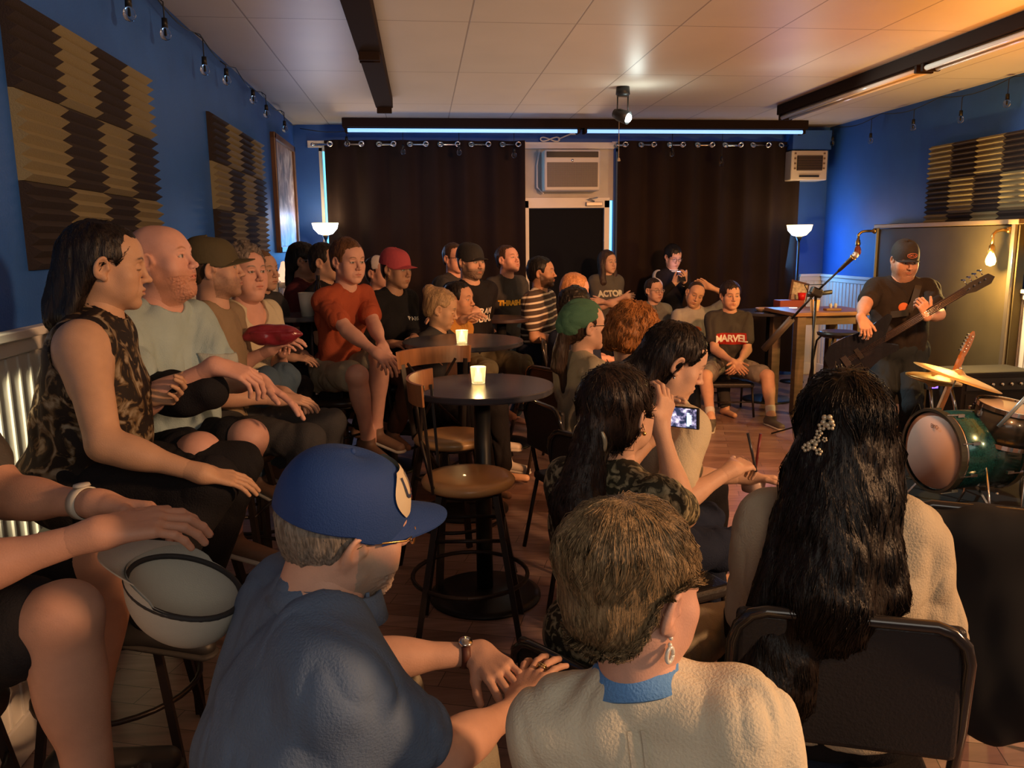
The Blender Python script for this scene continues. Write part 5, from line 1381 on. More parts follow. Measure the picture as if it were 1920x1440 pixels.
def tealight(q, z, lab, w=1.3, s=1.0):
    c = (q[0], q[1], z); r = empty('candle_glass', c, lab, 'candle')
    MB().lathe([(0, 0), (.030 * s, 0), (.036 * s, .075 * s), (.033 * s, .075 * s), (.027 * s, .010), (0, .010)], c=c, n=24).build('glass', mat('candle_cup', (1.0, .93, .75), .08, trans=.75, ior=1.2, emit=(1.0, .70, .30), estr=.45), r)
    MB().lathe([(0, .012), (.025 * s, .012), (.026 * s, .032 * s), (0, .032 * s)], c=c, n=20).build('wax', mat('candle_wax', (.9, .8, .5), .5, emit=(1.0, .66, .22), estr=4.0), r)
    MB().lathe([(0, .034), (.005, .04), (.007, .048), (.003, .06), (0, .066)], c=c, n=10).build('flame', mat('flame', (1, .8, .4), .5, emit=(1.0, .75, .30), estr=22), r)
    light('candle_light', 'POINT', (q[0], q[1], z + .10), w, (1.0, .62, .25), .02)
# centre: two round bar tables, two backed stools
ct = PZ(903, 722, 1.0); ct[1] += .0
t1 = PZ(903, 722, 1.0); round_table(t1, .325, 1.0, 'nearer round bar table with a grey top and a lit candle', TOPM, .26)
tealight(PZ(897, 718, 1.0), 1.0, 'lit candle glass on the nearer round bar table')
t2 = P(868, 638, 4.75); t2z = t2[2]; round_table(t2, .36, t2z, 'farther round bar table behind the backed stools', TOPM, .26)
tealight(P(866, 630, 4.62), t2z, 'lit candle glass on the farther round bar table')
s1 = PZ(878, 892, .70); stool(s1, .70, 96, 'honey wood round bar stool with a curved back, nearest the viewer', True)
s2 = PZ(848, 815, .70); stool(s2, .70, 152, 'honey wood bar stool with a curved orange wood rail', True)
# small tables among the audience
t3 = P(572, 590, 5.05); round_table(t3, .22, t3[2], 'small dark round table left of the man in the rust red tee', TOPM)
q = P(577, 584, 4.95); cup((q[0], q[1], t3[2]), .038, .052, .14, 'tall white cup on the small dark table behind the cream blouse', mat('white_plastic', (.62, .60, .52), .4), liquid=mat('cola', (.05, .02, .01), .1))
q = P(600, 590, 5.05); b = MB(); b.lathe([(0, 0), (.030, 0), (.030, .12), (.026, .16), (.012, .20), (.012, .24), (0, .24)], c=(q[0], q[1], t3[2]), n=18); tag(b.build('bottle', mat('dark_bottle', (.02, .012, .008), .1, spec=.8)), 'dark bottle next to the tall white cup', 'bottle')
t4 = P(712, 592, 5.78); round_table(t4, .23, t4[2], 'small round table before the woman in the white headband', mat('tan_table', (.30, .22, .17), .3))
q = P(712, 590, 5.7); cup((q[0], q[1], t4[2]), .028, .036, .08, 'short glass on the table before the white headband', mat('pink_glass', (.6, .35, .3), .1, trans=.5))
t5 = P(940, 595, 6.35); round_table(t5, .24, t5[2], 'dark round table between the capped man and the striped polo', mat('brown_table', (.05, .03, .03), .35))
# table with papers at the right
t6 = P(1795, 1055, 2.45)
r = empty('side_table', (t6[0] + .15, t6[1], 0), 'cream topped side table right of the long haired woman', 'table')
MB().box((t6[0] + .12, t6[1], t6[2] - .02), (.46, .46, .035), bev=.008).build('table_top', mat('cream_top', (.62, .47, .26), .4), r)
for sx in (-1, 1):
    for sy in (-1, 1): MB().box((t6[0] + .12 + sx * .19, t6[1] + sy * .19, (t6[2] - .04) / 2), (.03, .03, t6[2] - .04)).build('leg', FRAME, r)
tealight(P(1768, 1070, 2.35), t6[2], 'glass candle at the near edge of the cream side table', w=1.6, s=1.2)
q = P(1800, 1050, 2.5); b = MB(); b.box((q[0], q[1], t6[2] + .002), (.22, .29, .003), rot=(0, 0, .3)); tag(b.build('paper_sheet', mat('paper', (.75, .68, .50), .7)), 'blank cream sheet of paper on the cream side table', 'paper')
# dark padded chair back at the right edge, very near

# ------------------------------------------------------------------ the audience and the player
def tee(n, c): return cloth('cloth_' + n, c)
LIGHTSK, MIDSK, TANSK, PINKSK = (.60, .36, .26), (.54, .31, .215), (.40, .215, .135), (.62, .33, .25)
BLK = tee('black', (.014, .013, .015)); NAVY = tee('navy', (.016, .022, .045)); CHAR = tee('charcoal', (.050, .048, .050))
JEAN = tee('denim', (.060, .095, .14)); KHAKI = tee('khaki', (.30, .26, .19)); OLIVE = tee('olive', (.085, .080, .055))
WHT = mat('print_white', (.75, .73, .68), .7); SHOEB = mat('shoe_black', (.02, .018, .018), .5); SHOEW = mat('shoe_white', (.55, .50, .44), .6); SHOET = mat('shoe_tan', (.16, .09, .06), .6)
SOCK = mat('sock_white', (.62, .58, .52), .8)
def seat_under(J, kind, lab, **k):
    z = J['HC'][2] - .118 * J['s'] - .03 * (J['b'] - 1); f = J['B'][:, 1]; c = J['HC'] + f * .05
    yaw = math.degrees(math.atan2(f[0], f[1]))
    if kind == 'stool': return stool(c, max(z, .3), yaw, lab, m=k.pop('m', mat('dark_stool_seat', (.035, .022, .016), .4)), rad=k.pop('rad', .185), **k)
    return chair(c, max(z, .3), yaw, lab, **k)
# ---- left wall row, high stools
J = person('w1', (203, 500), 2.45, 82, 'woman in a dark sleeveless floral top with eyes closed by the left wall', hyaw=74, hpitch=6, fem=1, skin=(.50, .29, .18), hair='woman', hcol=(.012, .008, .007),
           hargs=dict(extra=[('c', (0, -.085, .02), (0, -.125, -.15), .060, .050, .85), ('c', (.04, -.05, .0), (.05, -.09, -.14), .035, .035, .7), ('c', (-.04, -.05, .0), (-.05, -.09, -.14), .035, .035, .7)], strands=2600, seed=3, hl=[(-.2, -.2), (-.06, -.2), (-.035, -.05), (-.015, -.01), (.0, .022), (.014, .024), (.024, .012), (.036, .024), (.050, .048), (.060, .062), (.070, .085), (.080, .3), (.2, .3)]),
           top=print_mat('floral_top', (.016, .011, .010), (.10, .060, .026), (.30, .25, .18), 17), bottom=BLK, sleeve='none', closed=True, bulk=1.24, belly=.6, lean=11, near=2, feet=.30,
           wr=P(378, 888, 2.12), wl=P(285, 745, 2.55), handr=dict(curl=15, d=(-.3, 1, -.35)), handl=dict(curl=48, n=(1, -.1, .9), d=(.35, 1, .1)), kneer=P(425, 905, 2.18), kneel=P(455, 870, 2.55), spread=4, jawf=.95, shoes=SHOEB, footr=(0, -.5, -.9), footl=(0, -.35, -.9))
seat_under(J, 'stool', 'dark stool under the woman in the floral top')
w = J['wt'][-1]; dd = U_(J['wt'][-1] - J['el'][-1])
def band(J, k, m, name, wid=.022, r=.0278, t=.035, dial=None, dialm=None):
    w, e = J['wt'][k], J['el'][k]; d = U_(e - w); c = w + d * t; X, Y_, Z = _basis(d)
    M = Matrix.Translation(tuple(c)) @ Matrix(np.column_stack([X, Y_, Z]).tolist()).to_4x4()
    s = J['s']
    o = MB().lathe([(r * s, -wid / 2), (r * s + .003, -wid / 2), (r * s + .003, wid / 2), (r * s, wid / 2), (r * s, -wid / 2)], M=M, n=28).build(name, m, J['root'])
    if dial:
        n = U_(A3(dial)); n = U_(n - d * (n @ d)); p = c + n * (r * s + .004); q = Vector(tuple(n)).to_track_quat('Z', 'Y').to_matrix().to_4x4()
        MB().lathe([(0, .006), (.015, .005), (.017, 0), (0, 0)], M=Matrix.Translation(tuple(p)) @ q, n=24).build('watch_dial', dialm or CHROME, o)
    return o
band(J, -1, mat('smartwatch_black', (.015, .015, .016), .3), 'wristwatch', dial=(0, 0, 1), dialm=DKPL)
J = person('m2', (305, 490), 2.95, 112, 'bald bearded man in a pale grey pocket tee', hyaw=100, hpitch=-9, s=1.06, bulk=1.16, belly=.75, fat=.75, skin=PINKSK, brow=(.30, .13, .06), beard=(.46, .21, .13), closed=False,
           top=tee('pale_grey', (.34, .44, .45)), bottom=BLK, legwear='short', feet=.36, wr=P(402, 686, 2.55), wl=P(486, 716, 2.72), handr=dict(curl=34, d=(-.45, 1, -.35)), handl=dict(curl=12, d=(-.1, 1, -.55)),
           kneer=P(412, 840, 2.45), kneel=P(535, 808, 2.62), lean=6, shoes=SHOET, near=2, footl=(-.25, -.42, -.9), torso=.52)
seat_under(J, 'stool', 'dark stool under the bald man in the pale grey tee')
band(J, -1, DKPL, 'wristwatch', dial=(0, 0, 1))
pk = np_mesh if False else None
def pocket(J, dx, drop, w_, h_, m, name='pocket'):
    b = MB(); c = J['NB'] - J['Ut'] * drop + J['Uf'] * .35 + J['Ur'] * dx
    b.grid(lambda u, v: c + J['Ur'] * w_ * (u - .5) + J['Ut'] * h_ * (v - .5), 8, 8); o = b.build(name, m, J['shirt']); drape(o, J, -J['Uf'], .004)
    if 'Solid' not in o.modifiers:
        md = o.modifiers.new('thick', 'SOLIDIFY'); md.thickness = .003
    return o
pocket(J, -.085, .20, .11, .12, tee('pocket_grey', (.37, .40, .37))); pocket(J, -.085, .19, .022, .026, mat('tan_patch', (.42, .28, .12), .6), 'pocket_patch')
# black bag / arm rest between them
J = person('m3', (404, 505), 3.45, 100, 'man in a dark olive ball cap behind the bald man', hyaw=84, hpitch=-4, s=1.0, skin=MIDSK, hair='short', hcol=(.06, .035, .02), cap=dict(m=mat('olive_cap', (.070, .055, .025), .8, bump=.2), brimlen=.07), stubble=.6,
           top=tee('tan_shirt', (.26, .19, .12)), bottom=CHAR, feet=.34, fat=.3, lean=2)
seat_under(J, 'stool', 'dark stool under the man in the olive ball cap')
J = person('w4', (462, 512), 3.95, 120, 'curly grey haired woman in a cream embroidered blouse holding a wine red pouch', hyaw=132, hpitch=-2, fem=1, bulk=1.12, fat=.55, skin=PINKSK, hair='woman', hcol=(.16, .13, .11), hargs=dict(curl=1.3, vol=.012, extra=[('e', (0, -.03, -.03), (.095, .085, .085))], hl=[(-.2, -.13), (-.03, -.12), (-.015, -.06), (.0, -.02), (.02, .0), (.03, .01), (.045, .04), (.060, .056), (.070, .075), (.080, .3), (.2, .3)], strands=1500),
           top=tee('cream_blouse', (.55, .48, .34)), bottom=JEAN, feet=.30, neckopen=.022, wr=P(508, 655, 3.55), wl=P(528, 660, 3.75), handr=dict(curl=30), handl=dict(curl=30), belly=.5, lean=3, sleeve='short', near=2, kneer=P(512, 700, 3.45), kneel=P(545, 690, 3.60), shoes=SHOET)
seat_under(J, 'stool', 'dark stool under the curly haired woman in cream')
q = P(512, 622, 3.50); V, Q = sdf_mesh([E(q + [-.01, 0, -.012], (.115, .035, .046), k=.03), C(q + [.05, 0, -.01], q + [.12, -.01, -.012], .030, .008, k=.03), C(q + [-.05, 0, -.015], q + [-.12, 0, -.022], .026, .008, k=.03), C(q + [-.10, -.035, .002], q + [.10, -.035, .006], .003, .003, k=.012)], .005)
V = V + vnormals(V, Q) * (vnoise(V * 30) * .006)[:, None]
tag(link('pouch', np_mesh('pouch', V, Q), mat('wine_leather', (.20, .018, .030), .28, bump=.2, coat=.3)), 'wine red leather pouch held in front of the cream blouse', 'pouch')
b = MB(); pts = [(V3[0], V3[1], V3[2]) for V3 in []]
J = person('w5', (492, 508), 4.9, 120, 'girl with light brown hair half hidden behind the curly haired woman', fem=1, skin=MIDSK, hair='woman', hcol=(.16, .09, .05), hargs=dict(extra=[('c', (-.05, -.03, .0), (-.06, -.03, -.14), .04, .03)]), top=CHAR, bottom=BLK, s=.95, feet=.35)
seat_under(J, 'stool', 'dark stool under the girl behind the curly haired woman')
J = person('w6', (572, 490), 5.8, 100, 'woman in glasses and a maroon top with black hair pulled back', hyaw=98, fem=1, fat=.5, bulk=1.1, skin=TANSK, hair='woman', hcol=(.010, .008, .008), hargs=dict(vol=.003, extra=[('c', (0, -.09, .0), (0, -.12, -.16), .045, .035)]), glasses=dict(m=mat('silver_frame', (.6, .62, .68), .25, metal=.8)), top=tee('maroon', (.085, .018, .022)), bottom=BLK, feet=.34, near=1)
seat_under(J, 'stool', 'dark stool under the woman in the maroon top')
J = person('m7', (612, 492), 5.5, 105, 'man with short dark hair in a black shirt behind the rust red tee', hyaw=112, skin=MIDSK, hair='fringe', hcol=(.02, .015, .012), top=BLK, bottom=BLK, feet=.34, bulk=1.05, near=1)
seat_under(J, 'stool', 'dark stool under the man in the plain black shirt')
J = person('m8', (654, 491), 4.85, 132, 'man in a rust red tee and khaki shorts leaning forward on a stool', hyaw=140, hpitch=4, s=1.04, skin=PINKSK, hair='short', hcol=(.10, .045, .02), hargs=dict(vol=.004), top=tee('rust_red', (.36, .075, .035)), bottom=KHAKI, legwear='short', feet=.42,
           wr=P(712, 668, 4.35), wl=P(722, 660, 4.45), handr=dict(curl=35), handl=dict(curl=35), kneer=P(700, 702, 4.35), kneel=P(738, 660, 4.55), footr=(-.30, -.18, -.9), shoes=SHOET, lean=14, near=2, torso=.53)
seat_under(J, 'stool', 'dark stool under the man in the rust red tee')
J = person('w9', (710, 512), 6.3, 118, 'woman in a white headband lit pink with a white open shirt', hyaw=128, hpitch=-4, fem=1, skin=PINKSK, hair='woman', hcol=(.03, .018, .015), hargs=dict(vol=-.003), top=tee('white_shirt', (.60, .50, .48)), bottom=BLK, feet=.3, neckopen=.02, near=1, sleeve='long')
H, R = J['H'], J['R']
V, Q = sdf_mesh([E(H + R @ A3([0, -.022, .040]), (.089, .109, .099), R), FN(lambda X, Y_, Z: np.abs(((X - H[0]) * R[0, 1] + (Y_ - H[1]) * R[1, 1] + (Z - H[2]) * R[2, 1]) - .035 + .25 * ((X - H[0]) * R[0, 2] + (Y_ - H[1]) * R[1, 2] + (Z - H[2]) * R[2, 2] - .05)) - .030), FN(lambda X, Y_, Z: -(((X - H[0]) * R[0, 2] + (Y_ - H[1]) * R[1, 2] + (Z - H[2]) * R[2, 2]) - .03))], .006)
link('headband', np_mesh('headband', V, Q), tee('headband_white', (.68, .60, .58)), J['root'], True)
seat_under(J, 'stool', 'dark stool under the woman in the white headband')
J = person('w10', (744, 505), 5.35, 135, 'woman in a rose red ball cap and a black long sleeved top', hyaw=128, hpitch=6, fem=1, skin=TANSK, hair='woman', hcol=(.02, .012, .01), cap=dict(m=mat('rose_cap', (.42, .06, .075), .8, bump=.2), brimlen=.065), hargs=dict(extra=[('c', (-.05, -.05, -.02), (-.06, -.05, -.10), .030, .02)]), top=BLK, bottom=tee('brown_trousers', (.12, .06, .04)), sleeve='threeq', feet=.34,
           wr=P(735, 645, 5.0), wl=P(778, 635, 5.05), handr=dict(curl=20), handl=dict(curl=20), lean=12, neckopen=.012, near=1)
chest_text(J, 'PARK', .032, WHT, drop=.14, dx=-.07)
H, R = J['H'], J['R']; b = MB(); b.tube([H + R @ A3([.080, -.012 + .016 * math.cos(a), -.055 + .020 * math.sin(a)]) for a in np.linspace(0, 2 * PI, 17)], .002, 6); b.build('earring', BRASS, J['root'])
seat_under(J, 'stool', 'dark stool under the woman in the rose red cap')
J = person('m11', (853, 485), 6.75, 130, 'man with short hair in charcoal behind the bearded man in the black cap', hyaw=148, skin=PINKSK, hair='short', hcol=(.05, .03, .02), top=CHAR, bottom=BLK, feet=.34, glasses=dict(m=BLACK), bulk=1.1, near=1)
seat_under(J, 'stool', 'dark stool hidden behind the bearded man in the black cap')
J = person('m12', (884, 492), 6.0, 148, 'bearded man in a black ball cap and black tee with white lettering', hyaw=142, hpitch=2, s=1.05, bulk=1.12, belly=.5, fat=.3, skin=MIDSK, hair='short', hcol=(.03, .02, .015), cap=dict(m=mat('black_cap', (.016, .015, .016), .8, bump=.2), brimlen=.06), beard=(.09, .07, .055), top=BLK, bottom=OLIVE, feet=.34,
           wr=P(868, 600, 5.65), wl=P(838, 592, 5.70), poll=(-1, .1, -.6), near=2, torso=.52)
chest_text(J, 'TRAM\nUDIAL', .066, WHT, drop=.21, dx=-.03, bold=.002)
seat_under(J, 'stool', 'dark stool under the bearded man in the black cap')
J = person('m13', (953, 487), 7.0, 150, 'man in a dark grey tee with yellow flame lettering standing by the curtain edge', hyaw=138, hpitch=-12, skin=PINKSK, hair='short', hcol=(.05, .028, .018), top=CHAR, bottom=JEAN, pose='stand', stubble=.2, near=1, bulk=1.03, s=1.0)
chest_text(J, 'THRASHER', .060, mat('print_yellow', (.75, .42, .03), .6), drop=.20, bold=.004, spacing=.9)
m, nt, bb = nodes_mat('striped_polo')
tcn = nt.nodes.new('ShaderNodeTexCoord'); wv = nt.nodes.new('ShaderNodeTexWave'); wv.bands_direction = 'Z'; wv.inputs['Scale'].default_value = 6.2; wv.inputs['Distortion'].default_value = .6; wv.inputs['Detail Scale'].default_value = .8
mpn = nt.nodes.new('ShaderNodeMapping'); mpn.inputs['Rotation'].default_value = (0, .12, 0)
cr = nt.nodes.new('ShaderNodeValToRGB'); cr.color_ramp.interpolation = 'CONSTANT'; cr.color_ramp.elements[0].color = (.060, .040, .032, 1); cr.color_ramp.elements[1].position = .80; cr.color_ramp.elements[1].color = (.62, .55, .45, 1)
nt.links.new(tcn.outputs['Object'], mpn.inputs['Vector']); nt.links.new(mpn.outputs['Vector'], wv.inputs['Vector']); nt.links.new(wv.outputs['Fac'], cr.inputs['Fac']); nt.links.new(cr.outputs['Color'], bb.inputs['Base Color']); bb.inputs['Roughness'].default_value = .85
STRIPE = m
J = person('m14', (1017, 512), 6.45, 122, 'bearded man in a brown and white striped polo shirt', hyaw=112, hpitch=-4, skin=TANSK, hair='short', hcol=(.008, .007, .007), hargs=dict(vol=.004), beard=(.018, .014, .012), top=STRIPE, bottom=NAVY, feet=.2, near=1, bulk=1.08, belly=.25)
seat_under(J, 'stool', 'dark stool under the man in the striped polo')
J = person('m15', (1080, 545), 6.1, 95, 'man with ginger cropped hair behind the black haired head', hyaw=92, hpitch=10, skin=PINKSK, hair='short', hcol=(.42, .20, .09), top=CHAR, bottom=BLK, near=1, hargs=dict(vol=.003))
seat_under(J, 'chair', 'black chair under the man with ginger cropped hair')
J = person('p16', (1082, 578), 5.2, 60, 'person with short black hair seen from behind, above the green headscarf', skin=MIDSK, hair='swept', hcol=(.008, .007, .007), top=NAVY, bottom=BLK, near=1, hargs=dict(vol=.012, curl=.8))
seat_under(J, 'chair', 'black chair under the person with short black hair')
J = person('w18', (828, 580), 5.25, 118, 'fair woman with pinned up sandy hair and a dark grey top', hyaw=100, hpitch=16, fem=1, skin=(.56, .33, .20), hair='swept', hcol=(.36, .23, .12), closed=True, top=CHAR, bottom=BLK, near=2, hargs=dict(vol=.004, extra=[('e', (0, -.11, .09), (.045, .045, .045))]), neckopen=.01, lean=10)
seat_under(J, 'chair', 'black chair under the fair woman in dark grey')
J = person('m19', (862, 562), 5.75, 118, 'young man in a mustard orange shirt beside the fair woman', hyaw=118, skin=(.50, .27, .17), hair='short', hcol=(.012, .009, .008), top=tee('mustard', (.46, .22, .05)), bottom=tee('orange_lit_shorts', (.42, .12, .04)), legwear='knee', near=2, lean=8, stubble=.3, shoes=SHOEW, sock=SOCK, kneel=P(965, 700, 4.9), footl=(-.1, .25, -.95))  # orange light on the knee is put into the shorts colour
seat_under(J, 'chair', 'black chair under the young man in mustard')
# ---- back right group
J = person('w20', (1140, 492), 8.6, 168, 'long haired person standing with crossed arms in a grey printed tee', hyaw=150, fem=1, skin=LIGHTSK, hair='woman', hcol=(.050, .032, .026), top=tee('faded_grey', (.10, .095, .085)), bottom=BLK, pose='stand', near=1,
           hargs=dict(vol=.006, extra=[('c', (.075, -.01, .0), (.095, .02, -.22), .035, .040), ('c', (-.075, -.01, .0), (-.09, .02, -.22), .035, .040), ('c', (0, -.07, 0), (0, -.08, -.22), .07, .06)]),
           wr=(-.13, .20, .27), wl=(.13, .22, .23), polr=(.7, -.1, -.7), poll=(-.7, -.1, -.7), handr=dict(d=(-1, .05, .1), n=(0, -1, -.3)), handl=dict(d=(1, .0, .1), n=(0, -1, -.3)), s=.97, bulk=1.05)
chest_text(J, 'ACTOR', .085, mat('print_cream', (.62, .60, .45), .7), drop=.17, bold=.005)
J = person('p21', (1262, 482), 8.55, 172, 'person in a black varsity vest and glasses standing against the curtain with a phone', hyaw=165, hpitch=22, skin=LIGHTSK, hair='fringe', hcol=(.008, .007, .008), hargs=dict(vol=.006), glasses=dict(m=BLACK), top=BLK, bottom=BLK, pose='stand', near=1, sleeve='long',
           wr=(.10, .30, .36), wl=(-.02, .31, .38), handr=dict(d=(-.5, .4, .7), n=(-.6, -.6, .2), curl=40), handl=dict(d=(.3, .6, .6), n=(.5, -.6, .4), curl=45), polr=(.6, -.2, -1), poll=(-.6, -.2, -1), s=.98)
q = (J['wt'][1] + J['wt'][-1]) / 2 + J['B'][:, 2] * .07 + J['B'][:, 1] * .06
ph = MB().box(tuple(q), (.075, .012, .15), rot=(-.9, 0, -.1), bev=.006).build('phone', DKPL); tag(ph, 'small phone held by the standing person in the varsity vest', 'phone')
MB().box(tuple(q + A3([0, .006, .008])), (.068, .004, .14), rot=(-.9, 0, -.1)).build('screen', mat('phone_glow', (.5, .6, .9), .3, emit=(.75, .65, 1.0), estr=3), ph)
light('phone_light', 'POINT', tuple(q + A3([0, .08, .07])), .5, (.75, .6, 1.0), .03)
b = MB(); NBn = J['NB']
for dz, rr in ((.012, .066), (.026, .064)): b.tube([NBn + J['Ur'] * rr * math.cos(a) + J['Uf'] * (rr * math.sin(a) + .012) + J['Ut'] * (dz - .012 * math.sin(a)) for a in np.linspace(0, 2 * PI, 25)], .005, 6)
b.build('striped_collar', WHT, J['root'])
V, Q = sdf_mesh([C(J['sh'][1], J['sh'][1] + (J['el'][1] - J['sh'][1]) * .55, .066, .060, k=.03)], .01); link('white_sleeve', np_mesh('white_sleeve', V, Q), tee('white_sleeve', (.60, .60, .62)), J['root'], True)
for t, mm_ in ((.03, WHT), (.055, BLK)): band(J, -1, mm_, 'wristband', wid=.014, r=.036, t=t)
J = person('w22', (1227, 545), 8.0, 178, 'smiling woman in round glasses and a denim grey button shirt', hyaw=160, fem=1, skin=LIGHTSK, hair='swept', hcol=(.03, .02, .016), glasses=dict(m=mat('gold_frame', (.7, .55, .4), .2, metal=1), round_=True), top=tee('denim_shirt', (.17, .18, .17)), bottom=JEAN, near=1, s=.97)
b = MB()
for k in range(5): b.sphere(J['NB'] - J['Ut'] * (.06 + .07 * k) + J['Uf'] * .135, .006, 8)
b.build('buttons', WHT, J['shirt'])
for k in (1, -1):
    b = MB(); c = J['NB'] + J['Uf'] * .075 - J['Ut'] * .015; b.prism([(0, .03), (k * .065, .035), (k * .075, -.01), (k * .03, -.035)], c, J['Ur'], J['Ut'], J['Uf'], .006); b.build('collar_flap', MATS['cloth_denim_shirt'], J['shirt'])
seat_under(J, 'chair', 'black chair under the smiling woman in round glasses')
J = person('m23', (1303, 552), 7.65, 182, 'boy in a pale grey tee tilting his head on his raised arm', hyaw=185, hpitch=14, hroll=-20, skin=(.55, .31, .20), hair='buzz', hcol=(.045, .028, .018), top=tee('pale_tee', (.36, .34, .32)), bottom=CHAR, near=1, stubble=.2,
           wl=(-.16, .02, .72), poll=(-1, .1, .35), handl=dict(d=(.8, -.2, .5), n=(.6, .3, .2), curl=30))
b = MB(); c = J['NB'] - J['Ut'] * .19 + J['Uf'] * .3
b.prism([(.055 * math.cos(a), .045 * math.sin(a)) for a in np.linspace(0, PI, 14)], c, J['Ur'], J['Ut'], J['Uf'], .001); o = b.build('shirt_print', mat('orange_print', (.65, .14, .04), .7), J['shirt']); drape(o, J, -J['Uf'])
b = MB(); b.prism([(-.055, -.012), (.055, -.012), (.055, -.003), (-.055, -.003)], c - J['Ut'] * .008, J['Ur'], J['Ut'], J['Uf'], .001); b.prism([(-.045, -.03), (.045, -.03), (.045, -.02), (-.045, -.02)], c, J['Ur'], J['Ut'], J['Uf'], .001); o = b.build('shirt_print', WHT, J['shirt']); drape(o, J, -J['Uf'])
seat_under(J, 'chair', 'black chair under the boy with the orange print')
J = person('m24', (1370, 555), 7.15, 188, 'boy in a charcoal MARVEL tee and grey shorts with folded hands', hyaw=183, hpitch=2, skin=(.58, .33, .22), hair='fringe', hcol=(.022, .013, .010), hargs=dict(vol=.006), top=tee('dark_tee', (.055, .052, .048)), bottom=tee('grey_shorts', (.22, .20, .18)), legwear='short', near=2,
           wr=(.03, .40, .10), wl=(-.03, .38, .10), handr=dict(d=(-.5, .6, -.5), n=(-.6, -.3, -.6), curl=40), handl=dict(d=(.5, .6, -.5), n=(.6, -.3, -.6), curl=40), spread=24, shoes=mat('shoe_grey', (.10, .085, .07), .6), sock=SOCK, lean=6, s=1.02)
c = J['NB'] - J['Ut'] * .215 + J['Uf'] * .3
b = MB(); b.prism([(-.005, -.042), (.118, -.042), (.118, .042), (-.005, .042)] if False else [(-.138, -.055), (.138, -.055), (.138, .052), (-.138, .052)], c, J['Ur'], J['Ut'], J['Uf'], .001); o = b.build('print_block', mat('print_red', (.62, .035, .02), .7), J['shirt']); drape(o, J, -J['Uf'], .003)
t = chest_text(J, 'MARVEL', .088, WHT, drop=.215, bold=.003, spacing=.88); drape(t, J, -J['Uf'], .005)
seat_under(J, 'chair', 'dark wooden chair under the boy in the MARVEL tee', back=.30)
# ---- middle, backs to the viewer
def chair_for(J, lab, **k): return seat_under(J, 'chair', lab, **k)
J = person('w17', (1098, 612), 3.95, 72, 'woman in a green headscarf and dark glasses', hyaw=80, fem=1, skin=LIGHTSK, hair='woman', hcol=(.035, .020, .014), glasses=dict(m=BLACK), top=tee('stone_tee', (.36, .32, .24)), bottom=KHAKI, near=2, lean=2, shoes=SHOEW,
           hargs=dict(extra=[('c', (0, -.10, .0), (0, -.16, -.20), .040, .030), ('c', (0, -.13, -.12), (.02, -.12, -.32), .030, .018)], vol=-.004, strands=600))
H, R = J['H'], J['R']
def yz(X, Y_, Z, j): return (X - H[0]) * R[0, j] + (Y_ - H[1]) * R[1, j] + (Z - H[2]) * R[2, j]
V, Q = sdf_mesh([E(H + R @ A3([0, -.028, .044]), (.092, .115, .098), R, k=.03), E(H + R @ A3([0, -.095, .0]), (.060, .055, .060), R, k=.05), FN(lambda X, Y_, Z: np.interp(yz(X, Y_, Z, 1), [-.2, -.1, -.04, 0, .05, .09, .2], [-.06, -.045, -.02, .03, .05, .058, .06]) - yz(X, Y_, Z, 2))], .0045)
N_ = vnormals(V, Q); qq = (V - H) @ R; V = V + N_ * ((1 - np.abs(vnoise(np.stack([qq[:, 0] * 22, qq[:, 1] * 14 + qq[:, 2] * 9, qq[:, 2] * 26], 1)))) * .013 - .006)[:, None]
link('headscarf', np_mesh('headscarf', V, Q), cloth('scarf_green', (.065, .15, .095)), J['root'], True)
chair_for(J, 'black chair under the woman in the green headscarf')
J = person('w25', (1187, 637), 3.2, 55, 'person with wavy copper red hair and a dark maroon top', hyaw=62, hpitch=24, fem=1, skin=(.60, .36, .24), hair='swept', hcol=(.34, .13, .035), top=tee('dark_maroon', (.060, .022, .018)), bottom=BLK, near=2, lean=6,
           hargs=dict(vol=.015, curl=.5, strands=4500, slen=.13, sr=.0009, seed=5))
chair_for(J, 'black chair under the person with copper red hair')
J = person('w26', (1268, 680), 2.65, 70, 'dark haired woman in a cream tee writing with her head bowed', hyaw=97, hpitch=24, fem=1, skin=(.60, .36, .25), hair='woman', hcol=(.016, .010, .008), closed=True, top=tee('cream_tee', (.52, .45, .32)), bottom=NAVY, near=2, lean=12, neckopen=.006,
           wr=P(1372, 880, 2.42), wl=P(1405, 895, 2.72), handr=dict(curl=45, d=(-.2, 1, .1)), handl=dict(curl=35), polr=(.5, -.5, -.8),
           hargs=dict(vol=.004, extra=[('c', (0, -.07, .0), (0, -.15, -.14), .070, .058, .8), ('c', (.045, -.04, -.02), (.04, -.11, -.15), .038, .04, .8)], hl=[(-.2, -.3), (-.04, -.3), (-.02, -.1), (-.005, -.03), (.01, .02), (.024, .02), (.036, .020), (.050, .044), (.060, .062), (.070, .085), (.080, .3), (.2, .3)], strands=4500, slen=.13, seed=9))
H, R = J['H'], J['R']; MB().sphere(H + R @ A3([.082, -.004, -.045]), .0045, 10).build('earring', CHROME, J['root'])
chair_for(J, 'black chair under the dark haired woman in the cream tee')
hw = J['wt'][1] + J['B'][:, 1] * .08
b = MB(); b.tube([hw + [.02, 0, -.02], hw + [-.01, .01, .11]], .005, 8); tag(b.build('pen', mat('dark_pen', (.03, .03, .04), .3)), 'dark pen standing up from the writing hand of the woman in cream', 'pen')
b = MB(); b.tube([hw + [.03, .03, -.02], hw + [.045, .035, .10]], .005, 8); tag(b.build('pencil', mat('dark_red_pencil', (.16, .02, .02), .4)), 'dark red pencil upright beside the writing woman', 'pencil')
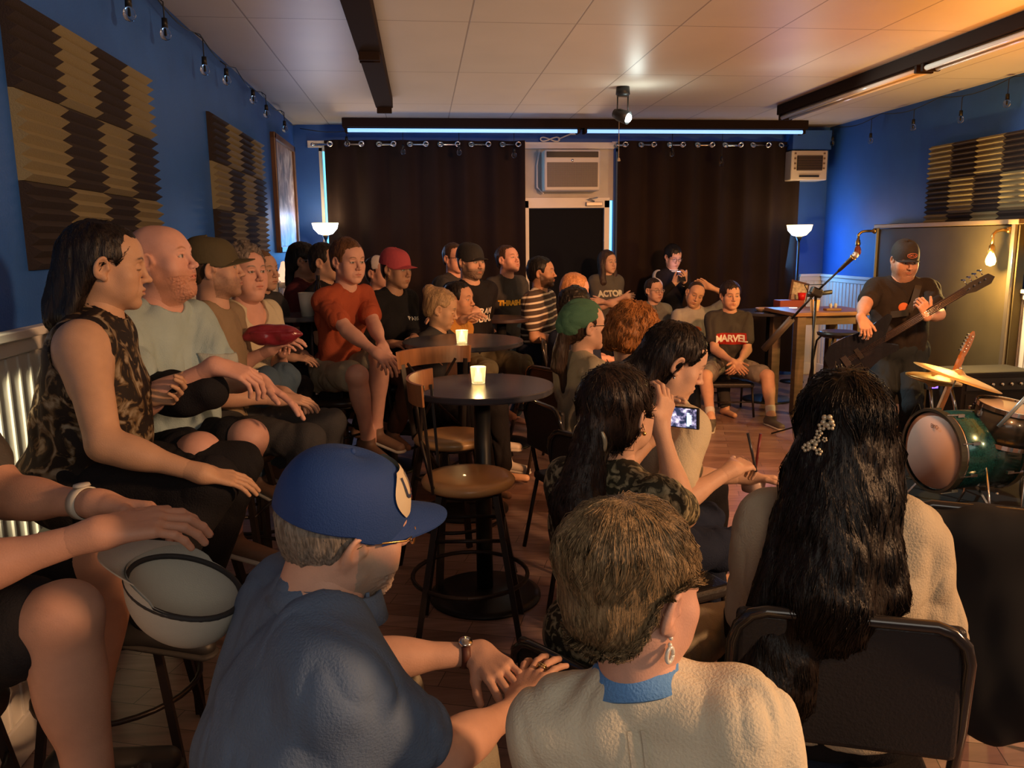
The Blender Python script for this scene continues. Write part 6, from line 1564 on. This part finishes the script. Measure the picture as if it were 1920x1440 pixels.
q = P(1412, 905, 2.75); b = MB(); b.lathe([(0, 0), (.040, 0), (.048, .05), (.044, .05), (.036, .006), (0, .006)], c=q - [0, 0, .03], n=24); tag(b.build('bowl', mat('pinkish_bowl', (.55, .38, .32), .35)), 'small pinkish bowl in front of the writing woman', 'bowl')
J = person('w27', (1160, 775), 2.05, 52, 'woman with a clipped dark ponytail filming with a phone', hyaw=50, hpitch=-4, fem=1, bulk=1.08, skin=(.56, .33, .22), hair='woman', hcol=(.020, .011, .008),
           top=print_mat('leaf_print', (.030, .026, .016), (.15, .13, .075), (.36, .31, .19), 30), bottom=KHAKI, near=2, lean=2,
           wr=P(1238, 800, 2.25), wl=P(1228, 815, 2.45), handr=dict(d=(.0, .35, .9), n=(-1, .3, .1), curl=38, thumb=50), handl=dict(d=(.1, .3, .9), n=(1, .2, 0), curl=35), polr=(.35, .05, -1), poll=(-.6, .2, -1),
           hargs=dict(vol=.006, extra=[('c', (0, -.115, -.03), (0, -.185, -.20), .045, .065), ('c', (0, -.185, -.20), (-.01, -.18, -.42), .065, .040)], hl=[(-.2, -.6), (-.11, -.6), (-.08, -.10), (-.04, -.055), (-.02, -.01), (-.005, .02), (.014, .02), (.026, .0), (.036, .010), (.050, .040), (.060, .062), (.070, .085), (.080, .3), (.2, .3)], strands=5500, slen=.15, seed=13, down=.5))
H, R = J['H'], J['R']; b = MB(); cc = H + R @ A3([0, -.125, -.035])
b.tube([H + R @ A3([.050 * math.cos(a), -.128, -.040 + .045 * math.sin(a)]) for a in np.linspace(-.6, PI * 1.2, 16)], .006, 8); b.build('hair_clip', mat('pearl_clip', (.45, .38, .25), .25, metal=.3), J['hair'])
MB().sphere(H + R @ A3([.083, -.004, -.042]), .006, 10).build('earring', BRASS, J['root'])
chair_for(J, 'black chair under the woman filming with a phone', back=.16, w=.38)
# the phone she holds, landscape, screen toward her
pc = A3(P(1276, 782, 2.32)); pn = U_(A3([.62, .78, .06])); pxv = U_(np.cross(pn, [0, 0, 1])); pzv = np.cross(pxv, pn)
pr_ = MB(); M = Matrix(np.column_stack([pxv, pn, pzv]).tolist()).to_4x4(); eul = M.to_euler()
ph = MB().box(tuple(pc), (.120, .009, .068), rot=tuple(eul), bev=.004, seg=3).build('phone', DKPL); tag(ph, 'black phone held sideways showing the band on its lit screen', 'phone')
m, nt, bb = nodes_mat('phone_picture')
n = nt.nodes.new('ShaderNodeTexVoronoi'); n.inputs['Scale'].default_value = 70; n2 = nt.nodes.new('ShaderNodeTexNoise'); n2.inputs['Scale'].default_value = 55; n2.inputs['Detail'].default_value = 5
tcn = nt.nodes.new('ShaderNodeTexCoord'); cr = nt.nodes.new('ShaderNodeValToRGB'); cr.color_ramp.elements[0].position = .46; cr.color_ramp.elements[0].color = (.02, .03, .07, 1); cr.color_ramp.elements[1].position = .66; cr.color_ramp.elements[1].color = (.9, .85, .9, 1)
e = cr.color_ramp.elements.new(.55); e.color = (.28, .25, .42, 1)
nt.links.new(tcn.outputs['Object'], n2.inputs['Vector']); nt.links.new(n2.outputs['Fac'], cr.inputs['Fac']); nt.links.new(cr.outputs['Color'], bb.inputs['Emission Color']); nt.links.new(cr.outputs['Color'], bb.inputs['Base Color']); bb.inputs['Emission Strength'].default_value = 1.3; bb.inputs['Roughness'].default_value = .2
sc = MB().box(tuple(pc - pn * .0050), (.104, .001, .060), rot=tuple(eul)).build('screen', m, ph)
b = MB(); p0 = pc - pn * .0058
for dx, h_, w_ in ((.026, .042, .008), (.033, .030, .007)): b.box(tuple(p0 + pxv * dx - pzv * .004), (w_, .0006, h_), rot=tuple(eul), bev=.0002)
b.build('screen_figure', mat('screen_white', (.8, .9, 1), .3, emit=(.6, .95, 1.0), estr=1.6), ph)
# ---- bass player
J = person('bass', (1697, 488), 5.6, 206, 'bass player in a black tee and dark ball cap standing before the olive board', hyaw=188, hpitch=16, s=1.04, bulk=1.22, belly=.7, fat=.7, skin=MIDSK, hair='short', hcol=(.015, .01, .008), stubble=.5, cap=dict(m=mat('dark_cap', (.022, .020, .022), .8, bump=.2), brimlen=.05), pose='stand', top=tee('washed_black', (.028, .024, .022)), bottom=tee('dark_jeans', (.020, .028, .036)), near=2, torso=.53,
           wr=P(1612, 598, 5.25), wl=P(1738, 594, 5.12), polr=(.9, -.3, -.8), poll=(-.9, .0, -1.0), handr=dict(d=(-.35, .45, -.8), n=(.3, -.9, -.3), curl=40), handl=dict(d=(.35, .25, .85), n=(.5, -.8, .1), curl=62, thumb=50), shoes=SHOEB)
text_obj('cap_patch', 'OKLA', J['capT'](0, .098, .062) , -J['R'][:, 0] * 1.0, J['R'][:, 2], .022, mat('patch_orange', (.65, .20, .10), .6), J['cap'], depth=.001)
b = MB(); cT = J['capT']; b.tube([cT(.034 * math.cos(a), .0985 - .10 * (.034 * math.cos(a)) ** 2 / .085 * 0 - .004 * abs(math.cos(a)), .062 + .017 * math.sin(a)) for a in np.linspace(0, 2 * PI, 25)], .0016, 6); b.build('patch_border', MATS['patch_orange'], J['cap'])
# bass guitar
bh, bb_ = A3(P(1838, 528, 4.95)), A3(P(1640, 645, 5.28)); dn = U_(bh - bb_); fz = U_(A3([-.30, -.93, .15])); fz = U_(fz - dn * (fz @ dn)); sd = np.cross(dn, fz)
r = empty('bass_guitar', bb_, 'dark electric bass guitar held across the bass player by a strap', 'bass guitar')
Lb_ = np.linalg.norm(bh - bb_)
MB().bar(bb_ + dn * .02, bh - dn * .10, .050, .022, up=tuple(fz), bev=.004).build('neck', mat('dark_neck', (.055, .032, .018), .3, coat=.4), r)
MB().bar(bb_ - dn * .02 + fz * .013, bh - dn * .10 + fz * .013, .046, .006, up=tuple(fz)).build('fingerboard', mat('rosewood', (.030, .018, .014), .35), r)
out = [(-.03, .10), (-.10, .20), (-.135, .19), (-.125, .08), (-.115, -.02), (-.150, -.14), (-.155, -.25), (-.10, -.34), (0, -.355), (.09, -.33), (.145, -.25), (.14, -.14), (.105, -.03), (.115, .05), (.12, .11), (.085, .13), (.03, .05)]
b = MB(); b.prism([(x, y) for x, y in out], bb_ - fz * .020, sd, dn, fz, .038); bmesh.ops.bevel(b.bm, geom=[e for e in b.bm.edges], offset=.006, segments=2, affect='EDGES'); b.build('guitar_body', mat('black_gloss', (.012, .014, .022), .15, coat=1.0), r)
MB().box(tuple(bb_ - dn * .12 + fz * .022), (.08, .03, .012), rot=tuple(Matrix(np.column_stack([sd, dn, fz]).tolist()).to_euler())).build('pickup', DKPL, r)
MB().box(tuple(bb_ - dn * .22 + fz * .024), (.08, .04, .014), rot=tuple(Matrix(np.column_stack([sd, dn, fz]).tolist()).to_euler())).build('bridge', CHROME, r)
for k in range(2): MB().lathe([(0, .018), (.009, .018), (.011, 0), (0, 0)], M=Matrix.Translation(tuple(bb_ - dn * .22 + sd * (.09 + .02 * k) + fz * .018 - dn * .04 * k)) @ Vector(tuple(fz)).to_track_quat('Z', 'Y').to_matrix().to_4x4(), n=14).build('knob', CHROME, r)
for k in range(4): MB().tube([bb_ - dn * .22 + sd * (-.015 + .010 * k) + fz * .030, bh - dn * .08 + sd * (-.013 + .009 * k) + fz * .020], .0012, 4).build('string', CHROME, r)
b = MB(); b.prism([(-.024, 0), (.024, 0), (.042, .05), (.046, .15), (.02, .19), (-.02, .17), (-.030, .05)], bh - dn * .105 - fz * .008, sd, dn, fz, .016); b.build('headstock', mat('dark_head', (.05, .045, .03), .3, coat=.5), r)
for k in range(4):
    b = MB(); p = bh - dn * (.075 - k * .036); b.tube([p + fz * .01, p + fz * .03], .005, 8); b.tube([p - sd * .03, p - sd * .06], .004, 6); b.box(tuple(p - sd * .066), (.022, .018, .010)); b.build('tuning_peg', CHROME, r)
b = MB(); sA, sB = bb_ - dn * .33 - fz * .01, bb_ + dn * .19 - sd * .12
shl = J['sh'][-1] + A3([0, 0, .062]); mid = J['NB'] - J['Ut'] * .15 + J['Uf'] * .165 + J['Ur'] * -.02
pts = [sB + A3([0, -.01, 0]), mid - J['Ur'] * .02 - J['Ut'] * .05 + J['Uf'] * .01, mid - J['Ur'] * .05 + J['Ut'] * .03, J['NB'] - J['Ur'] * .10 + J['Uf'] * .09 - J['Ut'] * .015, J['NB'] - J['Ur'] * .105 + J['Ut'] * .012, J['NB'] - J['Ur'] * .08 - J['Uf'] * .11 - J['Ut'] * .08]
for A_, B_ in zip(pts, pts[1:]): b.bar(A_, B_, .045, .004, up=tuple(J['Uf'] + J['Ut']))
b.build('strap', mat('strap_dark', (.03, .028, .025), .7), r)
b = MB(); pp = J['NB'] - J['Ut'] * .17 + J['Uf'] * .35 - J['Ur'] * .01
b.prism([(.035 * math.cos(a), .035 * math.sin(a)) for a in np.linspace(0, 2 * PI, 20, endpoint=False)], pp, J['Ur'], J['Ut'], J['Uf'], .001); o = b.build('shirt_print', mat('orange_print2', (.60, .16, .05), .7), J['shirt']); drape(o, J, -J['Uf'])
# ---- near foreground
J = person('w29', (1578, 812), 1.62, 20, 'woman with very long dark hair and a floral clip in a cream tee', hyaw=24, hpitch=4, fem=1, bulk=1.15, skin=(.42, .22, .15), hair='woman', hcol=(.016, .009, .006), tipcol=None if False else None, top=tee('cream_tee2', (.46, .39, .28)), bottom=BLK, near=2, lean=-2, wr=(.20, .30, .10), wl=(-.05, .30, .12)) if False else person(
           'w29', (1578, 812), 1.62, 20, 'woman with very long dark hair and a floral clip in a cream tee', hyaw=24, hpitch=4, fem=1, bulk=1.12, skin=(.42, .22, .15), hair='woman', hcol=(.008, .0045, .003), top=tee('cream_tee2', (.46, .39, .28)), bottom=BLK, near=2, lean=-1, sleeve='half', wr=(.18, .30, .14), wl=(-.05, .30, .12),
           hargs=dict(vol=.010, extra=[('c', (0, -.07, .02), (-.03, -.17, -.32), .085, .11, .7), ('c', (-.05, -.09, -.08), (-.12, -.20, -.50), .07, .085, .6), ('c', (.05, -.07, -.05), (.09, -.14, -.30), .055, .04, .8), ('c', (.085, -.02, -.02), (.13, -.02, -.22), .030, .022)], hl=[(-.3, -.9), (-.03, -.9), (-.012, -.4), (.0, -.35), (.03, -.35), (.04, .010), (.050, .040), (.060, .062), (.070, .085), (.080, .3), (.2, .3)], strands=9000, slen=.20, seed=21, down=.85, sr=.0008))
chair_for(J, 'black framed chair with a rounded glossy back under the long haired woman', back=.46, w=.47)
H, R = J['H'], J['R']; b = MB()
p0 = A3(P(1528, 805, 1.62)); cam_dir = U_(p0 - [0, 0, CAM_Z]); bvh = None
me = J['hair'].data; VV = np.empty(len(me.vertices) * 3, np.float32); me.vertices.foreach_get('co', VV); VV = VV.reshape(-1, 3)
sel = VV[(np.linalg.norm(VV - H, axis=1) < .16)]
loc = A3([-.045, -.115, .010]); dirw = R @ U_(loc); tt = (sel - H) @ dirw; perp = np.linalg.norm((sel - H) - tt[:, None] * dirw, axis=1); ok = perp < .02; rr = tt[ok].max() if ok.any() else .12
cc = H + dirw * (rr + .004); zx = R[:, 2]; xx = np.cross(zx, dirw); xx = U_(xx); zz_ = np.cross(dirw, xx)
for (u, v, s_) in ((.012, .028, .012), (.004, .018, .008), (0, .006, .007), (-.003, -.006, .007), (-.010, -.016, .010), (-.020, -.022, .008), (.002, -.026, .007), (.018, .020, .008), (.010, -.004, .005)):
    for k in range(5):
        a = 2 * PI * k / 5 + u * 90; b.sphere(cc + xx * (u + math.cos(a) * s_ * .6) * 1.2 + zz_ * (v + math.sin(a) * s_ * .6) * 1.2, s_ * .5, 8)
b.build('hair_clip', mat('pearl_flower', (.65, .55, .38), .3, metal=.4), J['hair'])
J = person('w30', (1195, 1108), 1.10, 22, 'woman with short ash blonde hair, blue collar and a cream knit jacket', hyaw=62, hpitch=8, fem=1, bulk=1.06, skin=(.60, .34, .25), hair='swept', hcol=(.20, .135, .070), top=tee('cream_knit', (.66, .60, .46)), bottom=KHAKI, near=2, lean=0, side=-12, sleeve='long',
           hargs=dict(vol=.003, curl=.15, strands=20000, slen=.12, sr=.0005, down=.35, seed=31, hl=[(-.2, -.085), (-.10, -.08), (-.065, -.06), (-.048, -.02), (-.036, .022), (-.010, .038), (.014, .042), (.030, .036), (.040, .034), (.050, .044), (.062, .064), (.073, .10), (.080, .3), (.2, .3)], extra=[('e', (0, -.040, .070), (.090, .104, .072))]), fold=.013, kneer=(.62, .78, 0), kneel=(.36, .92, 0))
H, R = J['H'], J['R']
b = MB(); 
for zz in (-.040, -.050): b.sphere(H + R @ A3([.080, -.004, zz]), .0035, 10)
b.tube([H + R @ A3([.082, -.004 + .006 * math.cos(a), -.064 + .011 * math.sin(a)]) for a in np.linspace(0, 2 * PI, 17)], .0032, 8); b.build('earring', mat('pearl', (.8, .76, .66), .2, metal=.2), J['root'])
NBn = J['NB']
collar_band(J, 'blue_collar', tee('sky_blue', (.13, .30, .62)), .072, .060, .004, .046)
b = MB(); me = J['shirt'].data
for off in (-.006, .006):
    b.grid(lambda u, v: J['NB'] + J['Ur'] * (off * 1.6 + .0032 * (u - .5) * 2) - J['Uf'] * .3 - J['Ut'] * (.02 + .42 * v), 2, 40)
o = b.build('back_seam', tee('cream_seam', (.60, .55, .43)), J['shirt']); drape(o, J, J['Uf'], .0045)
chair_for(J, 'black chair under the ash blonde woman in cream', back=.30)
J = person('m31', (655, 985), 1.36, 70, 'older man in a royal blue ball cap and a slate blue polo shirt', hyaw=70, hpitch=6, hroll=12, ntilt=.045, neckl=.135, s=1.03, bulk=1.30, belly=1.1, fat=.6, skin=(.60, .34, .24), hair='short', hcol=(.20, .17, .14), beard=(.34, .27, .21), brow=(.3, .25, .2), cap=dict(m=mat('royal_cap', (.012, .045, .175), .75, bump=.25, bscale=400, vary=.06), brimlen=.080, tilt=-3), glasses=dict(m=BRASS), top=tee('slate_polo', (.11, .155, .24)), bottom=KHAKI, near=2, lean=13, torso=.47,
           wr=P(972, 1325, 1.50), wl=P(900, 1225, 1.68), handr=dict(curl=14, d=U_(P(1015, 1235, 1.62) - P(972, 1325, 1.50)), n=(.0, .4, -.9), spread=14), handl=dict(curl=26, d=U_(P(985, 1305, 1.50) - P(900, 1225, 1.68)), n=(0, .3, -1), spread=7),
           polr=(.6, -.5, -.9), poll=(-.6, -.2, -.8), hargs=dict(vol=.004, seed=41, strands=1500, slen=.05, hl=[(-.2, -.105), (-.08, -.10), (-.05, -.075), (-.03, -.03), (-.02, .0), (-.005, .03), (.2, .06)]), kneer=(-.42, .90, .02), kneel=(-.66, .75, .04), shoes=SHOET, fold=.016)
band(J, -1, mat('brown_strap', (.09, .025, .015), .5), 'wristwatch', wid=.020, r=.0280, dial=(.1, -.2, 1))
hw, hdir, hn = J['hand'][1]; hdir = U_(hdir); hn = U_(hn - hdir * (hn @ hdir)); T_ = np.cross(hdir, hn)
p = hw + hdir * .112 - T_ * .012; X, Y_, Z = _basis(hdir); Mr = Matrix.Translation(tuple(p)) @ Matrix(np.column_stack([X, Y_, Z]).tolist()).to_4x4()
b = MB()
for k in (-.003, .003): b.lathe([(.0098, k - .0015), (.0113, k - .0015), (.0113, k + .0015), (.0098, k + .0015)], M=Mr, n=24)
b.build('ring', mat('gold', (.8, .6, .25), .2, metal=1), J['root'])
cT = J['capT']
def cap_pt(th, ph, off=.002):
    a, c_, h, z0, y0 = .0905, .1150, .112, .030, -.018
    rr = math.cos(ph) ** .62; return cT((a + off) * rr * math.cos(th), y0 + (c_ + off) * rr * math.sin(th), z0 + (h - z0 * .2) * math.sin(ph) + off)
b = MB()
b.grid(lambda u, v: cap_pt(PI / 2 + .92 * (1 - 2 * u) * (1 - .35 * abs(2 * v - 1) ** 2), .10 + .85 * v, .0018), 24, 12); b.build('emblem_patch', mat('patch_cream', (.60, .50, .34), .7), J['cap'])
def captext(s_, ph0, size, m_, nm):
    t = text_obj(nm, s_, (0, 0, 0), (1, 0, 0), (0, 0, 1), size, m_, J['cap'], depth=.0)
    bm = bmesh.new(); bm.from_mesh(t.data); bmesh.ops.triangulate(bm, faces=bm.faces)
    for v in bm.verts:
        x, z = v.co.x, v.co.z; v.co = Vector(tuple(cap_pt(PI / 2 + x / .108, ph0 + z / .115, .0036)))
    bm.to_mesh(t.data); bm.free(); t.data.update(); return t
captext('UVA', .58, .072, mat('navy_thread', (.02, .03, .08), .7), 'emblem_letters'); captext('★', .27, .03, mat('red_thread', (.55, .06, .03), .7), 'emblem_star') if False else captext('*', .16, .10, mat('red_thread', (.55, .06, .03), .7), 'emblem_star')
for k in (1, -1):
    b = MB(); c = J['NB'] + J['Uf'] * .065 + J['Ut'] * .012
    b.prism([(0, .012), (k * .055, .030), (k * .085, -.005), (k * .040, -.050)], c, J['Ur'], J['Ut'], U_(J['Uf'] + .3 * J['Ut']), .006); b.build('collar_flap', MATS['cloth_slate_polo'], J['shirt'])
collar_band(J, 'polo_collar', MATS['cloth_slate_polo'], .096, .080, -.004, .040, tilt=2, fwd=.02)
chair_for(J, 'dark chair under the older man in the blue cap', back=.28)
# left edge: seated man holding his white cap, head beyond the frame
J = person('m32', (-152, 575), 1.75, 72, 'man in a taupe tee and black shorts at the left edge holding a white cap', hyaw=70, s=1.08, bulk=1.18, belly=.5, fat=.3, skin=(.52, .27, .18), hair='short', hcol=(.03, .02, .015), top=tee('taupe', (.075, .065, .055)), bottom=BLK, legwear='short', near=2, lean=10, torso=.53, feet=.25,
           wr=P(185, 1000, 1.42), wl=P(180, 945, 1.62), handr=dict(curl=25, d=(-.05, 1, .05), n=(-.3, .1, -1)), handl=dict(curl=35, d=(.2, 1, -.15)), kneer=P(215, 1125, 1.45), kneel=P(345, 1000, 1.78), footr=(-.02, .03, -1), footl=(-.05, -.2, -.95), shoes=SHOEB)
band(J, -1, mat('pale_band', (.50, .46, .38), .5), 'watch_band', wid=.024, r=.0288, dial=(0, 0, 1), dialm=mat('pale_dial', (.45, .42, .36), .4))
seat_under(J, 'stool', 'dark stool under the man at the left edge', rad=.155)
# the white cap he holds, opening up
Hc = A3(P(335, 1065, 1.48)); Rc = np.column_stack([U_(A3([.35, .93, .10])), U_(A3([-.90, .30, .32])), [0, 0, 0]]); Rc[:, 1] = U_(Rc[:, 1] - Rc[:, 0] * (Rc[:, 0] @ Rc[:, 1])); Rc[:, 2] = np.cross(Rc[:, 0], Rc[:, 1])
if Rc[2, 2] > 0: Rc[:, 0] *= -1; Rc[:, 2] *= -1
rc = empty('ball_cap', Hc, 'off white ball cap held upside down by the man at the left edge', 'cap')
o, _t = cap_part(Hc, Rc, 1.0, rc, mat('off_white_cap', (.46, .43, .36), .75, bump=.25, bscale=400), brimlen=.070, name='crown')
_b = MB(); _b.tube([_t(.086 * math.cos(a), -.018 + .110 * math.sin(a), .034) for a in np.linspace(0, 2 * PI, 41)], .006, 6); _b.build('sweatband', mat('sweatband_black', (.02, .018, .018), .7), o)
# black bag on the lap between the woman and the bald man
V, Q = sdf_mesh([C(P(330, 738, 2.62), P(395, 732, 2.58), .070, .060, k=.03), C(P(300, 735, 2.66), P(345, 742, 2.6), .065, .065, k=.03)], .008)
V = V + vnormals(V, Q) * (vnoise(V * 16) * .010)[:, None]
tag(link('folded_jacket', np_mesh('folded_jacket', V, Q), BLK), 'folded black jacket on the lap of the bald man', 'jacket')
# very near black padded chair at the right edge with a jacket over it
cq = P(1900, 1100, 1.75)
chair((cq[0] + .10, 2.0, 0), .46, 28, 'black padded chair at the bottom right corner of the view', back=.50, w=.50)
def jacket():
    c = A3([cq[0] + .10, 2.0, 0]); B = frame(28); b = B[:, 1]; rt = B[:, 0]; p = c - b * .30
    V, Q = sdf_mesh([C(p - rt * .16 + [0, 0, .90], p + rt * .20 + [0, 0, .92], .055, .055, k=.08), E(p + [0, 0, .64], (.27, .060, .30), np.column_stack([rt, b, [0, 0, 1]]), k=.08), C(p - rt * .22 + [0, 0, .84], p - rt * .24 + [0, 0, .36], .050, .040, k=.05)], .010)
    V = V + vnormals(V, Q) * (vnoise(V * [14, 14, 6]) * .012)[:, None]
    tag(link('jacket', np_mesh('jacket', V, Q), mat('jacket_black', (.006, .006, .007), .9)), 'black jacket draped over the chair at the bottom right corner', 'jacket')
jacket()
